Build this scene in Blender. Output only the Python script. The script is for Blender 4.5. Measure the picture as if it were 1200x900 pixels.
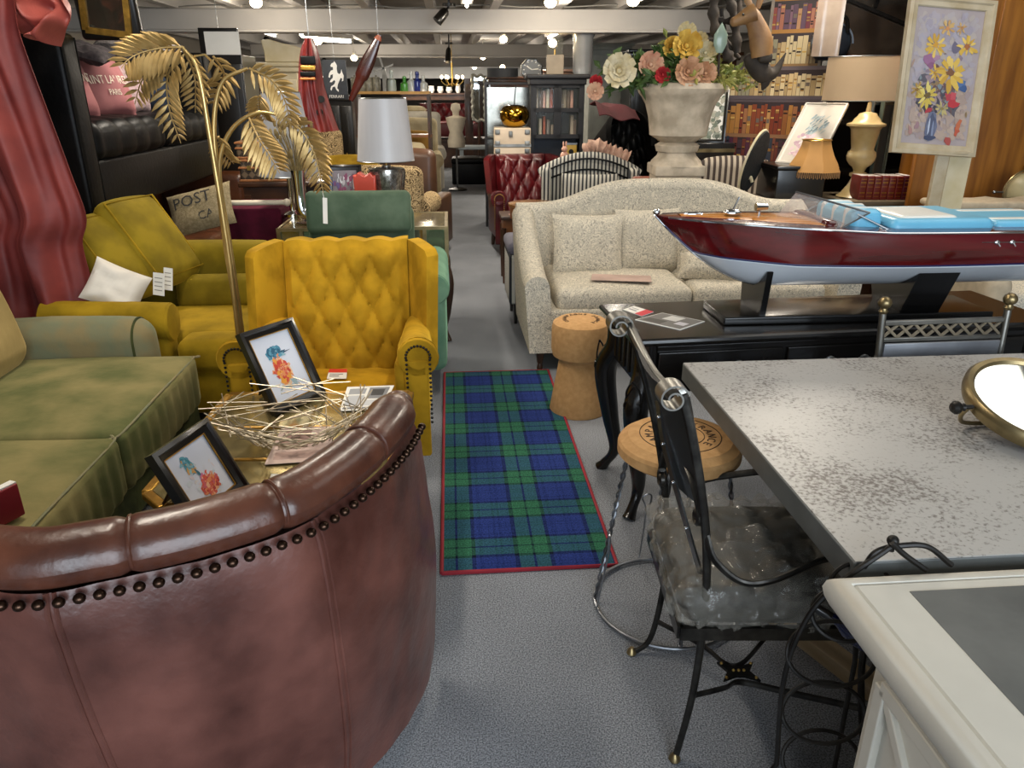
import bpy, math, random
from mathutils import Vector, Matrix, noise
PI = math.pi
SC = bpy.context.scene
COL = SC.collection
for _o in list(bpy.data.objects):
    bpy.data.objects.remove(_o)
R = math.radians
V = Vector

# ------------------------------------------------------------------ camera
EYE = 1.6
FPX = 880.0
PITCH = R(21.4)
cam_data = bpy.data.cameras.new('camera')
cam_data.sensor_width = 36.0
cam_data.lens = FPX / 1200.0 * 36.0
cam_data.clip_start = 0.02
cam_data.clip_end = 100
cam = bpy.data.objects.new('camera', cam_data)
cam.location = (0, 0, EYE)
cam.rotation_euler = (PI / 2 - PITCH, 0, 0)
COL.objects.link(cam)
SC.camera = cam

# ------------------------------------------------------------------ world, exposure
world = bpy.data.worlds.new('world')
SC.world = world
world.use_nodes = True
bgn = world.node_tree.nodes['Background']
bgn.inputs[0].default_value = (0.80, 0.90, 1.0, 1)
bgn.inputs[1].default_value = 1.0
SC.view_settings.view_transform = 'Standard'
SC.view_settings.look = 'None'
SC.view_settings.gamma = 1.0
SC.view_settings.use_curve_mapping = False
SC.view_settings.exposure = 0.55
SC.cycles.use_denoising = True
SC.cycles.max_bounces = 6
SC.cycles.sample_clamp_indirect = 4.0
SC.cycles.caustics_reflective = False
SC.cycles.caustics_refractive = False

def area_light(name, loc, rot, sx, sy, power, color):
    d = bpy.data.lights.new(name, 'AREA')
    d.shape = 'RECTANGLE'; d.size = sx; d.size_y = sy
    d.energy = power; d.color = color
    o = bpy.data.objects.new(name, d)
    o.location = loc; o.rotation_euler = rot
    COL.objects.link(o)
    return o

# added area light for daylight from an assumed glazed shop front behind the camera
area_light('shopfront_daylight', (1.6, -2.6, 1.9), (R(84), 0, R(8)), 4.2, 2.2, 150, (0.80, 0.90, 1.0))
# ceiling tubes; the front four are added out of view to light the foreground
TUBES = [(-1.2, 2.6, 2.95), (0.6, 3.4, 2.95), (-1.3, 5.6, 2.5), (2.6, 5.4, 2.8), (0.2, 7.6, 2.36), (-2.6, 12.2, 2.36), (1.6, 12.4, 2.36), (-0.6, 18.6, 2.36), (-0.8, 24, 2.36)]
TUBE_POWER = [24, 16, 28, 34, 26, 45, 45, 80, 60]

# ------------------------------------------------------------------ helpers
def ray(px, py):
    a = (px - 600.0) / FPX
    b = (450.0 - py) / FPX
    return V((a, math.cos(PITCH) + b * math.sin(PITCH), -math.sin(PITCH) + b * math.cos(PITCH)))
def G(px, py, z=0.0):
    d = ray(px, py)
    t = (z - EYE) / d.z
    return V((d.x * t, d.y * t, z))
def W(px, py, Y):
    d = ray(px, py)
    t = Y / d.y
    return V((d.x * t, Y, EYE + d.z * t))

def s2l(c):
    return c / 12.92 if c <= 0.04045 else ((c + 0.055) / 1.055) ** 2.4
def hexc(h):
    h = h.lstrip('#')
    return tuple(s2l(int(h[i:i + 2], 16) / 255.0) for i in (0, 2, 4))

class MB:
    """collects faces for ONE mesh object"""
    def __init__(self, M=None):
        self.v = []; self.f = []; self.c = []; self.M = M or Matrix()
        self.col = (1, 1, 1)
    def at(self, loc=(0, 0, 0), rx=0, ry=0, rz=0, s=1):
        self.M = Matrix.Translation(V(loc)) @ Matrix.Rotation(rz, 4, 'Z') @ Matrix.Rotation(ry, 4, 'Y') @ Matrix.Rotation(rx, 4, 'X') @ Matrix.Scale(s, 4)
        return self
    def add(self, vs, fs, col=None):
        b = len(self.v); M = self.M
        self.v.extend(M @ V(p) for p in vs)
        col = col or self.col
        for f in fs:
            self.f.append(tuple(i + b for i in f)); self.c.append(col)
        return self
    def box(self, c, s, col=None):
        x, y, z = c; a, b, d = s[0] / 2, s[1] / 2, s[2] / 2
        vs = [(x + i * a, y + j * b, z + k * d) for k in (-1, 1) for j in (-1, 1) for i in (-1, 1)]
        return self.add(vs, [(0, 2, 3, 1), (4, 5, 7, 6), (0, 1, 5, 4), (2, 6, 7, 3), (0, 4, 6, 2), (1, 3, 7, 5)], col)
    def soft(self, c, s, r=0.03, seg=3, nm=(4, 4, 4), puff=(0, 0, 0), fn=None, col=None):
        """rounded box; puff swells the faces"""
        h = [x / 2 for x in s]
        r = min(r, min(h) * 0.999)
        ax = []
        for k in range(3):
            L = [-h[k] + r * (1 - math.tan(PI / 4 * (1 - i / seg))) for i in range(seg)]
            inner = h[k] - r
            n = max(1, nm[k])
            L += [-inner + 2 * inner * i / n for i in range(n + 1)] if inner > 1e-6 else [0]
            L += [-x for x in reversed(L[:seg])]
            ax.append(L)
        idx = {}; vs = []; fs = []
        def vert(p):
            key = (round(p[0], 6), round(p[1], 6), round(p[2], 6))
            if key in idx: return idx[key]
            q = V(p)
            ci = V([max(-(h[k] - r), min(h[k] - r, p[k])) for k in range(3)])
            d = q - ci
            if d.length > 1e-9: q = ci + d.normalized() * r
            n = [q[k] / h[k] for k in range(3)]
            for k in range(3):
                if puff[k]:
                    a, b = [j for j in range(3) if j != k]
                    q[k] += puff[k] * n[k] * max(0, 1 - n[a] ** 2) * max(0, 1 - n[b] ** 2)
            if fn: q = V(fn(q, n))
            idx[key] = len(vs); vs.append(q + V(c)); return idx[key]
        for k in range(3):
            a, b = (k + 1) % 3, (k + 2) % 3
            for sgn in (-1, 1):
                for i in range(len(ax[a]) - 1):
                    for j in range(len(ax[b]) - 1):
                        qd = []
                        for (ii, jj) in ((i, j), (i + 1, j), (i + 1, j + 1), (i, j + 1)):
                            p = [0, 0, 0]; p[k] = sgn * h[k]; p[a] = ax[a][ii]; p[b] = ax[b][jj]
                            qd.append(vert(p))
                        if sgn < 0: qd.reverse()
                        if len(set(qd)) >= 3:
                            u = []
                            for t in qd:
                                if t not in u: u.append(t)
                            fs.append(tuple(u))
        return self.add(vs, fs, col)
    def lathe(self, prof, seg=24, c=(0, 0, 0), sx=1, sy=1, col=None, cap=True, rot=0):
        vs = []; fs = []; n = len(prof)
        for (r, z) in prof:
            for i in range(seg):
                a = 2 * PI * i / seg + rot
                vs.append((c[0] + r * sx * math.cos(a), c[1] + r * sy * math.sin(a), c[2] + z))
        for k in range(n - 1):
            for i in range(seg):
                j = (i + 1) % seg
                fs.append((k * seg + i, k * seg + j, (k + 1) * seg + j, (k + 1) * seg + i))
        if cap:
            fs.append(tuple(reversed(range(seg)))); fs.append(tuple(range((n - 1) * seg, n * seg)))
        return self.add(vs, fs, col)
    def ball(self, c, r, s=(1, 1, 1), seg=14, rings=9, col=None, fn=None):
        vs = [(0, 0, -r)]; fs = []
        for k in range(1, rings):
            t = PI * k / rings
            for i in range(seg):
                a = 2 * PI * i / seg
                vs.append((r * math.sin(t) * math.cos(a), r * math.sin(t) * math.sin(a), -r * math.cos(t)))
        vs.append((0, 0, r))
        for i in range(seg):
            j = (i + 1) % seg
            fs.append((0, 1 + j, 1 + i))
            for k in range(rings - 2):
                fs.append((1 + k * seg + i, 1 + k * seg + j, 1 + (k + 1) * seg + j, 1 + (k + 1) * seg + i))
            fs.append((1 + (rings - 2) * seg + i, 1 + (rings - 2) * seg + j, len(vs) - 1))
        vs = [V((p[0] * s[0], p[1] * s[1], p[2] * s[2])) for p in vs]
        if fn: vs = [V(fn(p)) for p in vs]
        return self.add([V(c) + p for p in vs], fs, col)
    def tube(self, pts, r, seg=8, closed=False, col=None, flat=None, up=None, twist=0):
        """r: number or list; flat=(a,b) scales the section along its two axes"""
        P = [V(p) for p in pts]; n = len(P)
        rr = r if isinstance(r, (list, tuple)) else [r] * n
        T = []
        for i in range(n):
            a = P[(i - 1) % n] if (closed or i > 0) else P[i]
            b = P[(i + 1) % n] if (closed or i < n - 1) else P[i]
            t = b - a
            T.append(t.normalized() if t.length > 1e-9 else V((0, 0, 1)))
        nrm = V(up) if up else (V((0, 0, 1)) if abs(T[0].z) < 0.9 else V((1, 0, 0)))
        vs = []; fs = []
        fa, fb = flat or (1, 1)
        for i in range(n):
            if up: nrm = V(up)
            nrm = nrm - T[i] * nrm.dot(T[i])
            nrm = nrm.normalized() if nrm.length > 1e-6 else T[i].orthogonal().normalized()
            bn = T[i].cross(nrm)
            for k in range(seg):
                a = 2 * PI * k / seg + twist * i + (PI / seg if seg == 4 else 0)
                vs.append(P[i] + nrm * (math.cos(a) * rr[i] * fa) + bn * (math.sin(a) * rr[i] * fb))
        m = n if closed else n - 1
        for i in range(m):
            i2 = (i + 1) % n
            for k in range(seg):
                k2 = (k + 1) % seg
                fs.append((i * seg + k, i * seg + k2, i2 * seg + k2, i2 * seg + k))
        if not closed:
            fs.append(tuple(reversed(range(seg)))); fs.append(tuple(range((n - 1) * seg, n * seg)))
        return self.add(vs, fs, col)
    def bar(self, a, b, w, d=None, col=None, up=None):
        a, b = V(a), V(b)
        return self.tube([a, b], 1.0, 4, flat=((w if d is None else d) * 0.7071, w * 0.7071), up=up, col=col)
    def grid(self, fn, nu, nv, closed_u=False, col=None, flip=False):
        vs = [fn(i / nu, j / nv) for j in range(nv + 1) for i in range(nu + (0 if closed_u else 1))]
        w = nu if closed_u else nu + 1
        fs = []
        for j in range(nv):
            for i in range(nu):
                i2 = (i + 1) % w
                q = (j * w + i, j * w + i2, (j + 1) * w + i2, (j + 1) * w + i)
                fs.append(tuple(reversed(q)) if flip else q)
        return self.add(vs, fs, col)
    def slab(self, fn, nu, nv, th, col=None):
        """a sheet with real thickness: fn(u,v) -> point, th = offset vector or function(u,v) -> vector"""
        off = th if callable(th) else (lambda u, v: V(th))
        self.grid(fn, nu, nv, col=col, flip=True)
        self.grid(lambda u, v: V(fn(u, v)) + off(u, v), nu, nv, col=col)
        for (a, b, n, fl) in (((0, 0), (1, 0), nu, 0), ((0, 1), (1, 1), nu, 1), ((0, 0), (0, 1), nv, 1), ((1, 0), (1, 1), nv, 0)):
            def edge(u, v, a=a, b=b):
                uu = a[0] + (b[0] - a[0]) * u; vv = a[1] + (b[1] - a[1]) * u
                return V(fn(uu, vv)) + off(uu, vv) * v
            self.grid(edge, n, 1, col=col, flip=bool(fl))
        return self
    def prism(self, poly, d0, d1, col=None):
        """poly in local xy, extruded along z from d0 to d1"""
        n = len(poly)
        vs = [(p[0], p[1], d0) for p in poly] + [(p[0], p[1], d1) for p in poly]
        fs = [tuple(reversed(range(n))), tuple(range(n, 2 * n))]
        for i in range(n):
            j = (i + 1) % n
            fs.append((i, j, n + j, n + i))
        return self.add(vs, fs, col)
    def poly(self, pts, col=None):
        return self.add(pts, [tuple(range(len(pts)))], col)
    def text(self, body, size, c=(0, 0, 0), ext=0.0008, col=None, align='CENTER', sx=1.0, xf=None):
        cu = bpy.data.curves.new('text', 'FONT'); cu.body = body; cu.size = size; cu.extrude = ext
        cu.align_x = align; cu.align_y = 'CENTER'; cu.resolution_u = 2
        o = bpy.data.objects.new('text', cu); COL.objects.link(o)
        me = bpy.data.meshes.new_from_object(o.evaluated_get(bpy.context.evaluated_depsgraph_get()))
        vs = [V((p.co.x * sx, p.co.y, p.co.z)) for p in me.vertices]
        if xf: vs = [V(xf(p)) for p in vs]
        self.add([V(c) + p for p in vs], [tuple(p.vertices) for p in me.polygons], col)
        bpy.data.objects.remove(o); bpy.data.curves.remove(cu); bpy.data.meshes.remove(me)
        return self

def obj(name, mb, m, parent=None, loc=(0, 0, 0), rz=0, bevel=0, bseg=2, subsurf=0, smooth=40, label=None):
    me = bpy.data.meshes.new(name)
    me.from_pydata([tuple(p) for p in mb.v], [], mb.f)
    me.validate()
    if len(me.polygons) == len(mb.c) and any(c != (1, 1, 1) for c in mb.c):
        at = me.color_attributes.new('Col', 'FLOAT_COLOR', 'CORNER')
        for p in me.polygons:
            c = mb.c[p.index]
            for li in p.loop_indices: at.data[li].color = (c[0], c[1], c[2], 1)
    if smooth:
        me.polygons.foreach_set('use_smooth', [True] * len(me.polygons))
        me.set_sharp_from_angle(angle=R(smooth))
    me.materials.append(m)
    o = bpy.data.objects.new(name, me); COL.objects.link(o)
    o.location = loc; o.rotation_euler = (0, 0, rz)
    if parent: o.parent = parent
    if label: o['label'] = label
    if bevel:
        b = o.modifiers.new('bevel', 'BEVEL'); b.width = bevel; b.segments = bseg; b.limit_method = 'ANGLE'; b.angle_limit = R(35)
    if subsurf:
        s = o.modifiers.new('sub', 'SUBSURF'); s.levels = subsurf; s.render_levels = subsurf
    return o
def thing(name, label, cat, loc=(0, 0, 0), rz=0, group=None):
    o = bpy.data.objects.new(name, None); COL.objects.link(o)
    o.empty_display_size = 0.1
    o.location = loc; o.rotation_euler = (0, 0, rz); o['label'] = label; o['category'] = cat
    if group: o['group'] = group
    return o
def tag(o, label, cat, group=None):
    o['label'] = label; o['category'] = cat
    if group: o['group'] = group
    return o
def struct(name, mb, m, **k):
    o = obj(name, mb, m, **k); o['kind'] = 'structure'; return o
def dup(root, loc, rz, label, group=None):
    def cp(o, par):
        c = o.copy(); COL.objects.link(c); c.parent = par
        for ch in list(o.children): cp(ch, c)
        return c
    r = cp(root, None); r.location = loc; r.rotation_euler = (0, 0, rz); r['label'] = label
    if group: r['group'] = group
    return r
def spline(pts, n=8, closed=False):
    P = [V(p) for p in pts]; out = []; m = len(P)
    for i in range(m if closed else m - 1):
        p0 = P[i - 1] if (closed or i > 0) else P[0] * 2 - P[1]
        p1 = P[i]; p2 = P[(i + 1) % m]
        p3 = P[(i + 2) % m] if (closed or i + 2 < m) else P[m - 1] * 2 - P[m - 2]
        for k in range(n):
            t = k / n
            out.append(0.5 * ((2 * p1) + (p2 - p0) * t + (2 * p0 - 5 * p1 + 4 * p2 - p3) * t * t + (3 * p1 - p0 - 3 * p2 + p3) * t ** 3))
    if not closed: out.append(P[-1])
    return out
def lerp(a, b, t): return a + (b - a) * t

# ------------------------------------------------------------------ materials
def nt(name):
    m = bpy.data.materials.new(name); m.use_nodes = True
    n = m.node_tree.nodes; l = m.node_tree.links
    return m, n, l, n['Principled BSDF']
def mat(name, c, rough=0.5, metal=0.0, var=0.15, scale=6.0, bump=0.0, bscale=60.0, sheen=0.0, coat=0.0, c2=None, detail=4.0,
        trans=0.0, emit=0.0, ecol=None, stretch=(1, 1, 1), spec=0.5, vc=False, lo=0.35, hi=0.65, alpha=1.0, rvar=0.0, sheen_tint=None):
    m, n, l, b = nt(name)
    c = hexc(c) if isinstance(c, str) else c
    tc = n.new('ShaderNodeTexCoord'); mp = n.new('ShaderNodeMapping'); mp.inputs['Scale'].default_value = stretch
    l.new(tc.outputs['Object'], mp.inputs['Vector'])
    nz = n.new('ShaderNodeTexNoise'); nz.inputs['Scale'].default_value = scale; nz.inputs['Detail'].default_value = detail
    l.new(mp.outputs[0], nz.inputs['Vector'])
    rp = n.new('ShaderNodeValToRGB')
    rp.color_ramp.elements[0].position = lo; rp.color_ramp.elements[1].position = hi
    if c2 is not None:
        d = hexc(c2) if isinstance(c2, str) else c2
        rp.color_ramp.elements[0].color = (*d, 1); rp.color_ramp.elements[1].color = (*c, 1)
    else:
        rp.color_ramp.elements[0].color = (*[x * (1 - var) for x in c], 1)
        rp.color_ramp.elements[1].color = (*[min(1, x * (1 + var)) for x in c], 1)
    l.new(nz.outputs['Fac'], rp.inputs['Fac'])
    if vc:
        at = n.new('ShaderNodeAttribute'); at.attribute_name = 'Col'
        mx = n.new('ShaderNodeMix'); mx.data_type = 'RGBA'; mx.blend_type = 'MULTIPLY'; mx.inputs[0].default_value = 1
        l.new(at.outputs['Color'], mx.inputs[6]); l.new(rp.outputs['Color'], mx.inputs[7])
        l.new(mx.outputs[2], b.inputs['Base Color'])
        src = mx.outputs[2]
    else:
        l.new(rp.outputs['Color'], b.inputs['Base Color']); src = rp.outputs['Color']
    b.inputs['Roughness'].default_value = rough
    if rvar:
        mr = n.new('ShaderNodeMapRange'); mr.inputs['To Min'].default_value = rough - rvar; mr.inputs['To Max'].default_value = rough + rvar
        l.new(nz.outputs['Fac'], mr.inputs['Value']); l.new(mr.outputs[0], b.inputs['Roughness'])
    b.inputs['Metallic'].default_value = metal
    b.inputs['Specular IOR Level'].default_value = spec
    b.inputs['Coat Weight'].default_value = coat; b.inputs['Coat Roughness'].default_value = 0.12
    if sheen:
        b.inputs['Sheen Weight'].default_value = sheen; b.inputs['Sheen Roughness'].default_value = 0.35
        st = hexc(sheen_tint) if sheen_tint else [min(1, x * 2.2 + 0.03) for x in c]
        b.inputs['Sheen Tint'].default_value = (*st, 1)
    if trans:
        b.inputs['Transmission Weight'].default_value = trans
    if alpha < 1: b.inputs['Alpha'].default_value = alpha
    if emit:
        b.inputs['Emission Strength'].default_value = emit
        if ecol: b.inputs['Emission Color'].default_value = (*hexc(ecol), 1)
        else: l.new(src, b.inputs['Emission Color'])
    if bump:
        n2 = n.new('ShaderNodeTexNoise'); n2.inputs['Scale'].default_value = bscale; n2.inputs['Detail'].default_value = 3
        l.new(mp.outputs[0], n2.inputs['Vector'])
        bp = n.new('ShaderNodeBump'); bp.inputs['Strength'].default_value = bump; bp.inputs['Distance'].default_value = 0.01
        l.new(n2.outputs['Fac'], bp.inputs['Height']); l.new(bp.outputs[0], b.inputs['Normal'])
    return m
def velvet(name, c, c2=None, scale=5):
    return mat(name, c, rough=0.85, c2=c2, var=0.22, scale=scale * 1.3, bump=0.15, bscale=35, sheen=0.5, spec=0.15, lo=0.38, hi=0.6, detail=7)
def stripes(name, cols, axis=0, period=0.03, rough=0.8, sheen=0.0, coord='Object', bump=0):
    """hard stripes: cols = [(start 0..1, hex)]"""
    m, n, l, b = nt(name)
    tc = n.new('ShaderNodeTexCoord'); sp = n.new('ShaderNodeSeparateXYZ'); l.new(tc.outputs[coord], sp.inputs[0])
    dv = n.new('ShaderNodeMath'); dv.operation = 'DIVIDE'; dv.inputs[1].default_value = period; l.new(sp.outputs[axis], dv.inputs[0])
    fr = n.new('ShaderNodeMath'); fr.operation = 'FRACT'; l.new(dv.outputs[0], fr.inputs[0])
    rp = n.new('ShaderNodeValToRGB'); rp.color_ramp.interpolation = 'CONSTANT'
    while len(rp.color_ramp.elements) < len(cols): rp.color_ramp.elements.new(0.5)
    for e, (p, h) in zip(rp.color_ramp.elements, cols): e.position = p; e.color = (*hexc(h), 1)
    l.new(fr.outputs[0], rp.inputs['Fac']); l.new(rp.outputs['Color'], b.inputs['Base Color'])
    b.inputs['Roughness'].default_value = rough; b.inputs['Sheen Weight'].default_value = sheen
    return m

def glass(name, c='#ffffff', alpha=0.18, rough=0.05):
    m, n, l, b = nt(name)
    b.inputs['Base Color'].default_value = (*hexc(c), 1); b.inputs['Roughness'].default_value = rough; b.inputs['Alpha'].default_value = alpha
    b.inputs['Specular IOR Level'].default_value = 0.8
    nz = n.new('ShaderNodeTexNoise'); nz.inputs['Scale'].default_value = 3
    mr = n.new('ShaderNodeMapRange'); mr.inputs['To Min'].default_value = max(0, rough - 0.02); mr.inputs['To Max'].default_value = rough + 0.03
    l.new(nz.outputs['Fac'], mr.inputs['Value']); l.new(mr.outputs[0], b.inputs['Roughness'])
    return m
# ------------------------------------------------------------------ shared materials
M = {}
M['vc'] = mat('painted_print', '#ffffff', rough=0.6, var=0.06, scale=14, vc=True)
M['vcgloss'] = mat('glossy_print', '#ffffff', rough=0.25, var=0.05, scale=14, vc=True)
M['black_wood'] = mat('black_lacquer', '#15120f', rough=0.28, var=0.3, scale=5, coat=0.3)
M['dark_wood'] = mat('dark_wood', '#4a2c17', rough=0.4, c2='#2c180b', scale=5, stretch=(1, 8, 1), coat=0.2)
M['mid_wood'] = mat('mid_wood', '#8f5a28', rough=0.4, c2='#693c17', scale=5, stretch=(1, 8, 1), coat=0.2)
M['orange_wood'] = mat('orange_pine', '#a56a25', rough=0.45, c2='#7d4a14', scale=3, stretch=(6, 6, 0.6))
M['brass'] = mat('brass', '#c7a45c', rough=0.3, metal=1, var=0.15, scale=20)
M['gold'] = mat('gilt', '#b48a3c', rough=0.38, metal=0.85, var=0.3, scale=25, bump=0.1)
M['chrome'] = mat('chrome', '#d9dce0', rough=0.08, metal=1, var=0.04)
M['steel'] = mat('dull_steel', '#a3a6a8', rough=0.28, metal=1, var=0.2, scale=12)
M['iron'] = mat('black_iron', '#23211f', rough=0.42, metal=0.6, var=0.3, scale=25, bump=0.1)
M['pewter'] = mat('pewter_metal', '#82807a', rough=0.38, metal=0.9, var=0.25, scale=9)
M['white'] = mat('white_card', '#efece4', rough=0.6, var=0.03)
M['paper'] = mat('paper', '#e8e6df', rough=0.7, var=0.04)
M['clear'] = glass('clear_glass', '#8f9694', 0.06)
M['bulb'] = mat('lit_bulb', '#fff1d0', rough=0.4, var=0.0, emit=14, ecol='#ffe3b0')
M['tube'] = mat('lit_tube', '#ffffff', rough=0.4, var=0.0, emit=9, ecol='#fff6e6')
M['mirror'] = mat('mirror_glass', '#e6ebe8', rough=0.03, metal=1, var=0.03, scale=4)
M['antique_mirror'] = mat('antique_mirror', '#b7a570', rough=0.14, metal=0.8, var=0.2, scale=12, rvar=0.06)
M['black_leather'] = mat('black_leather', '#0b0b0b', rough=0.42, var=0.3, scale=5, bump=0.15, bscale=40, spec=0.16)
M['ox_leather'] = mat('oxblood_leather', '#5a1116', rough=0.3, c2='#38090d', scale=6, bump=0.15, bscale=50)
M['stone'] = mat('weathered_stone', '#cfc0aa', rough=0.85, c2='#a89a85', scale=9, bump=0.35, bscale=35)
M['cork'] = mat('cork', '#c99c66', rough=0.85, c2='#bb8e59', scale=40, bump=0.12, bscale=120)
M['cream_paint'] = mat('cream_paint', '#d9ccae', rough=0.5, c2='#c8b88f', scale=6)
M['dark_cloth'] = mat('dark_cloth', '#20201f', rough=0.9, var=0.3, scale=12, bump=0.2)

# ------------------------------------------------------------------ the setting
def carpet_mat():
    m, n, l, b = nt('grey_carpet')
    tc = n.new('ShaderNodeTexCoord')
    a = n.new('ShaderNodeTexNoise'); a.inputs['Scale'].default_value = 230; a.inputs['Detail'].default_value = 4
    c = n.new('ShaderNodeTexNoise'); c.inputs['Scale'].default_value = 1.3; c.inputs['Detail'].default_value = 5
    l.new(tc.outputs['Object'], a.inputs['Vector']); l.new(tc.outputs['Object'], c.inputs['Vector'])
    r1 = n.new('ShaderNodeValToRGB'); r1.color_ramp.elements[0].position = 0.36; r1.color_ramp.elements[1].position = 0.66
    r1.color_ramp.elements[0].color = (*hexc('#60646a'), 1); r1.color_ramp.elements[1].color = (*hexc('#b0b4bb'), 1)
    l.new(a.outputs['Fac'], r1.inputs['Fac'])
    r2 = n.new('ShaderNodeValToRGB'); r2.color_ramp.elements[0].position = 0.35; r2.color_ramp.elements[1].position = 0.65
    r2.color_ramp.elements[0].color = (0.72, 0.72, 0.72, 1); r2.color_ramp.elements[1].color = (1, 1, 1, 1)
    l.new(c.outputs['Fac'], r2.inputs['Fac'])
    mx = n.new('ShaderNodeMix'); mx.data_type = 'RGBA'; mx.blend_type = 'MULTIPLY'; mx.inputs[0].default_value = 1
    l.new(r1.outputs['Color'], mx.inputs[6]); l.new(r2.outputs['Color'], mx.inputs[7]); l.new(mx.outputs[2], b.inputs['Base Color'])
    b.inputs['Roughness'].default_value = 0.95; b.inputs['Specular IOR Level'].default_value = 0.1
    bp = n.new('ShaderNodeBump'); bp.inputs['Strength'].default_value = 0.5; bp.inputs['Distance'].default_value = 0.006
    l.new(a.outputs['Fac'], bp.inputs['Height']); l.new(bp.outputs[0], b.inputs['Normal'])
    return m
M['carpet'] = carpet_mat()
M['wall'] = mat('shop_wall_paint', '#8a8378', rough=0.85, var=0.08, scale=2)
M['wall_far'] = mat('far_wall_paint', '#38332f', rough=0.85, var=0.2, scale=1.5)
M['ceil'] = mat('ceiling_boards', '#8d8880', rough=0.85, var=0.12, scale=2)
M['beam'] = mat('painted_beam', '#bdb8b2', rough=0.75, var=0.06, scale=1.5)
M['bulk'] = mat('white_bulkhead', '#e2e2e0', rough=0.7, var=0.03)

AIS = R(4.5)                                    # the aisle runs 4.5 degrees left of the camera's heading
def aisle(x, y, z=0):                           # aisle frame -> world
    c, s = math.cos(AIS), math.sin(AIS)
    return V((x * c - y * s, x * s + y * c, z))
XL, XR, YF, YB = -4.6, 5.6, -3.2, 29.0
struct('floor', MB().box(((XL + XR) / 2, (YF + YB) / 2, -0.05), (XR - XL, YB - YF, 0.1)), M['carpet'], rz=AIS)
struct('wall_left', MB().box((XL - 0.05, (YF + YB) / 2, 1.7), (0.1, YB - YF, 3.4)), M['wall'], rz=AIS)
struct('wall_right', MB().box((XR + 0.05, (YF + YB) / 2, 1.7), (0.1, YB - YF, 3.4)), M['wall'], rz=AIS)
struct('wall_back', MB().box(((XL + XR) / 2, YB + 0.05, 1.7), (XR - XL, 0.1, 3.4)), M['wall_far'], rz=AIS)
# assumed shop front, unseen behind the camera: piers and lintel around an open front
fr = MB()
fr.box(((XL + XR) / 2, YF, 3.2), (XR - XL, 0.2, 0.4)); fr.box((XL + 0.4, YF, 1.5), (0.8, 0.2, 3)); fr.box((XR - 0.4, YF, 1.5), (0.8, 0.2, 3))
fr.box(((XL + XR) / 2, YF, 0.2), (XR - XL, 0.2, 0.4))
struct('wall_front', fr, M['wall'], rz=AIS)
struct('ceiling', MB().box(((XL + XR) / 2, (6.0 + YB) / 2, 2.62), (XR - XL, YB - 6.0, 0.06)).box(((XL + XR) / 2, (YF + 6.0) / 2, 3.2), (XR - XL, 6.0 - YF, 0.06)).box(((XL + XR) / 2, 6.0, 2.91), (XR - XL, 0.06, 0.6)), M['ceil'], rz=AIS)
BEAMS = [9.0, 15.7, 22.4]
for i, y in enumerate(BEAMS):
    struct('beam_%d' % (i + 1), MB().box(((XL + XR) / 2, y + 0.1, 2.295), (XR - XL, 0.2, 0.23)).box(((XL + XR) / 2, y - 0.01, 2.185), (XR - XL, 0.26, 0.03)), M['beam'], rz=AIS * 0.3, bevel=0.01)
struct('trim_bulkhead', MB().box(((XL + XR) / 2, 26.5, 2.25), (XR - XL, 0.5, 0.62)), M['bulk'], rz=AIS)
nj = 0
for k in range(15):
    x = XL + 0.35 + k * 0.68
    nj += 1
    struct('beam_joist_%d' % nj, MB().box((x, (6.1 + YB) / 2, 2.5), (0.09, YB - 6.1, 0.18)), M['beam'], rz=AIS)
# fluorescent fittings hung from the ceiling
def tube_light(i, p, power):
    w = aisle(p[0], p[1], p[2])
    t = thing('strip_light', TUBE_LABELS[i], 'ceiling light', w, AIS)
    obj('housing', MB().soft((0, 0, 0.045), (0.12, 1.25, 0.05), 0.012, 2, (1, 1, 1)), M['white'], t)
    obj('tube', MB().tube([(0, -0.58, 0), (0, 0.58, 0)], 0.016, 10), M['tube'], t)
    top = 3.17 if p[1] < 6 else 2.59
    obj('hanger', MB().tube([(0, -0.4, 0.06), (0, -0.4, top - p[2])], 0.006, 6).tube([(0, 0.4, 0.06), (0, 0.4, top - p[2])], 0.006, 6), M['steel'], t)
    l = area_light('tube_glow', w + V((0, 0, -0.03)), (0, 0, AIS), 0.16, 1.25, power, (1.0, 0.90, 0.76))
    return t
TUBE_LABELS = ['white strip light over the tub chair and coffee table', 'white strip light over the tartan rug', 'white strip light over the green recliner', 'white strip light over the cream sofa and boat', 'white strip light just in front of the first beam over the aisle', 'white strip light left of the aisle between the first and second beam', 'white strip light right of the aisle between the first and second beam', 'white strip light past the second beam', 'farthest white strip light by the white bulkhead']
TL = []
for i, p in enumerate(TUBES):
    TL.append(tube_light(i, p, TUBE_POWER[i]))

# glowing panel added out of view so the vanity mirror reflects white
lp0 = V((2.62, 3.0, 3.14))
t = thing('light_panel', 'large white light panel on the ceiling above the grey dining table', 'ceiling light', lp0)
obj('frame', MB().bar((-.8, -1.2, 0), (.8, -1.2, 0), .03, .05).bar((.8, -1.2, 0), (.8, 1.2, 0), .03, .05).bar((.8, 1.2, 0), (-.8, 1.2, 0), .03, .05).bar((-.8, 1.2, 0), (-.8, -1.2, 0), .03, .05), M['white'], t)
obj('diffuser', MB().box((0, 0, 0), (1.58, 2.38, .02)), mat('lit_diffuser', '#ffffff', rough=.5, var=0, emit=1.2, ecol='#fffaf0'), t)
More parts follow.
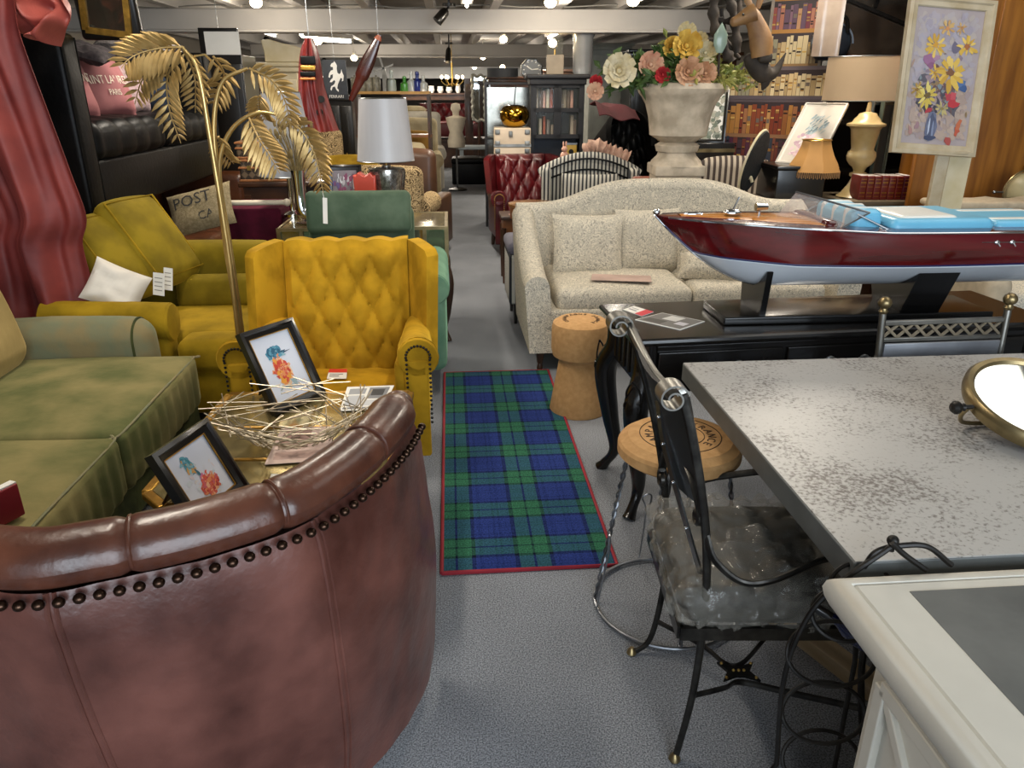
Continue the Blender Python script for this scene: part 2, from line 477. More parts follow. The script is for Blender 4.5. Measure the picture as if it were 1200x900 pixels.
# tartan rug
def tartan_mat():
    m, n, l, b = nt('tartan')
    tc = n.new('ShaderNodeTexCoord'); sp = n.new('ShaderNodeSeparateXYZ'); l.new(tc.outputs['Object'], sp.inputs[0])
    def band(axis, period, off):
        dv = n.new('ShaderNodeMath'); dv.operation = 'MULTIPLY_ADD'; dv.inputs[1].default_value = 1 / period; dv.inputs[2].default_value = off
        l.new(sp.outputs[axis], dv.inputs[0])
        fr = n.new('ShaderNodeMath'); fr.operation = 'FRACT'; l.new(dv.outputs[0], fr.inputs[0])
        rp = n.new('ShaderNodeValToRGB'); rp.color_ramp.interpolation = 'CONSTANT'
        blue, green, blk, mid = '#2a3a78', '#33684f', '#161d30', '#223068'
        cols = [(0, blue), (.16, mid), (.19, blue), (.23, mid), (.26, blue), (.40, blk), (.46, green), (.64, blk), (.67, green), (.85, blk), (.90, blue), (.95, mid)]
        while len(rp.color_ramp.elements) < len(cols): rp.color_ramp.elements.new(0.5)
        for e, (p, h) in zip(rp.color_ramp.elements, cols): e.position = p; e.color = (*hexc(h), 1)
        l.new(fr.outputs[0], rp.inputs['Fac']); return rp.outputs['Color']
    a, c = band(0, 0.285, 0.47), band(1, 0.265, 0.1)
    mx = n.new('ShaderNodeMix'); mx.data_type = 'RGBA'; mx.inputs[0].default_value = 0.5
    l.new(a, mx.inputs[6]); l.new(c, mx.inputs[7])
    nz = n.new('ShaderNodeTexNoise'); nz.inputs['Scale'].default_value = 160; l.new(tc.outputs['Object'], nz.inputs['Vector'])
    r2 = n.new('ShaderNodeValToRGB'); r2.color_ramp.elements[0].color = (0.6, 0.6, 0.6, 1); r2.color_ramp.elements[1].color = (1.25, 1.25, 1.25, 1)
    r2.color_ramp.elements[0].position = .35; r2.color_ramp.elements[1].position = .65
    l.new(nz.outputs['Fac'], r2.inputs['Fac'])
    m2 = n.new('ShaderNodeMix'); m2.data_type = 'RGBA'; m2.blend_type = 'MULTIPLY'; m2.inputs[0].default_value = 1
    l.new(mx.outputs[2], m2.inputs[6]); l.new(r2.outputs['Color'], m2.inputs[7]); l.new(m2.outputs[2], b.inputs['Base Color'])
    b.inputs['Roughness'].default_value = 0.95; b.inputs['Specular IOR Level'].default_value = 0.08
    return m
p0 = G(518, 674); p1 = G(722, 662)
rug_rz = math.atan2(p1.y - p0.y, p1.x - p0.x)
rw, rl = (p1 - p0).length, 2.02
t = thing('rug', 'blue and green tartan runner rug with a red edge, lying in the aisle', 'rug', p0, AIS)
obj('pile', MB().box((rw / 2, rl / 2, 0.006), (rw, rl, 0.012)), tartan_mat(), t)
eb = MB(); eb.tube([(0, 0, 0.008), (rw, 0, 0.008), (rw, rl, 0.008), (0, rl, 0.008), (0, 0, 0.008)], 0.008, 8)
obj('binding', eb, mat('red_binding', '#8d1a28', rough=0.8), t, label='red bound edge')
# ------------------------------------------------------------------ shared builders for soft furniture
def pillow(mb, w, h, t, n=14, pinch=0.06, wr=0.0, seed=0, col=None):
    """throw cushion standing in the local xz plane, thickness along y"""
    def side(sg):
        def fn(u, v):
            a, b = 2 * u - 1, 2 * v - 1
            k = max(0, (1 - a ** 4) * (1 - b ** 4)) ** 0.6
            x = a * w / 2 * (1 - pinch * (1 - b * b)); z = b * h / 2 * (1 - pinch * (1 - a * a))
            y = sg * t / 2 * k
            if wr: y += wr * k * noise.noise(V((a * 2.2 + seed, b * 2.2, sg)))
            return V((x, y, z))
        return fn
    mb.grid(side(-1), n, n, col=col); mb.grid(side(1), n, n, col=col, flip=True)
    return mb
def tuft_h(s, t): return (abs(math.sin(PI * s)) * abs(math.sin(PI * t))) ** 0.38
def studs(mb, pts, r, nrm=None, seg=8):
    for p in pts: mb.ball(p, r, seg=seg, rings=5)
    return mb

def wing_chair(name, label, cat, m, legm, loc, rz, w=0.9, h=0.95, group=None, cols=3.5, rows=3.6, stud_m=None, scallop=True, seatz=0.44, dk=1.0):
    """faces local -y"""
    t = thing(name, label, cat, loc, rz, group); t.scale = (1, dk, 1)
    hw = w / 2; bw = hw - 0.13
    sh = MB()
    sh.soft((0, 0.02, 0.24), (w - 0.12, 0.66, 0.2), 0.03, 2, (3, 3, 2))
    obj('seat_base', sh, m, t)
    obj('seat_cushion', MB().soft((0, -0.05, seatz - 0.05), (2 * bw + 0.02, 0.6, 0.15), 0.05, 3, (5, 5, 2), puff=(0, 0, 0.025)), m, t)
    bk = MB(); z0, z1 = seatz - 0.05, h
    def bf(u, v):
        x = (2 * u - 1) * bw
        z = z0 + (z1 - z0) * v
        if scallop and v > 0.97: z += 0.012 * abs(math.sin(PI * u * cols)) - 0.006
        y = 0.22 + 0.16 * v
        q = v * rows; p = u * cols + 0.25
        d = 0.04 * tuft_h(p + q / 2, p - q / 2)
        e = min(1, (1 - abs(2 * u - 1)) * 8) * min(1, (1 - v) * 9 + 0.15)
        return V((x, y - 0.02 - d * max(0.25, e) + 0.03 * (1 - e), z))
    bk.slab(bf, 56, 56, (0, 0.1, 0))
    br = obj('backrest', bk, m, t, smooth=50)
    bt = MB()
    for j in range(int(rows) + 1):
        for i in range(-1, int(cols) + 2):
            q = j; p = i + 0.5 * (j % 2) - 0.25 + 0.25 - 0.25
            u = (i + 0.5 * (j % 2) - 0.25) / cols; v = j / rows
            if 0.08 < u < 0.92 and 0.05 < v < 0.95:
                P = bf(u, v); bt.ball((P.x, P.y - 0.002, P.z), 0.009, (1, 0.6, 1), 8, 5)
    obj('button', bt, m, br)['kind'] = 'stuff'
    for s in (-1, 1):
        wg = MB()
        def wf(u, v, s=s):
            # u from the back outwards/forwards, v up
            top = h - 0.0 - 0.03 * u ** 2 - 0.02 * (u > 0.95)
            lo = seatz + 0.14
            z = lo + (top - lo) * v
            x = s * (bw + (hw - bw - .035) * u * (0.95 + 0.12 * v))
            y = 0.30 + 0.10 * v - (0.26 - 0.06 * v) * u ** 1.2 - 0.02 * math.sin(PI * u)
            return V((x, y, z))
        wg.slab(wf, 10, 12, lambda u, v, s=s: V((s * 0.05, 0.05, 0)))
        obj('wing', wg, m, t, bevel=0.012)
        am = MB()
        am.soft((s * (hw - 0.095), 0.0, 0.35), (0.12, 0.66, 0.40), 0.03, 2, (2, 4, 3))
        pts = [(s * (hw - 0.09), 0.33, 0.54), (s * (hw - 0.085), 0.1, 0.54), (s * (hw - 0.07), -0.2, 0.555), (s * (hw - 0.05), -0.34, 0.572)]
        am.tube(pts, [0.06, 0.066, 0.08, 0.086], 16)
        a = obj('arm', am, m, t)
        fr = MB()
        fr.at((s * (hw - 0.05), -0.345, 0.572), rx=PI / 2)
        fr.lathe([(0.086, -0.0), (0.08, 0.012), (0.05, 0.012), (0.045, 0.004), (0.02, 0.004)], 18)
        fr.at(); fr.soft((s * (hw - 0.06), -0.342, 0.34), (0.1, 0.03, 0.44), 0.012, 2, (1, 1, 1))
        obj('arm_front', fr, m, a)
        sd = MB()
        arch = [(s * (hw - 0.05) + 0.05 * math.cos(k), -0.362, 0.575 + 0.05 * math.sin(k)) for k in [PI * i / 12 for i in range(13)]]
        arch += [(s * (hw - 0.05) + sg * 0.048, -0.362, 0.565 - 0.02 * i) for sg in (-1, 1) for i in range(15)]
        studs(sd, arch, 0.006, seg=6)
        obj('stud_trim', sd, stud_m or M['iron'], a)['kind'] = 'stuff'
    for sx in (-1, 1):
        for sy in (-1, 1):
            lg = MB(); lg.tube([(sx * (hw - 0.1), sy * 0.28, 0.16), (sx * (hw - 0.085), sy * 0.29, 0.08), (sx * (hw - 0.08), sy * 0.3, 0.0)], [0.03, 0.024, 0.018], 8)
            obj('leg', lg, legm, t)
    return t

# ------------------------------------------------------------------ brown leather tub chair in the foreground
M['tub'] = mat('brown_leather', '#6f443a', rough=0.34, c2='#42231c', scale=6, bump=0.22, bscale=34, coat=0.2, detail=9, rvar=0.1, lo=.3, hi=.7)
M['tub_rim'] = mat('brown_leather_rim', '#653a29', rough=0.34, c2='#40231a', scale=7, bump=0.16, bscale=45, coat=0.15, detail=9, rvar=.08)
nailpx = [(10, 703), (110, 690), (200, 672), (265, 654), (330, 632), (377, 611), (423, 578), (452, 552), (480, 520), (495, 492)]
NZ = 0.82
npts = [G(x, y, NZ) for x, y in nailpx]
axis_o = V((-0.62, 1.10, NZ)); ax = V((-math.sin(R(25)), math.cos(R(25)), 0)); tn = V((ax.y, -ax.x, 0))
def mirror_pt(p):
    d = p - axis_o; return axis_o + ax * d.dot(ax) - tn * d.dot(tn)
right = [p for p in npts if (p - axis_o).dot(tn) > -0.12]
left_ = [mirror_pt(p) for p in right if (p - axis_o).dot(tn) > 0.16]
left_seen = [p for p in npts if (p - axis_o).dot(tn) <= -0.12]
path = list(reversed(left_))
path = [p for p in path if (p - axis_o).dot(tn) < -0.42] + left_seen + right
tub_c = V((-0.78, 1.62, 0))
path = spline(path, 8)
def resample(P, n):
    L = [0]
    for a, b in zip(P, P[1:]): L.append(L[-1] + (b - a).length)
    out = []; k = 0
    for i in range(n):
        d = L[-1] * i / (n - 1)
        while k < len(P) - 2 and L[k + 1] < d: k += 1
        f = (d - L[k]) / max(1e-9, L[k + 1] - L[k]); out.append(P[k].lerp(P[k + 1], min(1, max(0, f))))
    return out
NP = 96
path = resample(path, NP)
for _ in range(3):
    path = [path[0]] + [(path[i - 1] + path[i] * 2 + path[i + 1]) / 4 for i in range(1, NP - 1)] + [path[-1]]
tub = thing('tub_chair', 'brown leather tub chair with a studded rim, its back to the camera', 'armchair', (tub_c.x, tub_c.y, 0))
lp = [p - tub_c for p in path]
def nrm_at(i):
    a = lp[max(0, i - 1)]; b = lp[min(NP - 1, i + 1)]; d = (b - a); d.z = 0; d.normalize()
    return V((d.y, -d.x, 0))                     # outward
def at_s(arr, u):
    f = u * (NP - 1); i = min(NP - 2, int(f)); return arr[i].lerp(arr[i + 1], f - i)
nr = [nrm_at(i) for i in range(NP)]
def outer(u, v):
    p = at_s(lp, u); n = at_s(nr, u)
    z = 0.06 + (NZ - 0.005 - 0.06) * v
    o = -0.012 - 0.05 * (1 - v) ** 2 + 0.012 * math.sin(PI * v)
    o += 0.06 * (1 - v) * max(0, min(1, (u - 0.55) / 0.3))
    o += 0.008 * noise.noise(V((u * 9, v * 3, 2))) + 0.003 * noise.noise(V((u * 30, v * 9, 5)))
    o -= 0.012 * max(0, (v - 0.94) / 0.06)
    return V((p.x, p.y, z)) + n * o
ob = MB(); ob.grid(outer, 120, 26)
obj('outer_panel', ob, M['tub'], tub)
def inner(u, v):
    p = at_s(lp, u); n = at_s(nr, u)
    return V((p.x, p.y, 0.2 + (0.84 - 0.2) * v)) - n * (0.13 + 0.05 * math.sin(PI * v))
obj('inner_panel', MB().grid(inner, 80, 12, flip=True), M['tub'], tub)
# padded rim: a fat roll, in sections parted by a tight seam
rim = MB()
def rim_fn(u, v):
    f = 0.0 + u
    p = at_s(lp, f); n = at_s(nr, f); a = 2 * PI * v
    k = 1.0
    for s in SEAMS: k -= 0.12 * math.exp(-((f - s) / 0.006) ** 2)
    end = 1 - 0.5 * max(0, (f - 0.955) / 0.045) ** 2 - 0.5 * max(0, (0.045 - f) / 0.045) ** 2
    rx_, rz_ = 0.060 * k * end, 0.050 * k * (0.4 + 0.6 * end)
    return V((p.x, p.y, NZ + 0.038)) - n * 0.062 + n * (rx_ * math.cos(a)) + V((0, 0, rz_ * math.sin(a)))
def u_of(px, py, z):
    w = G(px, py, z) - tub_c
    return min(range(NP), key=lambda i: (lp[i] - nr[i] * 0.062 - V((w.x, w.y, lp[i].z))).length) / (NP - 1)
SEAMS = [u_of(150, 625, NZ + 0.08), u_of(320, 572, NZ + 0.08), u_of(430, 505, NZ + 0.08)]
rim.grid(rim_fn, 190, 18)
rim.ball(tuple(at_s(lp, 1.0) - at_s(nr, 1.0) * 0.062 + V((0, 0, 0.038))), 0.04, (1, 1, 0.95))
rim.ball(tuple(at_s(lp, 0.0) - at_s(nr, 0.0) * 0.062 + V((0, 0, 0.038))), 0.04, (1, 1, 0.95))
obj('rim_roll', rim, M['tub_rim'], tub, label='rolled glossy leather rim')
for s in SEAMS:
    sm = MB(); pts = []
    for k in range(17):
        pts.append(rim_fn(s + 0.004, -0.05 + 0.6 * k / 16) * 1.0 + V((0, 0, 0.001)))
    sm.tube(pts, 0.0035, 6); obj('rim_seam', sm, M['tub_rim'], tub)
# outer vertical welts
for (px, py) in ((45, 712), (377, 622)):
    u = u_of(px, py, NZ - 0.02)
    wl = MB()
    wl.tube([outer(u + 0.035 * (1 - v) ** 1.3 * (1 if px < 200 else 0.35), v) + nr[int(u * (NP - 1))] * 0.001 for v in [i / 20 for i in range(21)]], 0.005, 6)
    wl.tube([outer(u + 0.009 + 0.035 * (1 - v) ** 1.3 * (1 if px < 200 else 0.35), v) for v in [i / 20 for i in range(21)]], 0.004, 6)
    obj('welt', wl, M['tub'], tub)
ln = sum((lp[i + 1] - lp[i]).length for i in range(NP - 1))
nn = int(ln / 0.030)
M['stud'] = mat('antique_stud', '#3b2a20', rough=0.28, metal=0.9, var=0.3, scale=40)
for i in range(nn):
    u = (i + 0.5) / nn
    p = at_s(lp, u); n = at_s(nr, u)
    if i == 0: stud_me = None
    if stud_me is None:
        o = obj('stud', MB().ball((0, 0, 0), 0.0105, (1, 1, 0.9), 12, 7), M['stud'], tub); stud_me = o.data
    else:
        o = bpy.data.objects.new('stud', stud_me); COL.objects.link(o); o.parent = tub
    o.location = V((p.x, p.y, NZ - 0.012)) + n * 0.001
cu = resample([V((p.x, p.y, 0)) - n * 0.2 for p, n in zip(lp, nr)], 40)
st = MB(); cc = sum(cu, V((0, 0, 0))) / 40
st.prism([(p.x, p.y) for p in cu], 0.12, 0.34); obj('seat_base', st, M['tub'], tub)
sc = MB(); sc.prism([(cc.x + (p.x - cc.x) * 0.98, cc.y + (p.y - cc.y) * 0.98) for p in cu], 0.345, 0.47); obj('seat_cushion', sc, M['tub'], tub, bevel=0.04, bseg=4)
for k in (0.12, 0.38, 0.62, 0.88):
    p = at_s(lp, k) - at_s(nr, k) * 0.1
    obj('foot', MB().lathe([(0.028, 0), (0.034, 0.03), (0.026, 0.13)], 12, (p.x, p.y, 0)), M['dark_wood'], tub)

# ------------------------------------------------------------------ gilt and glass coffee table
TZ = 0.50
BL, BR = G(266, 459, TZ), G(498, 447, TZ)
FL = G(140, 596, TZ)
ex = V((math.cos(R(1.6)), math.sin(R(1.6)), 0)); ey = V((-ex.y, ex.x, 0))
depth = (BL - FL).dot(ey); wid = 0.73
rzt = math.atan2(ex.y, ex.x)
ct = thing('coffee_table', 'gilt coffee table with a smoked glass top, behind the brown tub chair', 'table', (FL.x - 0.0, BL.y - ey.y * depth, 0), rzt)
o_ = V((BL - ey * depth).to_tuple()); ct.location = (o_.x, o_.y, 0)
def chamf(x0, y0, x1, y1, c): return [(x0 + c, y0), (x1 - c, y0), (x1, y0 + c), (x1, y1 - c), (x1 - c, y1), (x0 + c, y1), (x0, y1 - c), (x0, y0 + c)]
def frame_of(mb, poly, z, w, h):
    P = [V((x, y, z)) for x, y in poly]
    for a, b in zip(P, P[1:] + P[:1]): mb.bar(a, b, w, h, up=(0, 0, 1))
    return mb
obj('top_frame', frame_of(MB(), [(0.015, 0.10), (0.10, 0.015), (wid - 0.10, 0.015), (wid - 0.015, 0.10), (wid - 0.015, depth - 0.015), (0.015, depth - 0.015)], TZ - 0.012, 0.03, 0.024), M['gold'], ct, bevel=0.004)
obj('glass_top', MB().prism([(0.03, 0.11), (0.11, 0.03), (wid - 0.11, 0.03), (wid - 0.03, 0.11), (wid - 0.03, depth - 0.03), (0.03, depth - 0.03)], TZ - 0.014, TZ - 0.004), M['antique_mirror'], ct)
cb = MB()
for y in (0.30, depth * 0.62): cb.bar((0.03, y, TZ - 0.006), (wid - 0.03, y, TZ - 0.006), 0.012, 0.012)
obj('glazing_bar', cb, M['gold'], ct)
for i, (x, y) in enumerate(((0.05, 0.12), (wid - 0.05, 0.12), (wid - 0.05, depth - 0.05), (0.05, depth - 0.05))):
    obj('leg', MB().bar((x, y, 0), (x, y, TZ - 0.02), 0.035, 0.035), M['gold'], ct, bevel=0.004)
obj('side_panel', MB().box((0.03, depth / 2 + 0.03, TZ - 0.1), (0.012, depth - 0.25, 0.15)).box((wid - 0.03, depth / 2 + 0.03, TZ - 0.1), (0.012, depth - 0.25, 0.15)), M['antique_mirror'], ct)
obj('lower_shelf', MB().prism(chamf(0.04, 0.05, wid - 0.04, depth - 0.04, 0.08), 0.12, 0.135), M['antique_mirror'], ct)
ctM = Matrix.Translation(ct.location) @ Matrix.Rotation(rzt, 4, 'Z')

# two framed kingfisher prints: each is built lying in its own plane, then stood up
def picture(name, label, corners, paint, fw=0.03, fd=0.028, strut=True, cat='picture', fm=None, paper=None, mount=0.0, bead=True):
    """corners: world points bottom-left, bottom-right, top-left"""
    a, b, c = [V(p) for p in corners]
    X = (b - a); w = X.length; X.normalize()
    Y = (c - a); Y = Y - X * Y.dot(X); h = Y.length; Y.normalize()
    Z = X.cross(Y)
    t = thing(name, label, cat, a)
    rot = Matrix((X, Y, Z)).transposed().to_4x4()
    def mb(): return MB(rot.copy())
    f = mb()
    prof = [(0, -fd), (0, 0), (fw * 0.35, 0.004), (fw * 0.5, -0.004), (fw * 0.9, -0.008), (fw, -0.014), (fw, -fd)]
    vs = []; fs = []
    n = len(prof)
    for (cx, cy, sx, sy) in ((0, 0, 1, 1), (w, 0, -1, 1), (w, h, -1, -1), (0, h, 1, -1)):
        for (d, z) in prof: vs.append((cx + sx * d, cy + sy * d, z))
    for k in range(4):
        k2 = (k + 1) % 4
        for i in range(n):
            j = (i + 1) % n
            fs.append((k * n + i, k2 * n + i, k2 * n + j, k * n + j))
    f.add(vs, fs); obj('frame', f, fm or M['black_wood'], t, smooth=30)
    pp = mb(); pp.box((w / 2, h / 2, -fd + 0.008), (w - fw * 1.6, h - fw * 1.6, 0.006))
    pr = obj('print', pp, paper or M['paper'], t)
    if paint:
        q = mb(); q.M = q.M @ Matrix.Translation((0, 0, -fd + 0.0118)); paint(q, fw, fw, w - 2 * fw, h - 2 * fw)
        obj('painting', q, M['vc'], t, smooth=0)
    if bead:
        bd = mb(); zz = -0.012
        frm = [(fw, fw), (w - fw, fw), (w - fw, h - fw), (fw, h - fw)]
        for (p, q_) in zip(frm, frm[1:] + frm[:1]): bd.bar((p[0], p[1], zz), (q_[0], q_[1], zz), 0.0028, 0.003)
        obj('bead', bd, M['gold'], t)
    bk = mb(); bk.box((w / 2, h / 2, -fd - 0.002), (w - 0.01, h - 0.01, 0.005)); obj('back_board', bk, M['dark_wood'], t)
    return t, rot, w, h
def blob(q, cx, cy, rx, ry, col, n=16, rot=0, z=0, jag=0.15, seed=0):
    rnd = random.Random(seed + int(cx * 1e4) + int(cy * 1e4))
    pts = []
    for i in range(n):
        a = 2 * PI * i / n; k = 1 + jag * (rnd.random() - 0.5) * 2
        x, y = rx * k * math.cos(a), ry * k * math.sin(a)
        pts.append((cx + x * math.cos(rot) - y * math.sin(rot), cy + x * math.sin(rot) + y * math.cos(rot), z))
    q.poly(pts, hexc(col))
def splash(q, x, y, w, h, cx, cy, sx, sy, cols, n, seed, z0=.00035):
    rr = random.Random(seed)
    for k in range(n): blob(q, x + w * (cx + rr.gauss(0, sx)), y + h * (cy + rr.gauss(0, sy)), w * rr.uniform(.015, .06), h * rr.uniform(.01, .035), rr.choice(cols), 7, rot=rr.random() * 3, z=z0 + k * 3e-6, jag=.5, seed=seed + k)
def bird_up(q, x, y, w, h):
    splash(q, x, y, w, h, .5, .3, .16, .12, ['#dfe2ea', '#e6e0dc', '#d3dae0', '#ecd9c9'], 50, 5, .00005)
    splash(q, x, y, w, h, .46, .45, .08, .08, ['#e2785a', '#e8935c', '#d9543f', '#eeb48a', '#c8402f', '#f0a648'], 70, 1, .0010)
    splash(q, x, y, w, h, .44, .72, .09, .045, ['#5f9db5', '#3b7f9c', '#82b3c2', '#2c6480', '#9cc3cc'], 50, 2, .0010)
    f = lambda a, b: (x + a * w, y + b * h)
    B = lambda a, b, ra, rb, col, rot=0, z=0, **k: blob(q, x + a * w, y + b * h, ra * w, rb * h, col, rot=rot, z=z, **k)
    B(.46, .38, .2, .2, '#f2c9a0', z=.0001, jag=.3); B(.45, .46, .19, .16, '#e0663f', .3, .0003, jag=.2); B(.47, .36, .15, .12, '#efa53c', .2, .0005, jag=.25); B(.43, .52, .12, .06, '#d8432f', z=.0007)
    B(.44, .72, .19, .10, '#4a8ea8', .15, .0003, jag=.2); B(.40, .76, .13, .06, '#2f6d8c', .2, .0005); B(.5, .66, .13, .04, '#e7eef0', .1, .0007); B(.53, .70, .05, .03, '#1d2d38', 0, .0009)
    q.poly([(x + .58 * w, y + .70 * h, .0008), (x + .58 * w, y + .665 * h, .0008), (x + .86 * w, y + .70 * h, .0008)], hexc('#31546a'))
    for k in range(5):
        a = .25 + .11 * k
        q.poly([(x + a * w, y + (.2 + .03 * (k % 2)) * h, .0004), (x + (a + .02) * w, y + .19 * h, .0004), (x + (a + .2) * w, y + (.1 + .05 * (k % 3)) * h, .0004)], hexc('#8fa3a8'))
    B(.62, .23, .1, .03, '#9fb8bd', -.6, .0005, jag=.4); B(.3, .2, .1, .02, '#a8b4b0', .5, .0005, jag=.4)
def bird_dive(q, x, y, w, h):
    splash(q, x, y, w, h, .5, .4, .16, .2, ['#dfe2ea', '#e6e0dc', '#d3dae0', '#e3d6d8'], 50, 15, .00005)
    splash(q, x, y, w, h, .56, .28, .09, .075, ['#e2785a', '#e8935c', '#d9543f', '#eeb48a', '#b8342c', '#cf5f6a'], 80, 3, .0010)
    splash(q, x, y, w, h, .38, .72, .035, .07, ['#5f9db5', '#3b8f9c', '#82b9c2', '#e0a552', '#9cc9cc'], 40, 4, .0010)
    B = lambda a, b, ra, rb, col, rot=0, z=0, **k: blob(q, x + a * w, y + b * h, ra * w, rb * h, col, rot=rot, z=z, **k)
    B(.36, .74, .085, .13, '#5aa3b3', .35, .0003, jag=.3); B(.42, .64, .05, .10, '#e0a552', .3, .0005, jag=.2); B(.33, .80, .05, .08, '#2f7f95', .4, .0006); B(.47, .53, .025, .09, '#3c6d7c', .3, .0007)
    B(.56, .28, .22, .16, '#de5846', .2, .0003, jag=.3); B(.6, .3, .13, .1, '#eb9150', .1, .0005, jag=.3); B(.5, .2, .12, .1, '#c8392f', 0, .0006, jag=.4); B(.62, .17, .13, .05, '#f0b48a', .2, .0007, jag=.4)
    B(.52, .42, .06, .06, '#cf6f9a', .2, .0008, jag=.4); B(.7, .38, .1, .03, '#c5d3d8', .4, .0004, jag=.5)
print_paper = mat('pale_blue_print', '#dfe3ee', rough=0.35, var=0.02, coat=0.4)
# upper print: leaning back on the table; its lower edge stands on the glass
a, b = G(340, 484, TZ + 0.004), G(381, 458, TZ + 0.004)
a = G(332, 484, TZ + .006); b = G(382, 459, TZ + .006)
dirx = (b - a); dirx.z = 0; dirx.normalize()
wf_ = (b - a).length
def lean_frame(a, b, w, h, lean, top_shift=0.0):
    """bottom corners a,b (on a surface), leaning back by angle"""
    a, b = V(a), V(b)
    X = (b - a).normalized(); bx = a + X * w
    nb = V((-X.y, X.x, 0)).normalized()             # away from the viewer
    Y = (V((0, 0, 1)) * math.cos(lean) + nb * math.sin(lean)).normalized()
    return a, bx, a + Y * h
# fit the top edge in the photo: top-left 278,388 ; top-right 350,369
def fit_lean(a, b, tl_px, w=None, h_guess=None):
    best = None
    for li in range(2, 60):
        lean = R(li)
        for hi in range(12, 46):
            hh = hi / 100
            A, B, Cc = lean_frame(a, b, (V(b) - V(a)).length, hh, lean)
            d = Cc - V((0, 0, EYE))
            dy = d.y * math.cos(PITCH) - d.z * math.sin(PITCH)
            ux = d.x / dy * FPX + 600; uy = 450 - (d.y * math.sin(PITCH) + d.z * math.cos(PITCH)) / dy * FPX
            e = (ux - tl_px[0]) ** 2 + (uy - tl_px[1]) ** 2
            if best is None or e < best[0]: best = (e, lean, hh)
    return best
def stand_picture(name, label, bl, br, tl, paint):
    a, b = G(bl[0], bl[1], TZ + 0.004), G(br[0], br[1], TZ + 0.004)
    e, lean, hh = fit_lean(a, b, tl)
    A, B, Cc = lean_frame(a, b, (b - a).length, hh, lean)
    t, rot, w, h = picture(name, label, (A, B, Cc), paint, paper=print_paper, fw=0.034)
    s = MB(); Y = (Cc - A).normalized(); X = (B - A).normalized(); nb = V((-X.y, X.x, 0)).normalized()
    mid = X * (w * .5) + Y * (h * .62); mid = mid + nb * 0.032
    foot = X * (w * .5) + nb * (mid.dot(nb) + 0.09) ; foot.z = 0.0
    s.bar(mid, foot, 0.05, 0.006, up=X.cross(V((0, 0, 1))))
    obj('easel_strut', s, M['dark_wood'], t)
    return t
stand_picture('framed_print', 'black-framed kingfisher print upright bird, further of two on the gilt coffee table', (324, 487), (383, 461), (279, 390), bird_up)
stand_picture('framed_print', 'black-framed print of a diving kingfisher, nearer the brown tub chair rim', (236, 622), (294, 570), (178, 533), bird_dive)

# wire bowl of silver rods
bw_ = thing('wire_bowl', 'bowl of crossed silver wire rods on the gilt coffee table', 'bowl', G(345, 520, TZ))
rnd = random.Random(5)
rods = MB()
Rb = 0.255
for i in range(105):
    a1 = rnd.random() * 2 * PI; 
    t1 = 0.25 + 0.75 * rnd.random() ** 0.7
    def bp(a, t): return V((Rb * t * math.cos(a), Rb * 0.85 * t * math.sin(a), 0.012 + 0.12 * t ** 2.2))
    a2 = a1 + (0.55 + 0.7 * rnd.random()) * (1 if rnd.random() < .5 else -1)
    t2 = min(1.05, max(0.2, t1 + (rnd.random() - .5) * .7))
    p, q = bp(a1, t1), bp(a2, t2); d = (q - p).normalized() * 0.02
    rods.tube([p - d, q + d], 0.002, 5)
obj('rod_mesh', rods, mat('silver_rod', '#b5aa96', rough=0.35, metal=0.8, var=0.1), bw_, label='welded silver rods')
# papers on the table
def paper_sheet(name, label, pts, z, m, paint=None, cat='paper', th=0.002):
    P = [G(x, y, z) for x, y in pts]; c = sum(P, V((0, 0, 0))) / len(P)
    t = thing(name, label, cat, c)
    obj('sheet', MB().prism([((p - c).x, (p - c).y) for p in P], 0, th), m, t)
    if paint:
        q = MB(); paint(q, [p - c for p in P], th + 0.0004); obj('printing', q, M['vc'], t, smooth=0)
    return t
def quad_uv(P, u, v): return (P[0] * (1 - u) + P[1] * u) * (1 - v) + (P[3] * (1 - u) + P[2] * u) * v
def uvrect(q, P, z, u0, v0, u1, v1, col):
    q.poly([(lambda p: (p.x, p.y, z))(quad_uv(P, u, v)) for u, v in ((u0, v0), (u1, v0), (u1, v1), (u0, v1))], hexc(col))
def mag_paint(q, P, z):
    uvrect(q, P, z, .05, .05, .95, .12, '#7f8288'); uvrect(q, P, z, .06, .2, .45, .6, '#b9bcc0'); uvrect(q, P, z, .5, .45, .93, .93, '#84868a')
    uvrect(q, P, z + .0003, .58, .58, .85, .85, '#34363a'); uvrect(q, P, z, .08, .66, .44, .9, '#999ca0'); uvrect(q, P, z, .5, .16, .9, .4, '#c4c6c8')
paper_sheet('magazine', 'grey printed leaflet at the far right of the gilt coffee table', [(398, 482), (448, 480), (462, 452), (407, 454)], TZ, M['paper'], mag_paint, 'magazine')
paper_sheet('card', 'small cream card under the wire bowl near the tub chair', [(313, 570), (330, 572), (337, 556), (318, 556)], TZ, M['paper'], None, 'card')
def pink_paint(q, P, z):
    uvrect(q, P, z, .1, .1, .9, .3, '#c7a79c'); uvrect(q, P, z, .1, .4, .6, .9, '#a9897f')
paper_sheet('leaflet', 'pale pink leaflet lying under the silver wire bowl', [(310, 545), (385, 540), (392, 500), (330, 502)], TZ, mat('pink_paper', '#d8bfb4', rough=.7), pink_paint, 'leaflet')

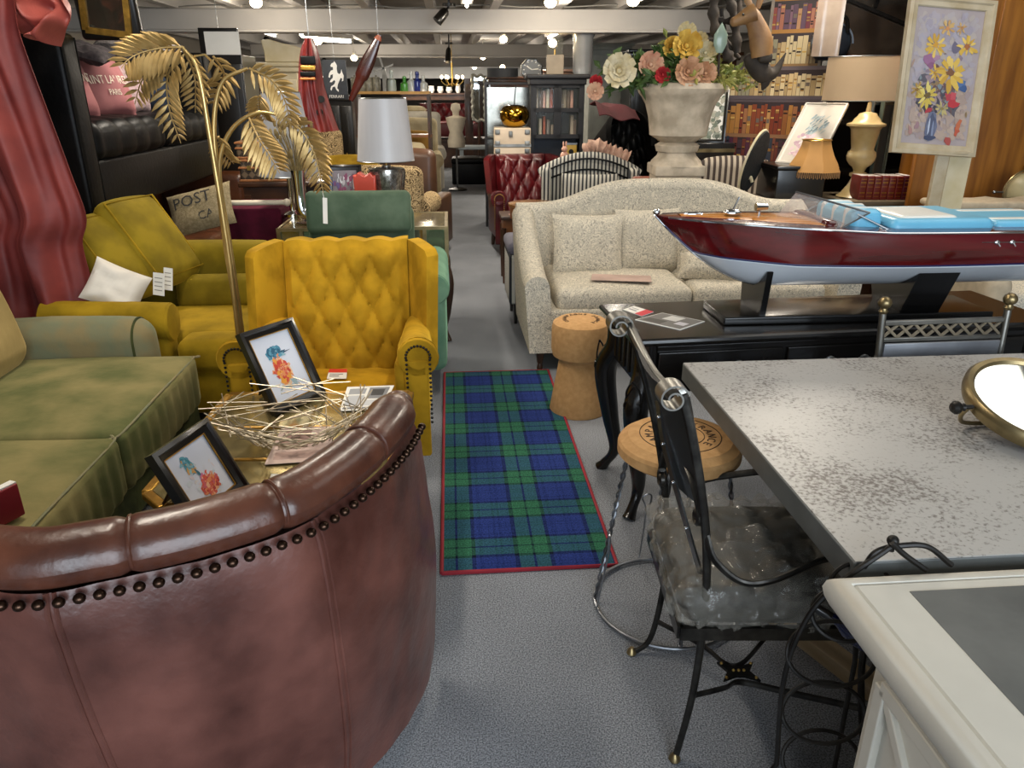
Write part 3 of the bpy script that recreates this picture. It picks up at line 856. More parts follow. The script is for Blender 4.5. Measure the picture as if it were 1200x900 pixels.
# ------------------------------------------------------------------ mustard button-back wing chair
M['mustard'] = velvet('mustard_velvet', '#bd901f', '#987213', 5)
wc = wing_chair('wing_chair', 'mustard velvet button-back wing chair beyond the gilt coffee table', 'armchair', M['mustard'], M['dark_wood'], (-0.768, 3.20, 0), AIS * 0.6, w=0.835, h=0.942, cols=4.6, rows=5.7, seatz=0.33, dk=0.85)
def tag_paint(q, P, z):
    uvrect(q, P, z, 0, .62, 1, 1, '#d4352a'); uvrect(q, P, z, .1, .2, .6, .3, '#777777'); uvrect(q, P, z, .1, .4, .8, .48, '#777777')
tg = paper_sheet('price_card', 'white price card with a red top on the mustard wing chair seat', [(383, 444), (406, 444), (407, 433), (386, 433)], 0.388, M['paper'], tag_paint, 'price card')

# ------------------------------------------------------------------ green velvet sofa at the left edge
M['olive'] = velvet('olive_velvet', '#82794f', '#555a35', 2.6)
M['olive_dark'] = velvet('dark_olive_velvet', '#454a2a', '#2f3520', 6)
M['sage'] = velvet('sage_velvet', '#74775e', '#857856', 5)
M['tan_velvet'] = velvet('tan_velvet', '#a8925f', '#8d7a4c', 3)
gs = thing('sofa', 'olive green velvet sofa at the left edge, red drape hanging behind it', 'sofa', (-1.37, 2.36, 0), AIS)
def shirr(q, n):
    # gathered front edge
    if n[0] > 0.55: q = q + V((0.006 * math.sin(q.y * 75) * (n[0] - 0.5) * (1 - n[2] * 0.6), 0, 0))
    q = q + V((0, 0, 0.006 * noise.noise(q * 4.0)))
    return q
for (y0, y1) in ((-0.88, 0.0), (0.0, 0.86)):
    obj('seat_cushion', MB().soft((-0.39, (y0 + y1) / 2, 0.37), (0.80, y1 - y0 - 0.004, 0.23), 0.034, 4, (10, 60, 3), puff=(0.012, 0, 0.035), fn=shirr), M['olive'], gs)
for (y0, y1) in ((-0.88, 0.0), (0.0, 0.86)):
    obj('seat_piping', MB().tube(spline([(-.03, y0 + .016, .476), (-.002, y0 + .035, .473), (.0, (y0 + y1) / 2, .476), (-.002, y1 - .035, .473), (-.03, y1 - .016, .476)] + ([(-.6, y1 - .016, .48)] if y1 > .5 else []), 6), .005, 6), M['sage'], gs)
obj('base', MB().soft((-0.48, 0.0, 0.17), (0.86, 1.9, 0.2), 0.02, 2, (1, 1, 1)), M['olive_dark'], gs)
for (y, nm) in ((0.96, 'arm'), (-0.99, 'arm')):
    am = MB().soft((-0.58, y, 0.43), (0.74, 0.20, 0.40), 0.085, 4, (8, 3, 4), puff=(0.012, 0.0, 0.012), fn=lambda q, n: q + V((0, 0, 0.006 * noise.noise(q * 5))))
    a = obj('arm', am, M['sage'], gs)
    pp = MB(); pts = []
    for k in range(25):
        t = PI * (k / 24)
        pts.append((-0.58 + 0.315, y + 0.098 * math.cos(t), 0.535 + 0.094 * math.sin(t)))
    pts = [(pts[0][0], pts[0][1], 0.26)] + pts + [(pts[-1][0], pts[-1][1], 0.26)]
    pp.tube(pts, 0.006, 6); obj('piping', pp, M['olive_dark'], a)
obj('back', MB().soft((-0.98, 0.0, 0.45), (0.22, 2.1, 0.72), 0.08, 3, (2, 8, 5)), M['olive'], gs)
for (y0, y1) in ((-0.86, -0.02), (0.0, 0.84)):
    mb = MB(Matrix.Translation((-0.80, (y0 + y1) / 2, 0.69)) @ Matrix.Rotation(R(-12), 4, 'Y'))
    mb.soft((0, 0, 0), (0.2, y1 - y0 - 0.01, 0.44), 0.09, 4, (3, 8, 6), puff=(0.06, 0, 0.02)); obj('back_cushion', mb, M['tan_velvet'], gs, label='tan back cushion')
for x in (-0.12, -0.9):
    for y in (-0.85, 0.9): obj('foot', MB().lathe([(0.02, 0), (0.03, 0.03), (0.03, 0.075)], 10, (x, y, 0)), M['dark_wood'], gs)
# a red leather purse-like book corner at the very left edge
p = G(4, 612, 0.505)
rb = thing('book', 'dark red book standing at the left edge of the green sofa seat', 'book', (p.x - 0.01, p.y - 0.02, 0.5), R(70))
obj('cover', MB().soft((0, 0, 0.05), (0.16, 0.03, 0.10), 0.006, 2, (1, 1, 1)), mat('dark_red_cloth', '#7a1420', rough=0.5), rb)
obj('page_block', MB().box((0.002, 0, 0.053), (0.152, 0.022, 0.1)), M['paper'], rb)

# ------------------------------------------------------------------ yellow sofa behind it
M['yellow'] = velvet('yellow_velvet', '#a5851c', '#836a12', 4)
M['yellow_olive'] = velvet('old_gold_velvet', '#89741a', '#6d5c12', 4)
ys = thing('chaise', 'mustard yellow velvet chaise under the black leather sofa, with one rolled arm', 'chaise', (-1.32, 3.48, 0), AIS)
obj('base', MB().soft((-0.40, 0.44, 0.19), (0.78, 0.84, 0.24), 0.03, 2, (6, 3, 2), puff=(0, .01, 0)), M['yellow'], ys)
obj('seat_cushion', MB().soft((-0.315, 0.41, 0.38), (0.61, 0.54, 0.17), 0.06, 4, (10, 8, 2), puff=(0, 0.012, 0.022), fn=lambda q, n: q + V((0, 0, .008 * noise.noise(q * 4)))), M['yellow'], ys)
am = MB(); am.soft((-0.62, 0.07, 0.34), (0.56, 0.13, 0.45), 0.03, 2, (4, 2, 3))
am.tube([(-0.92, 0.07, 0.575), (-0.6, 0.07, 0.56), (-0.34, 0.07, 0.545)], [0.085, 0.092, 0.095], 18)
a = obj('arm', am, M['yellow'], ys)
f = MB().at((-0.34, 0.07, 0.545), ry=PI / 2); f.lathe([(0.095, 0), (0.088, 0.014), (0.05, 0.018), (0.0, 0.018)], 18); obj('arm_front', f, M['yellow'], a)
obj('seat_front', MB().soft((-0.16, 0.09, 0.38), (0.31, 0.20, 0.168), 0.05, 4, (5, 3, 2), puff=(0, .01, .01)), M['yellow'], ys)
obj('back', MB().soft((-0.40, 0.90, 0.50), (0.80, 0.18, 0.56), 0.07, 3, (8, 2, 5), puff=(0, 0.02, 0.01)), M['yellow_olive'], ys)
obj('back_cushion', MB(Matrix.Translation((-0.27, 0.72, 0.53)) @ Matrix.Rotation(R(-10), 4, 'X')).soft((0, 0, 0), (0.5, 0.13, 0.20), 0.05, 3, (6, 2, 5), puff=(0, 0.03, 0)), M['yellow_olive'], ys)
for x in (-0.06, -0.72):
    for y in (0.08, 0.8): obj('foot', MB().lathe([(0.02, 0), (0.03, 0.03), (0.03, 0.075)], 10, (x, y, 0)), M['dark_wood'], ys)
# loose seat cushions leaning on its left end
for (i, cpx, Yc, wd, hh, lean, yaw, lab) in ((0, (140, 300), 3.90, 0.44, 0.46, 34, -16, 'loose yellow box cushion leaning on the yellow chaise arm, nearer the drape'), (1, (175, 283), 4.10, 0.42, 0.50, 34, -12, 'loose yellow box cushion with a bright edge, leaning behind the price tags')):
    c = W(cpx[0], cpx[1], Yc)
    k = thing('box_cushion', lab, 'cushion', c, 0, 'loose cushions on the yellow chaise')
    mb = MB(Matrix.Rotation(R(yaw), 4, 'Z') @ Matrix.Rotation(R(-lean), 4, 'Y'))
    mb.soft((0, 0, 0), (0.13, wd, hh), 0.06, 4, (2, 8, 8), puff=(0.03, 0.02, 0.02)); obj('cover', mb, M['yellow_olive'], k)
    pm = MB(mb.M.copy())
    for sx in (-1, 1):
        e = [(sx * .06, -wd / 2 + .02, -hh / 2 + .02), (sx * .06, wd / 2 - .02, -hh / 2 + .02), (sx * .06, wd / 2 - .02, hh / 2 - .02), (sx * .06, -wd / 2 + .02, hh / 2 - .02)]
        pm.tube(e, 0.006, 6, closed=True)
    obj('piping', pm, M['yellow'], k)
wp = thing('pillow', 'plain white pillow between the red drape and the yellow chaise arm', 'pillow', W(136, 337, 3.585))
obj('cover', pillow(MB().at((0, 0, 0), rx=R(-25), rz=R(14), ry=R(28)), 0.26, 0.22, 0.12, wr=0.02), mat('white_cotton', '#d9d2c6', rough=0.8, var=0.06, bump=.1, bscale=20), wp)
for (px, py, w_, lab) in ((186, 333, .075, 'first'), (197, 327, .06, 'second')):
    p = W(px, py, 3.62 + (0.06 if px > 190 else 0))
    k = thing('price_tag', 'white handwritten price tag, %s of two against the yellow cushions' % lab, 'price tag', p, R(-25), 'price tags on the yellow chaise')
    obj('card', MB().at(rx=R(-12)).box((0, 0, 0), (w_, 0.003, 0.11)), M['paper'], k)
    pr = MB().at(rx=R(-12))
    for j in range(4): pr.box((0, -0.002, 0.03 - j * 0.02), (w_ * 0.7, 0.0008, 0.004), hexc('#8b8880'))
    obj('writing', pr, M['vc'], k)
p = G(217, 349, 0.475)
k = thing('paper_slip', 'narrow paper slip lying on the yellow chaise seat', 'paper', p, R(4))
obj('sheet', MB().box((0, 0, 0.003), (0.085, 0.035, 0.002)), mat('beige_paper', '#b79b6e', rough=.8), k)
# ------------------------------------------------------------------ grey mottled dining table
def mottled():
    m, n, l, b = nt('distressed_zinc')
    tc = n.new('ShaderNodeTexCoord')
    a = n.new('ShaderNodeTexNoise'); a.inputs['Scale'].default_value = 95; a.inputs['Detail'].default_value = 6; a.inputs['Roughness'].default_value = .7
    c = n.new('ShaderNodeTexNoise'); c.inputs['Scale'].default_value = 4; c.inputs['Detail'].default_value = 4
    l.new(tc.outputs['Object'], a.inputs['Vector']); l.new(tc.outputs['Object'], c.inputs['Vector'])
    ad = n.new('ShaderNodeMath'); ad.operation = 'MULTIPLY_ADD'; ad.inputs[1].default_value = 0.55
    l.new(c.outputs['Fac'], ad.inputs[0]); l.new(a.outputs['Fac'], ad.inputs[2])
    r = n.new('ShaderNodeValToRGB'); r.color_ramp.elements[0].position = 0.80; r.color_ramp.elements[1].position = 0.93
    r.color_ramp.elements[0].color = (*hexc('#b3b1ad'), 1); r.color_ramp.elements[1].color = (*hexc('#6b655f'), 1)
    l.new(ad.outputs[0], r.inputs['Fac']); l.new(r.outputs['Color'], b.inputs['Base Color'])
    b.inputs['Roughness'].default_value = 0.42; b.inputs['Metallic'].default_value = 0.15
    return m
TBZ = 0.76
P00, P01 = G(800, 425, TBZ), G(985, 657, TBZ)
dt = thing('dining_table', 'grey mottled zinc-topped dining table at the right', 'table', (P00.x, P00.y, 0), R(4.6))
tw, td = 1.75, 1.13
M['zinc_edge'] = mat('grey_edge', '#626564', rough=0.5, var=0.12, scale=12, metal=.2)
obj('table_edge', MB().box((tw / 2, -td / 2, TBZ - 0.031), (tw, td, 0.058)), M['zinc_edge'], dt, bevel=0.003)
obj('table_top', MB().box((tw / 2, -td / 2, TBZ - 0.0015), (tw - .004, td - .004, 0.004)), mottled(), dt)
ap = MB(); ap.box((tw / 2, -0.09, TBZ - 0.10), (tw - .2, 0.03, 0.08)); obj('apron', ap, M['zinc_edge'], dt)
obj('apron', MB().box((tw / 2, -td + 0.09, TBZ - 0.10), (tw - .2, 0.03, 0.08)), M['zinc_edge'], dt)
for (x, y) in ((0.62, -0.3), (0.62, -td + 0.3), (tw - .3, -0.3), (tw - .3, -td + 0.3)):
    obj('leg', MB().box((x, y, (TBZ - .06) / 2), (0.08, 0.08, TBZ - .06)), M['zinc_edge'], dt, bevel=0.005)

# vanity mirror lying back on the table
vc_ = G(1216, 512, TBZ)
vm = thing('vanity_mirror', 'round brass-framed vanity mirror tilted back on the grey table', 'mirror', (vc_.x, vc_.y, TBZ))
vR = 0.185
vM = Matrix.Translation((0, 0.02, 0.085)) @ Matrix.Rotation(R(6), 4, 'Z') @ Matrix.Rotation(R(18), 4, 'X')
fr = MB(vM.copy()); fr.lathe([(vR - .022, -0.012), (vR - .004, -0.022), (vR, -0.01), (vR, 0.006), (vR - .008, 0.016), (vR - .02, 0.014), (vR - .026, 0.006)], 56, cap=False)
fr.lathe([(0.0, -0.03), (vR * .6, -0.026), (vR - .02, -0.012)], 56, cap=False)
M['old_brass'] = mat('aged_brass', '#8a7a58', rough=0.35, metal=0.9, var=0.25, scale=14)
obj('frame', fr, M['old_brass'], vm)
gl = MB(vM.copy()); gl.lathe([(0, 0.0065), (vR - .024, 0.0065), (vR - .024, 0.004), (0, 0.004)], 56, cap=False); obj('mirror_glass', gl, M['mirror'], vm)
for s in (-1, 1):
    k = MB(vM.copy()); k.at(); k.M = vM @ Matrix.Translation((s * (vR + .004), 0, 0)) @ Matrix.Rotation(s * PI / 2, 4, 'Y')
    k.lathe([(0.006, 0), (0.006, 0.02), (0.011, 0.024), (0.008, 0.03), (0.017, 0.040), (0.018, 0.048), (0.012, 0.056), (0.0, 0.058)], 12); obj('pivot_knob', k, M['iron'], vm)
    a = vM @ V((s * (vR + .014), 0, 0)); sb = MB(); sb.tube(spline([a, (a.x * .98, a.y + .03, .045), (a.x * .75, .06, .012), (0, 0.08, 0.008)], 6), 0.006, 8); obj('stand_arm', sb, M['old_brass'], vm)
obj('stand_foot', MB().lathe([(0.07, 0), (0.07, 0.008), (0.02, 0.016), (0, 0.016)], 24, (0, 0.08, 0)), M['old_brass'], vm)

# ------------------------------------------------------------------ white chest with a slate inset at the bottom right corner
CZ = 0.77
c0 = G(965, 670, CZ)
ch = thing('chest', 'off-white painted chest with a grey slate inset in its top, bottom right corner', 'chest', (c0.x, c0.y - .005, 0), R(4.6))
M['offwhite'] = mat('off_white_paint', '#cdc9bd', rough=0.5, var=0.06, scale=5)
cw, cd = 1.0, 0.75
tp = MB()
prof = [(0.035, -0.085), (0.03, -0.075), (0.012, -0.06), (0.004, -0.045), (0.0, -0.028), (0.004, -0.012), (0.012, -0.004), (0.024, 0.0), (0.034, 0.0), (0.037, -0.005), (0.041, 0.0), (0.17, 0.0), (0.175, -0.006)]
vs = []; fs = []; n = len(prof)
for (cx, cy, sx, sy) in ((0, -cd, 1, 1), (cw, -cd, -1, 1), (cw, 0, -1, -1), (0, 0, 1, -1)):
    for (d, z) in prof: vs.append((cx + sx * d, cy + sy * d, CZ + z))
for k in range(4):
    k2 = (k + 1) % 4
    for i in range(n - 1): fs.append((k * n + i, k2 * n + i, k2 * n + i + 1, k * n + i + 1))
tp.add(vs, fs); obj('top_moulding', tp, M['offwhite'], ch, smooth=35)
obj('inner_panel', MB().box((cw / 2, -cd / 2, CZ - .011), (cw - .34, cd - .34, .022)), M['offwhite'], ch)
obj('slate_inset', MB().box((cw / 2, -cd / 2, CZ - 0.003), (cw - .25, cd - .13, 0.008)), mat('grey_slate', '#60625f', rough=0.42, c2='#4b4e4c', scale=7, bump=.05, detail=7), ch, label='grey slate inset')
bx = 0.06
body = MB(); pl = [(bx, -bx - .05), (bx + .05, -bx), (cw - bx - .05, -bx), (cw - bx, -bx - .05), (cw - bx, -cd + bx + .05), (cw - bx - .05, -cd + bx), (bx + .05, -cd + bx), (bx, -cd + bx + .05)]
body.prism(pl, 0.10, CZ - .07); obj('body', body, M['offwhite'], ch, bevel=0.004)
fm = MB()
y0, y1, z0, z1 = -bx - .09, -cd + bx + .09, 0.17, CZ - .13
for (a, b) in (((y0, z0), (y1, z0)), ((y1, z0), (y1, z1)), ((y1, z1), (y0, z1)), ((y0, z1), (y0, z0))): fm.bar((bx - .004, a[0], a[1]), (bx - .004, b[0], b[1]), 0.03, 0.02, up=(1, 0, 0))
obj('side_frame', fm, M['offwhite'], ch, bevel=0.003)
for (a, b) in (((y0, z0), (y1, z1)), ((y0, z1), (y1, z0))):
    obj('trellis_bar', MB().bar((bx - .004, a[0], a[1]), (bx - .004, b[0], b[1]), 0.022, 0.014, up=(1, 0, 0)), M['offwhite'], ch, bevel=0.003)
obj('plinth', MB().soft((cw / 2, -cd / 2, 0.05), (cw - .06, cd - .06, 0.1), 0.012, 2, (1, 1, 1)), M['offwhite'], ch)

# ------------------------------------------------------------------ wrought iron scroll chair drawn up to the grey table
M['black_seat'] = mat('black_seat_pvc', '#131211', rough=0.5, var=0.3, scale=8)
M['worn_iron'] = mat('worn_iron', '#4a4844', rough=0.35, metal=0.85, c2='#2c2a28', scale=18, bump=.08)
ic = thing('scroll_chair', 'wrought iron chair with scrolled back rail drawn up to the grey table', 'chair', (0.45, 1.64, 0))
O = V((0.45, 1.64, 0))
def wl_(px, py, Y): return W(px, py, Y) - O
nearpts = spline([wl_(790, 893, 1.44), wl_(812, 812, 1.445), wl_(826, 715, 1.46), wl_(828, 640, 1.47), wl_(821, 570, 1.47), wl_(810, 505, 1.47), wl_(800, 462, 1.47)], 7)
farpts = spline([wl_(740, 766, 1.83), wl_(762, 748, 1.835), wl_(777, 690, 1.85), wl_(781, 635, 1.86), wl_(778, 560, 1.86), wl_(765, 480, 1.86), wl_(748, 412, 1.86), wl_(738, 382, 1.86)], 7)
for pts in (nearpts, farpts):
    pts[0].z = max(pts[0].z, 0.006)
    obj('rear_leg', MB().tube(pts, [0.0075 + 0.002 * (i / len(pts)) for i in range(len(pts))], 8, flat=(1.2, 0.9)), M['worn_iron'], ic)
# scroll ends and rolled top rail
def scroll(c, r0, turns, plane, flip=1, n=40, start=PI / 2):
    out = []
    for i in range(n):
        t = i / (n - 1); a = start + flip * 2 * PI * turns * t; r = r0 * (1 - 0.78 * t)
        out.append(V(c) + plane[0] * (r * math.cos(a)) + plane[1] * (r * math.sin(a)))
    return out
tn_, tf_ = nearpts[-1], farpts[-1]
rail_dir = (tf_ - tn_).normalized()
rl = MB()
def railp(u): return tn_.lerp(tf_, u) + V((0.010 * math.sin(PI * u), 0, -0.045 * math.sin(PI * u)))
rl.tube([railp(i / 24) for i in range(25)], [.0125 - .003 * math.sin(PI * i / 24) for i in range(25)], 10)
obj('top_rail', rl, M['pewter'], ic)
for c, s_ in ((tn_, -1), (tf_, 1)):
    L0 = .042
    def scf(u, v, c=c, s_=s_):
        t = v; a = R(20) + 2 * PI * 1.45 * t; r = .031 * (1 - .72 * t)
        return c + V((-.027 + r * math.cos(a), 0, .0 + r * math.sin(a))) + rail_dir * ((u - .5) * L0 - s_ * -.008)
    mb = MB(); mb.slab(scf, 2, 46, lambda u, v: V((.004 * math.cos(R(20) + 2 * PI * 1.45 * v), 0, .004 * math.sin(R(20) + 2 * PI * 1.45 * v))))
    obj('rail_scroll', mb, M['pewter'], ic, smooth=60)
# back panel: dark sheet between the uprights
def at_list(L, t): f = t * (len(L) - 1); i = min(len(L) - 2, int(f)); return L[i].lerp(L[i + 1], f - i)
bp_ = MB()
def bpf(u, v):
    a, b = at_list(nearpts, 0.58 + 0.40 * v), at_list(farpts, 0.62 + 0.37 * v)
    sh = 0.16 * (1 - v) ** 1.5
    return a.lerp(b, 0.02 + sh + (0.96 - 2 * sh) * u) + V((0.004 - 0.02 * math.sin(PI * u), 0, -0.03 * math.sin(PI * u) * v))
bp_.slab(bpf, 10, 12, (0.012, 0, 0)); obj('back_panel', bp_, M['black_seat'], ic)
# lower scroll straps under the back panel
for sgn, L in ((1, nearpts), (-1, farpts)):
    a = at_list(L, 0.60); mid = at_list(nearpts, .66).lerp(at_list(farpts, .66), 0.5)
    st_ = spline([a + V((0, 0, -.02)), a.lerp(mid, .35) + V((-.004, 0, .035)), a.lerp(mid, .8) + V((-.004, 0, .05)), mid + V((0, 0, .06))], 6)
    obj('back_strap', MB().tube(st_, 0.006, 6, flat=(2, .8), up=(1, 0, 0)), M['worn_iron'], ic)
    s = scroll(a + V((-0.004, 0.026 * sgn, -0.03)), 0.026, 1.3, (V((0, -sgn, 0)), V((0, 0, 1))), -1, start=PI * .5)
    obj('back_scroll', MB().tube(s, 0.006, 6, flat=(1.6, 1), up=(1, 0, 0)), M['worn_iron'], ic)
# riveted strap running from the back down to the seat
st_ = [wl_(771, 470, 1.66), wl_(778, 520, 1.64), wl_(800, 600, 1.58), wl_(829, 700, 1.50)]
sp_ = spline(st_, 5)
obj('riveted_strap', MB().tube(sp_, 0.010, 4, flat=(.4, 1.1), up=(-1, -.4, 0.2)), M['steel'], ic)
obj('strap_rivet', studs(MB(), [p + V((-.004, -0.003, 0.001)) for p in sp_[2::3]], 0.004), M['chrome'], ic)['kind'] = 'stuff'
# seat wrapped in clear plastic
seat = MB().soft((0.20, 0.02, 0.455), (0.50, 0.42, 0.10), 0.045, 4, (6, 6, 2), puff=(0, 0, 0.03))
obj('seat', seat, M['black_seat'], ic)
def crumple(q, n):
    k = 0.016 * noise.noise(q * 16) + 0.026 * abs(noise.noise(q * 24)) - .006 + .006 * noise.noise(q * 60)
    return q + V(n) * k
wrapm = mat('clear_plastic_wrap', '#b9b4a8', rough=0.12, var=0.02, alpha=0.24, spec=1.0, bump=1.0, bscale=30)
obj('plastic_wrap', MB().soft((0.20, 0.02, 0.46), (0.53, 0.45, 0.13), 0.05, 4, (46, 40, 6), puff=(0, 0, 0.03), fn=crumple), wrapm, ic, label='clear plastic wrapping')
sf = MB()
for (a, b) in (((-.05, -.19), (.45, -.19)), ((.45, -.19), (.45, .23)), ((.45, .23), (-.05, .23)), ((-.05, .23), (-.05, -.19))): sf.bar((a[0], a[1], .395), (b[0], b[1], .395), 0.014, 0.035, up=(0, 0, 1))
obj('seat_frame', sf, M['worn_iron'], ic)
# arms
for yy, L in ((-0.19, nearpts), (0.24, farpts)):
    a = at_list(L, 0.53)
    arm = spline([a, V((a.x + .02, yy, .60)), V((a.x + .08, yy - .02 * (1 if yy < 0 else -1), .555)), V((0.14, yy - .03 * (1 if yy < 0 else -1), .565)), V((0.26, yy, .60)), V((0.34, yy + .01, .60))], 7)
    obj('arm', MB().tube(arm, 0.008, 8, flat=(1.3, .8)), M['worn_iron'], ic)
    fl_ = spline([V((0.34, yy + .01, .60)), V((0.40, yy, .5)), V((0.40, yy, .3)), V((0.44, yy - .01 * (1 if yy < 0 else -1), .06)), V((0.46, yy, .006))], 6)
    obj('front_leg', MB().tube(fl_, 0.0085, 8), M['worn_iron'], ic)
# arched stretchers joined by a riveted plate
cp = G(865, 790, 0.12) - O
e1, e2, e3, e4 = at_list(nearpts, .16), at_list(farpts, .2), V((0.43, -0.19, .16)), V((0.43, 0.23, .16))
for pa, pb, mid in ((e1, e3, cp + V((0, -.03, 0))), (e2, e4, cp + V((0, .03, 0))), ):
    s = spline([pa, pa.lerp(mid, .55) + V((0.01, 0.03 if mid is pa else 0, 0)), mid, mid.lerp(pb, .45), pb], 7)
    obj('stretcher', MB().tube(s, 0.006, 6, flat=(1.6, .8)), M['worn_iron'], ic)
pl = MB(); pl.prism([(-.05, -.035), (-.012, -.018), (.012, -.018), (.05, -.035), (.03, 0), (.05, .035), (.012, .018), (-.012, .018), (-.05, .035), (-.03, 0)], -0.004, 0.004)
for v_ in range(len(pl.v)): pl.v[v_] = pl.v[v_] + cp + V((0, 0, .008))
obj('stretcher_plate', pl, M['iron'], ic)
obj('plate_rivet', studs(MB(), [cp + V((dx, dy, .013)) for dx, dy in ((-.04, -.027), (.04, -.027), (-.04, .027), (.04, .027), (0, 0), (-.014, 0), (.014, 0))], 0.0045), M['brass'], ic)['kind'] = 'stuff'
for p in (nearpts[0], farpts[0]):
    obj('foot_pad', MB().lathe([(0.013, -.006), (0.016, -.001), (0.012, .01), (0.006, .018)], 10, (p.x, p.y, p.z)), M['old_brass'], ic)

# ------------------------------------------------------------------ champagne cork bar stool
def cork_text(mb, words, r, z, size, start):
    a = start
    for chx in words:
        ang = a
        def xf(p, ang=ang):
            x, y = p.x, p.y + r; return V((x * math.cos(ang) - y * math.sin(ang), x * math.sin(ang) + y * math.cos(ang), z + p.z))
        if chx != ' ': mb.text(chx, size, ext=0.0006, xf=xf)
        a -= size * 0.86 / r
sc_ = G(797, 510, 0.62)
bs = thing('cork_bar_stool', 'champagne cork bar stool on twisted wire legs, behind the scroll chair', 'stool', (sc_.x, sc_.y, 0))
sr = 0.187
obj('seat', MB().lathe([(0.0, .555), (sr - .012, .555), (sr, .565), (sr, .592), (sr - .006, .602), (sr - .024, .612), (sr - .03, .618), (sr - .045, .622), (0, .622)], 56), M['cork'], bs, smooth=25)
M['ink'] = mat('burnt_ink', '#3a2614', rough=0.8)
tx = MB(); cork_text(tx, 'CHAMPAGNE', 0.093, 0.6225, 0.036, R(150)); cork_text(tx, 'FRANCE', 0.093, 0.6225, 0.036, R(-38))
for rr in (0.072, 0.122): tx.tube([(rr * math.cos(2 * PI * i / 48), rr * math.sin(2 * PI * i / 48), 0.6225) for i in range(48)], 0.0014, 4, closed=True)
obj('branded_lettering', tx, M['ink'], bs, smooth=0)
M['wire'] = mat('twisted_wire', '#8f9297', rough=0.3, metal=0.95, var=0.2, scale=30)
fr_ = 0.235
for k in range(4):
    a = R(62 + 90 * k + 118)
    A, B = V((0.155 * math.cos(a), 0.155 * math.sin(a), 0.56)), V((fr_ * math.cos(a), fr_ * math.sin(a), 0.02))
    dirn = (B - A).normalized(); u_ = dirn.orthogonal().normalized(); w_ = dirn.cross(u_)
    lg = MB()
    for ph in (0, PI):
        lg.tube([A.lerp(B, i / 90) + (u_ * math.cos(ph + i * .55) + w_ * math.sin(ph + i * .55)) * 0.0045 for i in range(91)], 0.0042, 5)
    obj('leg', lg, M['wire'], bs)
    lp_ = MB(); c1 = A.lerp(B, .62); tang = V((-math.sin(a), math.cos(a), 0))
    lp_.tube(spline([B + V((0, 0, .0)) + tang * .05, c1 + tang * .045, c1 + tang * .06 + V((0, 0, .06)), c1 + tang * .03 + V((0, 0, .07)), c1 + tang * .035 + V((0, 0, .01))], 6), 0.003, 5)
    obj('wire_hook', lp_, M['wire'], bs)
obj('foot_ring', MB().tube([(fr_ * math.cos(2 * PI * i / 60), fr_ * math.sin(2 * PI * i / 60), 0.012) for i in range(60)], 0.0065, 8, closed=True), M['wire'], bs)
obj('top_ring', MB().tube([(.157 * math.cos(2 * PI * i / 40), .157 * math.sin(2 * PI * i / 40), 0.55) for i in range(40)], 0.005, 6, closed=True), M['wire'], bs)

# low cork stool
kc = G(676, 484, 0)
ks = thing('cork_stool', 'low stool shaped like a champagne cork, standing between cream sofa and black desk', 'stool', (kc.x + .01, kc.y + .05, 0))
obj('body', MB().lathe([(0, 0), (0.148, 0), (0.152, 0.012), (0.135, 0.12), (0.118, 0.22), (0.108, 0.285), (0.118, 0.30), (0.142, 0.315), (0.150, 0.35), (0.15, 0.46), (0.143, 0.488), (0.12, 0.503), (0.0, 0.505)], 48), M['cork'], ks)
tx = MB(); cork_text(tx, 'CHAMPAGNE FRANCE ', 0.085, 0.5055, 0.03, R(120)); obj('branded_lettering', tx, M['ink'], ks, smooth=0)

# ------------------------------------------------------------------ black console desk
d0 = G(742, 399, 0.76)
M['desk'] = mat('black_satin_lacquer', '#14110f', rough=0.25, var=0.35, scale=4, coat=.2, rvar=.06)
DL, DD = 1.72, 0.50
dk = thing('console_desk', 'black lacquered console desk with carved cabriole legs, model boat on top', 'desk', (d0.x, d0.y, 0), R(8))
dtp = MB()
prof = [(0.03, -0.04), (0.012, -0.03), (0.0, -0.016), (0.002, -0.006), (0.01, 0.0)]
vs = []; fs = []; n = len(prof)
for (cx, cy, sx, sy) in ((0, 0, 1, 1), (DL, 0, -1, 1), (DL, DD, -1, -1), (0, DD, 1, -1)):
    for (d, z) in prof: vs.append((cx + sx * d, cy + sy * d, 0.76 + z))
for k in range(4):
    k2 = (k + 1) % 4
    for i in range(n - 1): fs.append((k * n + i, k2 * n + i, k2 * n + i + 1, k * n + i + 1))
fs.append(tuple(k * n + n - 1 for k in range(4))); fs.append(tuple(k * n for k in (3, 2, 1, 0)))
dtp.add(vs, fs); obj('desk_top', dtp, M['desk'], dk, smooth=30)
obj('carcass', MB().box((DL / 2, DD / 2, 0.635), (DL - .10, DD - .08, 0.17)), M['desk'], dk, bevel=0.004)
for k in range(3):
    x = 0.10 + (DL - .2) * (k + .5) / 3
    f = obj('drawer', MB().soft((x, 0.036, 0.64), ((DL - .26) / 3, 0.018, 0.115), 0.006, 2, (1, 1, 1)), M['desk'], dk)
    for s in (-.5, .5):
        hb = MB(); hb.ball((x + s * .14, 0.022, 0.645), 0.011, (1.6, .6, 1)); hb.tube(spline([(x + s * .14 - .022, .022, .645), (x + s * .14 - .012, .012, .628), (x + s * .14 + .012, .012, .628), (x + s * .14 + .022, .022, .645)], 4), 0.003, 6)
        obj('drawer_pull', hb, M['steel'], f)
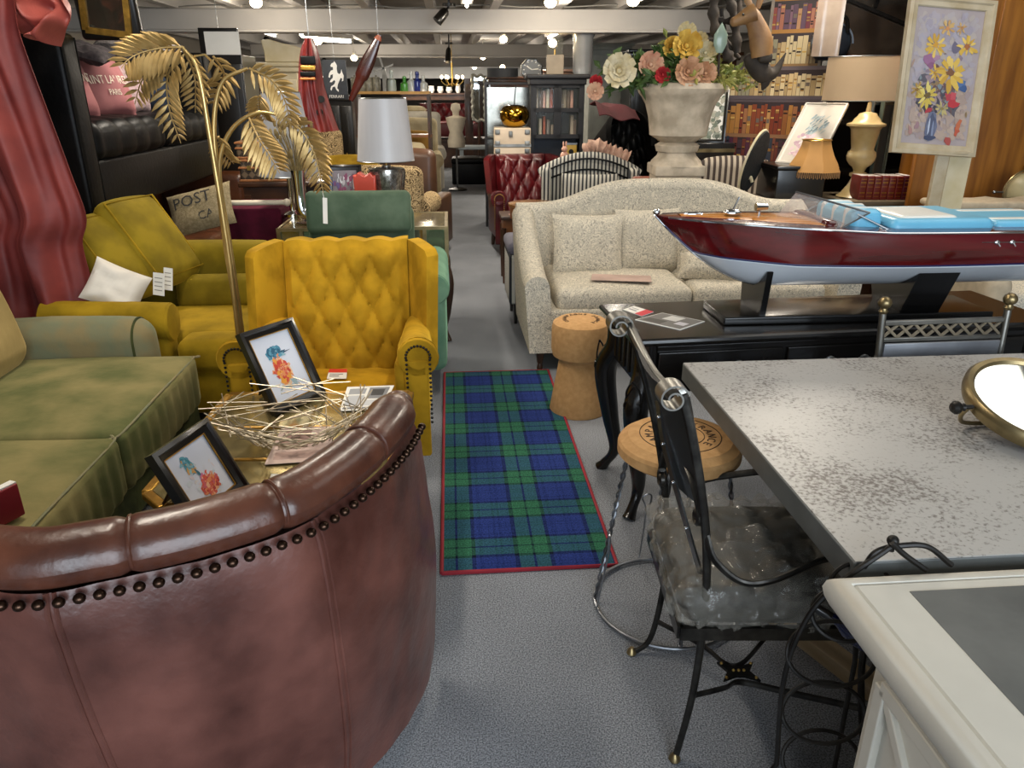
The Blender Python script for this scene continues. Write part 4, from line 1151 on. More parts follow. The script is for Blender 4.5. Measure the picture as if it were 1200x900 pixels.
for (x, y, sx, sy) in ((0.07, 0.06, -1, -1), (DL - .07, 0.06, 1, -1), (0.07, DD - .06, -1, 1), (DL - .07, DD - .06, 1, 1)):
    lg = MB(); q = 0.7071
    pts = spline([(x, y, .73), (x, y, .60), (x + sx * .035, y + sy * .035, .48), (x + sx * .012, y + sy * .012, .28), (x - sx * .012, y - sy * .012, .12), (x + sx * .02, y + sy * .02, .03), (x + sx * .035, y + sy * .035, .0)], 5)
    m_ = len(pts); rad = [lerp(.045, .05, i / (m_ * .33)) if i < m_ * .33 else lerp(.05, .02, min(1, (i - m_ * .33) / (m_ * .4))) if i < m_ * .75 else lerp(.02, .03, (i - m_ * .75) / (m_ * .25)) for i in range(m_)]
    lg.tube(pts, rad, 10); l_ = obj('leg', lg, M['desk'], dk)
    cv = MB()
    for s in (-1, 1):
        cc_ = V((x + sx * .06, y + sy * .06, .52)); pln = (V((sy * q, -sx * q, 0)) * s, V((0, 0, 1)))
        cv.tube(scroll(cc_ + pln[0] * .012 + V((0, 0, -.02)), .024, 1.3, pln, 1, 26, start=-PI / 2), 0.004, 5)
        cv.tube(spline([cc_ + V((0, 0, .08)), cc_ + pln[0] * .022 + V((-sx * .004, -sy * .004, .05)), cc_ + pln[0] * .03 + V((-sx * .006, -sy * .006, .01)), cc_ + pln[0] * .01 + V((-sx * .01, -sy * .01, -.09))], 5), 0.004, 5)
    obj('carving', cv, M['desk'], l_)
obj('shaped_apron', MB().at((0, 0.045, 0), rx=PI / 2).prism([(0.1, .555), (0.1, .50), (0.16, .535), (DL / 2 - .1, .54), (DL / 2, .515), (DL / 2 + .1, .54), (DL - .16, .535), (DL - .1, .50), (DL - .1, .555)], -.01, .01), M['desk'], dk)
fl_ = MB()
for k in range(5): fl_.tube([(0.05, 0.12 + k * .065, .57), (0.05, 0.12 + k * .065, .70)], .008, 6)
obj('fluted_side', fl_, M['desk'], dk)
dM = Matrix.Translation(dk.location) @ Matrix.Rotation(R(8), 4, 'Z')
def red_tag(q, P, z): uvrect(q, P, z, .62, 0, 1, 1, '#c8303a'); uvrect(q, P, z, .1, .3, .5, .45, '#8a8a8a'); uvrect(q, P, z, .1, .6, .45, .7, '#8a8a8a')
paper_sheet('price_card', 'white and red price card lying near the corner of the black desk', [(730, 363), (752, 371), (766, 366), (743, 359)], 0.7605, M['paper'], red_tag, 'price card')
def broch(q, P, z): uvrect(q, P, z, .02, .03, .98, .97, '#6d6a66'); uvrect(q, P, z + .0003, .3, .5, .62, .9, '#cfcdc8'); uvrect(q, P, z + .0003, .68, .3, .9, .55, '#c9c6cc'); uvrect(q, P, z + .0003, .1, .1, .5, .4, '#46423d')
paper_sheet('brochure', 'folded photo brochure lying on the black desk beside the boat stand', [(744, 375), (797, 387), (826, 377), (776, 367)], 0.7605, M['paper'], broch, 'brochure')

# ------------------------------------------------------------------ model speedboat
BZ = 0.882; BLn = 1.62
b0 = W(768, 253, 2.86); 
bt = thing('model_speedboat', 'large varnished red model speedboat with turquoise seats on the black desk', 'model boat', (b0.x, b0.y, BZ), R(4.5))
def hb(x): t = min(1, x / BLn); return 0.245 * (math.sin(min(1, t / 0.62) * PI / 2) ** 0.62) * (1 - 0.16 * max(0, (t - .62) / .38) ** 2)
def shz(x): return 0.278 - 0.036 * min(1, x / .8) - 0.006 * max(0, x - .8)
def kz(x): t = max(0, 1 - x / 0.46); return 0.278 * t ** 1.75 if x < .46 else 0.0
def wlz(x): return max(kz(x), 0.112 + 0.035 * max(0, 1 - x / .5) ** 1.2)
def chine(x): return hb(x) * (0.90 if x > .5 else 0.55 + 0.35 * x / .5)
xs = [BLn * (i / 60) ** 1.25 for i in range(61)]
def sect(x, v):                         # v: 0 keel .. 1 sheer, port half-breadth
    k, w, s = kz(x), wlz(x), shz(x)
    if v < .45:
        t = v / .45; b = chine(x) * (t ** .9) * min(1, (w - k) / .06 if w > k else 0) ** .5; z = k + (w - k) * t ** 1.35
    else:
        t = (v - .45) / .55; c = chine(x) * min(1, (w - k) / .06 if w > k else 0) ** .5
        b = c + (hb(x) - c) * (t ** .8 if x < .6 else math.sin(t * PI / 2) ** .9); z = w + (s - w) * t
    return b, z
def hullf(lo, hi, side):
    def fn(u, v):
        x = xs[min(60, int(round(u * 60)))]
        b, z = sect(x, lo + (hi - lo) * v); return V((x, side * b, z))
    return fn
M['hull'] = mat('varnished_mahogany', '#5e0e12', rough=0.12, c2='#42080b', scale=3, stretch=(0.6, 6, 6), coat=0.6)
M['deck'] = mat('varnished_deck', '#a8602a', rough=0.15, c2='#8a4a1e', scale=3, stretch=(1, 10, 1), coat=0.6)
M['hullwhite'] = mat('white_hull_paint', '#cfd4da', rough=0.18, var=0.03, coat=0.4)
tb = MB(); bb = MB()
for s in (-1, 1):
    tb.grid(hullf(.45, 1, s), 60, 10, flip=(s > 0)); bb.grid(hullf(0, .45, s), 60, 8, flip=(s > 0))
def trans(lo, hi):
    L = [V((BLn, -sect(BLn, lo + (hi - lo) * i / 8)[0], sect(BLn, lo + (hi - lo) * i / 8)[1])) for i in range(9)]
    return L + [V((p.x, -p.y, p.z)) for p in reversed(L)]
tb.poly(trans(.45, 1)); bb.poly(trans(0, .45))
obj('topside', tb, M['hull'], bt, smooth=60, label='deep red varnished topsides')
obj('bottom', bb, M['hullwhite'], bt, smooth=60, label='white hull bottom')
for nm, v, r, m in (('boot_stripe', .475, .0035, mat('navy_stripe', '#1d2350', rough=.3)), ('white_stripe', .455, .003, M['hullwhite']), ('chrome_rail', .995, .004, M['chrome'])):
    k = MB()
    for s in (-1, 1): k.tube([hullf(v, v, s)(i / 60, 0) + V((0, s * .001, 0)) for i in range(3, 61)], r, 6)
    obj(nm, k, m, bt)
stm = MB(); stm.tube([V((x - .002, 0, kz(x) + .002)) for x in [0.46 * i / 20 for i in range(21)]], .004, 6); obj('stem_band', stm, M['chrome'], bt)
def deckf(x0, x1, inset=0.0):
    def fn(u, v):
        x = lerp(x0, x1, u); b = max(0, hb(x) - inset); y = (2 * v - 1) * b
        return V((x, y, shz(x) + 0.012 * (1 - (2 * v - 1) ** 2) * min(1, hb(x) / .15)))
    return fn
def plank_deck(): return stripes('planked_deck', [(0, '#b8742f'), (.9, '#d9b98a')], axis=1, period=0.028, rough=.14)
obj('covering_board', MB().grid(deckf(0.0, BLn), 60, 14), M['hull'], bt)
obj('foredeck', MB().grid(lambda u, v: deckf(0.09, 0.60, .035)(u, v) + V((0, 0, .0025)), 30, 12), plank_deck(), bt)
# cockpit seats in turquoise and white
M['turq'] = mat('turquoise_vinyl', '#6ab4d4', rough=.35, var=.06); M['cream_vinyl'] = mat('white_vinyl', '#dcdcd6', rough=.35, var=.04)
zc = shz(.9) + .012
obj('front_seat', MB().soft((0.75, 0, zc + .016), (0.12, .31, .085), .03, 3, (2, 6, 2)), M['turq'], bt)
for y in (-.09, .0, .09): obj('seat_stripe', MB().soft((0.75, y, zc + .0175), (0.124, .034, .087), .03, 3, (2, 2, 2)), M['cream_vinyl'], bt)
obj('dashboard', MB().soft((0.62, 0, zc - .005), (0.06, .30, .05), .02, 2, (1, 4, 1)), M['hull'], bt)
pad = MB(); pad.soft((1.03, 0, zc - .004), (0.40, .36, .06), .03, 3, (6, 6, 2)); obj('sun_pad', pad, M['turq'], bt)
pad = MB(); pad.soft((0.99, -.02, zc + .006), (0.24, .27, .056), .028, 3, (6, 6, 2)); obj('sun_pad_centre', pad, M['cream_vinyl'], bt)
obj('aft_pad', MB().soft((1.39, 0, zc - .012), (0.30, .33, .05), .024, 3, (4, 4, 2)), M['turq'], bt)
for y in (-.1, .1): obj('aft_pad_stripe', MB().soft((1.40, y, zc - .0105), (0.305, .07, .052), .024, 3, (4, 2, 2)), M['cream_vinyl'], bt)
# windscreen
ws = MB(); wp_ = [(0.56, 0), (0.70, .165), (0.74, .175)]
for s in (-1, 1):
    A, B = V((0.45, 0, zc - .006)), V((0.62, s * .175, zc - .014)); A2, B2 = V((0.535, 0, zc + .105)), V((0.745, s * .165, zc + .05))
    ws.slab(lambda u, v: (A.lerp(B, u)).lerp(A2.lerp(B2, u), v), 8, 6, (0.004, 0, 0.002))
obj('windscreen', ws, glass('windscreen_acrylic', '#c9bdb6', .16, .06), bt)
wf = MB()
for s in (-1, 1):
    wf.tube([(0.535, 0, zc + .105), (0.745, s * .165, zc + .05)], .004, 6); wf.tube([(0.45, 0, zc - .006), (0.62, s * .175, zc - .014)], .003, 6)
    wf.tube([(0.745, s * .165, zc + .05), (0.62, s * .175, zc - .014)], .003, 6); wf.tube([(0.70, s * .168, zc + .045), (0.82, s * .18, zc - .01)], .003, 6)
obj('screen_frame', wf, M['steel'], bt)
dz = lambda x: shz(x) + .012
def fitting(nm, mb): obj(nm, mb, M['chrome'], bt)
f = MB(); f.ball((0.285, -.03, dz(.285) + .012), .024, (1.5, .8, .6)); f.tube([(0.285, -.03, dz(.285) + .02), (0.305, -.03, dz(.285) + .07)], .003, 6); fitting('anchor_winch', f)
f = MB(); f.ball((0.145, 0, dz(.14) - .002), .013, (2.6, .7, .5)); f.tube([(0.11, 0, dz(.12)), (0.18, 0, dz(.17))], .004, 6); fitting('bow_cleat', f)
f = MB(); f.tube([(0.40, 0, dz(.47)), (0.40, 0, dz(.47) + .035)], .006, 8); f.tube([(0.385, 0, dz(.47) + .036), (0.43, 0, dz(.47) + .036)], [.016, .011], 10); fitting('searchlight', f)
f = MB(); f.ball((0.004, 0, shz(0) + .012), .012, (1.2, .8, 1)); fitting('bow_light', f)
f = MB(); yv = -hb(1.25) - .002
f.tube([(1.14, yv, .205), (1.55, yv, .202)], .002, 6)
for k in range(6): f.ball((1.20 + .058 * k, yv, .204), .010, (1.2, .5, .8)); f.tube([(1.20 + .058 * k, yv - .004, .204), (1.212 + .058 * k, yv - .004, .19)], .003, 5)
fitting('side_vent', f)
# boat stand
sM = (Matrix.Translation(bt.location) @ Matrix.Rotation(R(4.5), 4, 'Z'))
sd = thing('display_stand', 'black wooden stand cradling the red model speedboat on the desk', 'stand', (b0.x, b0.y, 0.7605), R(4.5))
M['stand'] = mat('gloss_black', '#0d0c0c', rough=.2, var=.2)
obj('base_board', MB().soft((0.80, 0, .016), (1.08, .26, .032), .006, 2, (1, 1, 1)), M['stand'], sd)
for x in (0.42, 1.05):
    hz = BZ - .7605
    b = [sect(x, v) for v in (0, .12, .25, .36)]
    prof = [(-.1, .03)] + [(-bb_ , zz + hz) for bb_, zz in reversed(b)] + [(bb_, zz + hz) for bb_, zz in b[1:]] + [(.1, .03)]
    prof = [(p[0], p[1] - .002) for p in prof]
    mb = MB(Matrix.Translation((x, 0, 0)) @ Matrix.Rotation(PI / 2, 4, 'Z') @ Matrix.Rotation(PI / 2, 4, 'X'))
    mb.prism(prof, -.012, .012) if x < 1 else mb.prism(prof, -.08, .08)
    obj('cradle', mb, M['stand'], sd)
p = G(980, 377, 0.7605)
k = thing('pen', 'thin dark red rod lying on the black desk before the boat stand', 'rod', p, R(8))
obj('barrel', MB().tube([(-.16, 0, .006), (.16, 0, .006)], .0055, 8), mat('maroon_lacquer', '#5d1722', rough=.3), k)

# ------------------------------------------------------------------ lattice-back metal chair beyond the table
lc = W(1108, 400, 2.50)
lcx = thing('metal_chair', 'pewter metal chair with lattice top rail and ball finials behind the table', 'chair', (lc.x, 2.50, 0), R(6))
wz = 0.90; hw = 0.232
for s in (-1, 1):
    up = MB(); up.tube([(s * hw * .93, 0.0, 0.0), (s * hw * .95, -.01, .42), (s * hw, .03, wz - .02)], .012, 10); u_ = obj('rear_leg', up, M['pewter'], lcx)
    f = MB(); f.lathe([(.012, -.02), (.017, -.012), (.012, -.004), (.012, .0), (.02, .006), (.024, .018), (.02, .03), (.011, .038), (0, .04)], 14, (s * hw, .03, wz)); obj('ball_finial', f, M['old_brass'], u_)
r_ = MB(); r_.bar((-hw, .03, wz - .055), (hw, .03, wz - .055), .016, .018); r_.bar((-hw * .99, .025, wz - .115), (hw * .99, .025, wz - .115), .014, .016); obj('back_rail', r_, M['pewter'], lcx, bevel=.003)
lt = MB(); nX = 8
for k in range(nX):
    x0, x1 = -hw + .012 + (2 * hw - .024) * k / nX, -hw + .012 + (2 * hw - .024) * (k + 1) / nX
    lt.bar((x0, .031, wz - .11), (x1, .031, wz - .06), .009, .006, up=(0, 1, 0)); lt.bar((x0, .026, wz - .06), (x1, .026, wz - .11), .009, .006, up=(0, 1, 0))
obj('lattice', lt, mat('brushed_lattice', '#a39782', rough=.35, metal=.8, var=.15), lcx)
obj('back_panel', MB().soft((0, .015, wz - .25), (2 * hw - .03, .012, .25), .004, 2, (1, 1, 1)), mat('brushed_panel', '#9c9ea4', rough=.4, metal=.8, var=.18, scale=6), lcx)
obj('seat', MB().soft((0, -.24, .44), (.46, .44, .05), .02, 2, (2, 2, 1)), M['pewter'], lcx)
for s in (-1, 1):
    obj('front_leg', MB().tube([(s * .2, -.43, .42), (s * .21, -.44, 0)], .012, 8), M['pewter'], lcx)
    obj('arm', MB().tube(spline([(s * hw, .02, wz - .17), (s * (hw + .02), -.05, .60), (s * (hw + .02), -.3, .55), (s * .22, -.42, .44)], 6), .009, 8), M['pewter'], lcx)

# ------------------------------------------------------------------ curly iron wine rack between chair and chest
wr = thing('wine_rack', 'black iron wine rack of curled rings standing between table and white chest', 'wine rack', (0.60, 1.26, 0))
WO = V((0.60, 1.26, 0))
def wq(px, py, Y): return W(px, py, Y) - WO
arcs = [([(910, 895), (918, 800), (940, 735), (975, 690), (1045, 640)], 1.195), ([(1045, 640), (1085, 640), (1115, 662)], 1.195), ([(1012, 665), (1025, 648), (1045, 640)], 1.20), ([(1045, 636), (1060, 650), (1085, 668)], 1.185)]
for pts, Y in arcs:
    P_ = spline([wq(x, y, Y) for x, y in pts], 7)
    if pts[0][0] == 910:
        P_ = spline([wq(905, 895, Y) * 1.0 + V((0, 0, -0.02)), P_[0]], 2)[:-1] + P_; 
        low = P_[0]; P_ = [V((low.x - .005, low.y, 0.004))] + P_
    obj('hoop_bar', MB().tube(P_, .0055, 8), M['iron'], wr)
f = MB(); tpx = wq(1045, 640, 1.195); f.ball(tpx + V((0, 0, .012)), .011); f.tube([tpx + V((0, 0, -.01)), tpx + V((0, 0, .02))], .006, 8); obj('finial', f, M['iron'], wr)
for (px, py, rx) in ((990, 720, 36), (975, 766, 50), (965, 835, 48), (962, 890, 46), (1010, 690, 34)):
    c = wq(px, py, 1.20); rr = rx / 880 * 1.75 * 0.9
    # bottle rings stand upright, nearly facing the camera
    obj('bottle_ring', MB().tube([c + V((rr * math.cos(2 * PI * i / 40), 0.03 * math.sin(2 * PI * i / 40), rr * 0.62 * math.sin(2 * PI * i / 40))) for i in range(40)], .0045, 7, closed=True), M['iron'], wr)
for dx in (.14, .26): obj('upright', MB().tube([(dx, .02, .004), (dx, .03, .45), (dx - .04, .02, .72)], .0055, 8), M['iron'], wr)
obj('foot_bar', MB().tube([(-.14, 0, .006), (.28, .02, .006)], .0055, 8), M['iron'], wr)
bo = wq(1008, 760, 1.20) + WO + V((.03, .02, 0))
wb = thing('wine_bottle', 'dark blue bottle lying in the curly iron wine rack', 'bottle', bo)
bm = MB(Matrix.Rotation(R(60), 4, 'Z') @ Matrix.Rotation(R(-70), 4, 'X') @ Matrix.Scale(.7, 4)); bm.lathe([(0, -.12), (.034, -.12), (.037, -.11), (.037, .04), (.03, .07), (.014, .10), (.013, .17), (0, .17)], 20); obj('body', bm, mat('blue_bottle_glass', '#0b1036', rough=.1, var=.1, coat=.5), wb)
cp_ = MB(bm.M.copy()); cp_.lathe([(0, .12), (.0145, .12), (.0145, .172), (0, .174)], 14); obj('capsule', cp_, M['black_wood'], wb)
pk = G(985, 790, 0.03)
tbm = thing('timber_offcut', 'pale timber batten lying on the carpet under the wine rack', 'timber', (pk.x + .02, pk.y + .06, 0.0), R(28))
obj('batten', MB().box((0, 0, .024), (.07, .5, .048)), mat('pale_pine', '#b8a384', rough=.7, c2='#a08a68', scale=3, stretch=(8, 1, 8)), tbm, bevel=.003)
# ------------------------------------------------------------------ hanging red drape at the left
M['red_cloth'] = mat('red_suede_cloth', '#84332c', rough=0.6, c2='#5f1f1e', scale=4, bump=.15, bscale=22, sheen=.3)
dY = 3.52
dr = thing('drape', 'long red leathery drape hanging at the left edge beside the black sofa', 'drape', W(60, 372, dY) * 1.0)
dO = V(dr.location)
edge = [(12, -60), (20, 0), (26, 42), (54, 125), (80, 200), (98, 255), (91, 288), (101, 335), (110, 377)]
edge = [W(x, y, dY) - dO for x, y in spline([(x, y, 0) for x, y in edge], 6) for (x, y) in [(x, y)]] if False else [W(p.x, p.y, dY) - dO for p in spline([(x, y, 0) for x, y in edge], 6)]
def drf(u, v):
    e = at_list(edge, 1 - v)
    x = e.x - 0.72 * (1 - u); z = e.z
    k = 0.35 + 0.65 * (1 - v)
    y = 0.06 * math.sin(u * 14 + v * 2.2 + .6 * math.sin(v * 4)) * (1 - .3 * v) + 0.05 * noise.noise(V((u * 4, v * 2, 3))) + 0.016 * math.sin(u * 31 + v * 5) + .007 * math.sin(u * 62 - v * 3)
    z += 0.03 * noise.noise(V((u * 5, 7, 1))) * (1 - v) * 1.0
    return V((x, y, z))
obj('cloth', MB().slab(drf, 90, 36, (0, 0.004, 0)), M['red_cloth'], dr, smooth=70)
obj('hook', MB().tube([V((0.02, 0.02, at_list(edge, 0).z - .02)), V((0.02, 0.02, 3.17 - dO.z))], .005, 6).tube([V((-.75, .02, at_list(edge, 0).z - .01)), V((.08, .02, at_list(edge, 0).z - .01))], .012, 8), M['iron'], dr)
# black quilted sofa stacked high
bA = W(112, 256, 4.02); bB = W(264, 206, 6.45)
bB.z = bA.z
bdir = (bB - bA); bL = bdir.length; brz = math.atan2(bdir.y, bdir.x) - PI / 2
BZ0 = bA.z
bk_ = thing('sofa', 'black leather sofa stacked on the brown leather sofa, pink cushions on it', 'sofa', (bA.x, bA.y, BZ0), brz)
# local: x negative = back, y along the sofa
obj('base', MB().soft((-.42, bL / 2, .14), (.82, bL - .02, .28), .02, 2, (2, 6, 2)), M['black_leather'], bk_)
for y, s in ((.085, -1), (bL - .085, 1)):
    a = obj('arm', MB().soft((-.43, y, .45), (.86, .17, .90), .03, 3, (4, 2, 4), puff=(0.01, .012, 0)), M['black_leather'], bk_)
    pw = MB()
    for xx in (0.0,): pw.tube([(-.005, y - .085 + .008, .02), (-.005, y - .085 + .008, .88), (-.005, y + .08, .88), (-.005, y + .08, .02)], .006, 6)
    obj('piping', pw, M['black_leather'], a)
nq = 4
qw = (bL - .36) / nq
def quilt(q, n):
    return q + V((0.012 * n[0] * abs(math.sin(q.y * PI / .21)), 0, .016 * abs(math.sin(q.y * PI / .21)) * max(0, n[2])))
for k in range(2):
    w_ = (bL - .36) / 2
    obj('seat_cushion', MB().soft((-.36, .18 + w_ * (k + .5), .37), (.72, w_ - .006, .19), .055, 4, (5, 40, 3), puff=(.015, 0, .02), fn=quilt), M['black_leather'], bk_)
obj('backrest', MB().soft((-.78, bL / 2, .62), (.18, bL - .36, .54), .06, 3, (2, 10, 4)), M['black_leather'], bk_)
# cushions on the black sofa
bM_ = Matrix.Translation(bk_.location) @ Matrix.Rotation(brz, 4, 'Z')
M['pink'] = mat('dusty_pink_cotton', '#a4686a', rough=.85, c2='#92585c', scale=5, bump=.1, bscale=30)
M['greyfur'] = mat('grey_fur', '#86807f', rough=.95, c2='#5d5858', scale=30, bump=.6, bscale=80)
def seat_cush(nm, lab, y, w, h, t, m, txt=None, x=-.50, z=.47, lean=14, yaw=0, grp=None, roll=0):
    p = bM_ @ V((x, y, z + h / 2 - .01))
    c = thing(nm, lab, 'cushion', p, brz + R(90 + yaw), grp)
    # in this frame the front face looks along local -y
    mb = MB().at(rx=R(-lean), ry=R(roll)); pillow(mb, w, h, t, wr=.012, seed=y)
    obj('cover', mb, m, c)
    if txt:
        tm = MB().at(rx=R(-lean), ry=R(roll))
        for (s, sz, zz) in txt:
            def xf(p): return V((p.x, -t / 2 * (max(0, (1 - (2 * p.x / w) ** 4) * (1 - (2 * (p.y + zz) / h) ** 4)) ** .6) - .004 - p.z, p.y + zz))
            tm.text(s, sz, ext=.0008, xf=xf, sx=1.0)
        obj('lettering', tm, mat('cream_print', '#e9dccb', rough=.7, var=.02), c, smooth=0)
    return c
yl = [('SAINT LAURENT', .072, .03), ('PARIS', .052, -.045)]
seat_cush('cushion', 'pink cushion lettered in white, nearer of two on the black sofa', .46, .62, .38, .16, M['pink'], yl, x=-.30, lean=16, yaw=-12)
seat_cush('cushion', 'pink lettered cushion half hidden by the gold palm leaf, farther on the black sofa', 1.08, .54, .36, .16, M['pink'], yl, x=-.30, lean=16, yaw=-10)
seat_cush('cushion', 'pale pink fluffy cushion at the far end of the black sofa', 1.62, .46, .36, .16, mat('pale_pink_fur', '#a78f92', rough=.95, var=.2, scale=30, bump=.5), None, x=-.35, lean=14)
def top_cush(nm, lab, px, py, Y, w, h, t, m, roll=0):
    p = W(px, py, Y); c = thing(nm, lab, 'cushion', p, R(8))
    obj('cover', pillow(MB().at(rx=R(-76), ry=R(roll)), w, h, t, wr=.02, seed=px), m, c); return c
top_cush('cushion', 'grey fluffy cushion lying on top behind the pink cushions', 158, 56, 5.0, .48, .26, .13, M['greyfur'], 3)
top_cush('cushion', 'black lace-patterned cushion behind the nearer pink cushion', 103, 62, 4.75, .26, .24, .08, mat('black_lace', '#1d191c', rough=.9, c2='#3b3236', scale=50), 14)
rd = W(50, 16, 3.72)
rc = thing('bunched_cloth', 'bunched pinkish red cloth draped over the black sofa arm top', 'cloth', rd)
cl = MB()
bl_e = [W(x, y, 3.72) - rd for x, y in ((20, -20), (22, 10), (28, 38))]; br_e = [W(x, y, 3.72) - rd for x, y in ((74, -20), (90, 18), (66, 50))]
bl_s, br_s = spline(bl_e, 10), spline(br_e, 10)
def bcf(u, v):
    p = at_list(bl_s, v).lerp(at_list(br_s, v), u)
    return p + V((.012 * math.sin(v * 9 + u * 4), .07 * math.sin(u * 8.5 + v * 3.2 + 1) - .10 * math.sin(PI * u) + .05 * noise.noise(V((u * 4, v * 4, 1))) + .03 * math.sin(u * 19 - v * 6), .015 * math.sin(u * 11)))
cl.slab(bcf, 60, 40, (0, .006, 0)); obj('cloth', cl, mat('coral_cloth', '#a85349', rough=.5, c2='#8a3f38', scale=6, bump=.1, sheen=.3), rc, smooth=70)
gm = thing('gilt_mirror', 'black and gilt framed mirror hanging above the black sofa', 'mirror', W(126, 18, 4.3), R(8))
f = MB().at(rx=R(8)); f.soft((0, .02, .10), (.30, .05, .44), .02, 2, (1, 1, 1)); obj('backing', f, M['black_wood'], gm)
f = MB().at(rx=R(8), ry=R(6))
P_ = [(-.11, -.08), (.10, -.08), (.10, .30), (-.11, .30)]
for a, b in zip(P_, P_[1:] + P_[:1]): f.bar((a[0], -.012, a[1]), (b[0], -.012, b[1]), .03, .02, up=(0, 1, 0))
obj('gilt_frame', f, M['gold'], gm)
obj('mirror_glass', MB().at(rx=R(8), ry=R(6)).box((0, -.006, .11), (.20, .006, .37)), mat('dark_mirror', '#8b8470', rough=.06, metal=.9), gm)
obj('hanging_wire', MB().tube([(0, .02, .31), (0, .03, 3.17 - gm.location.z)], .003, 5), M['steel'], gm)
# ------------------------------------------------------------------ brown leather sofa under it
M['tan_leather'] = mat('worn_brown_leather', '#5c3520', rough=.32, c2='#40220f', scale=5, bump=.15, bscale=30)
b1 = thing('sofa', 'brown leather sofa carrying the stacked black sofa', 'sofa', (bA.x + .10, bA.y + .30, 0), brz)
hb_ = BZ0 - .02
obj('base', MB().soft((-.45, 1.2, .25), (.9, 2.3, .34), .04, 2, (2, 4, 2)), M['tan_leather'], b1)
for k in range(3): obj('seat_cushion', MB().soft((-.36, .33 + .68 * k + .17, .49), (.78, .67, .2), .07, 4, (5, 5, 2), puff=(.02, 0, .03), fn=lambda q, n: q + V((0, 0, .012 * noise.noise(q * 6)))), M['tan_leather'], b1)
for y in (.08, 2.42): obj('arm', MB().soft((-.45, y, hb_ / 2 + .04), (.88, .2, hb_ - .08), .07, 3, (3, 2, 4)), M['tan_leather'], b1)
obj('backrest', MB().soft((-.82, 1.25, hb_ / 2 + .05), (.2, 2.3, hb_ - .1), .06, 3, (2, 6, 4)), M['tan_leather'], b1)
for y in (.1, 2.4):
    for x in (-.1, -.8): obj('foot', MB().lathe([(.025, 0), (.03, .09)], 10, (x, y, 0)), M['dark_wood'], b1)
pc = thing('cushion', 'hessian cushion with black stencilled lettering on the brown leather sofa', 'cushion', W(236, 246, 5.05), R(4))
hs = mat('hessian', '#8b7d60', rough=.95, c2='#726548', scale=60, bump=.4, bscale=140)
obj('cover', pillow(MB().at(rx=R(-34), ry=R(-14)), .44, .31, .14, wr=.01), hs, pc)
tm = MB().at(rx=R(-28), ry=R(-16))
for (s, sz, zz, xx) in (('POST', .11, .05, -.02), ('CA', .08, -.07, .05)):
    tm = MB().at(rx=R(-28), ry=R(-16))
    def xf(p): return V((p.x + xx, -.07 * (max(0, (1 - (2 * (p.x + xx) / .46) ** 4) * (1 - (2 * (p.y + zz) / .34) ** 4)) ** .6) - .004 - p.z, p.y + zz))
    tm.text(s, sz, ext=.0008, xf=xf)
    obj('lettering', tm, mat('black_stencil', '#2b2a28', rough=.8), pc, smooth=0)

# ------------------------------------------------------------------ gold palm-leaf floor lamp
FY = 3.52
base = G(283, 410, 0)
fp = thing('palm_floor_lamp', 'tall gold palm-leaf floor lamp rising behind the mustard wing chair', 'floor lamp', (W(281, 392, FY).x - .02, FY, 0))
fO = V(fp.location)
def q_(px, py, dy=0): return W(px, py, FY + dy) - fO
obj('base', MB().lathe([(.13, 0), (.13, .015), (.02, .03), (.016, .06), (0, .06)], 28), M['gold'], fp)
gl_ = mat('champagne_gold', '#cdb074', rough=.3, metal=.85, var=.15, scale=10)
stems = [[(279, 392), (267, 292), (247, 167), (232, 84), (214, 55)], [(281, 392), (265, 292), (254, 200), (251, 140), (261, 96), (290, 80)], [(284, 392), (270, 292), (258, 217), (259, 180), (274, 149), (302, 132), (333, 136)]]
for i, s in enumerate(stems):
    low = V((0.012 * (i - 1), 0, .05))
    pts = spline([low] + [q_(x, y, .02 * i - .02) for x, y in s], 8)
    obj('stem', MB().tube(pts, [.0115 if k < len(pts) * .6 else .0115 - .005 * (k / len(pts) - .6) / .4 for k in range(len(pts))], 10), gl_, fp)
leafm = mat('gold_leaf', '#bb9f6a', rough=.42, metal=.55, c2='#9a7d48', scale=14, bump=.1)
def frond(path, wl0, n, dn=.9, out=.45, seed=0, side=(1, -1), depth=.35):
    """rachis with drooping leaflets either side"""
    P = resample(spline(path, 8), 40); mb = MB()
    mb.tube(P, [.0055 * (1 - .7 * i / 40) for i in range(40)], 6)
    rr = random.Random(seed)
    for k in range(n):
        t = .05 + .95 * k / n; f = t * 39; i = int(f); c = P[i]; T = (P[min(39, i + 1)] - P[max(0, i - 1)]).normalized()
        Bn = T.cross(V((0, 1, 0))); Bn = Bn.normalized() if Bn.length > .1 else V((1, 0, 0))
        L = wl0 * math.sin(PI * (.22 + .72 * t)) ** .7
        for s in side:
            d = (Bn * s * .85 + V((0, -.22, 0)) + T * .62 + V((0, 0, -dn * .16))).normalized()
            wv = d.cross(V((0, 1, 0)) * 1.0 + T * .4); wv = wv.normalized() * L * .13 if wv.length > .05 else V((0, 0, L * .13))
            nrm = d.cross(wv).normalized() * .004
            tip = c + d * L + V((0, 0, -.1 * L)); m1 = c + d * L * .35; m2 = c + d * L * .7 + V((0, 0, -.03 * L))
            vs = [c, m1 + wv, m2 + wv * .8, tip, m2 - wv * .8, m1 - wv, m1 + nrm * 2, m2 + nrm * 2, m1 - nrm, m2 - nrm]
            mb.add(vs, [(0, 1, 6), (1, 2, 7, 6), (2, 3, 7), (3, 4, 7), (4, 5, 6, 7), (5, 0, 6), (0, 8, 1), (1, 8, 9, 2), (2, 9, 3), (3, 9, 4), (4, 9, 8, 5), (5, 8, 0)])
    return mb
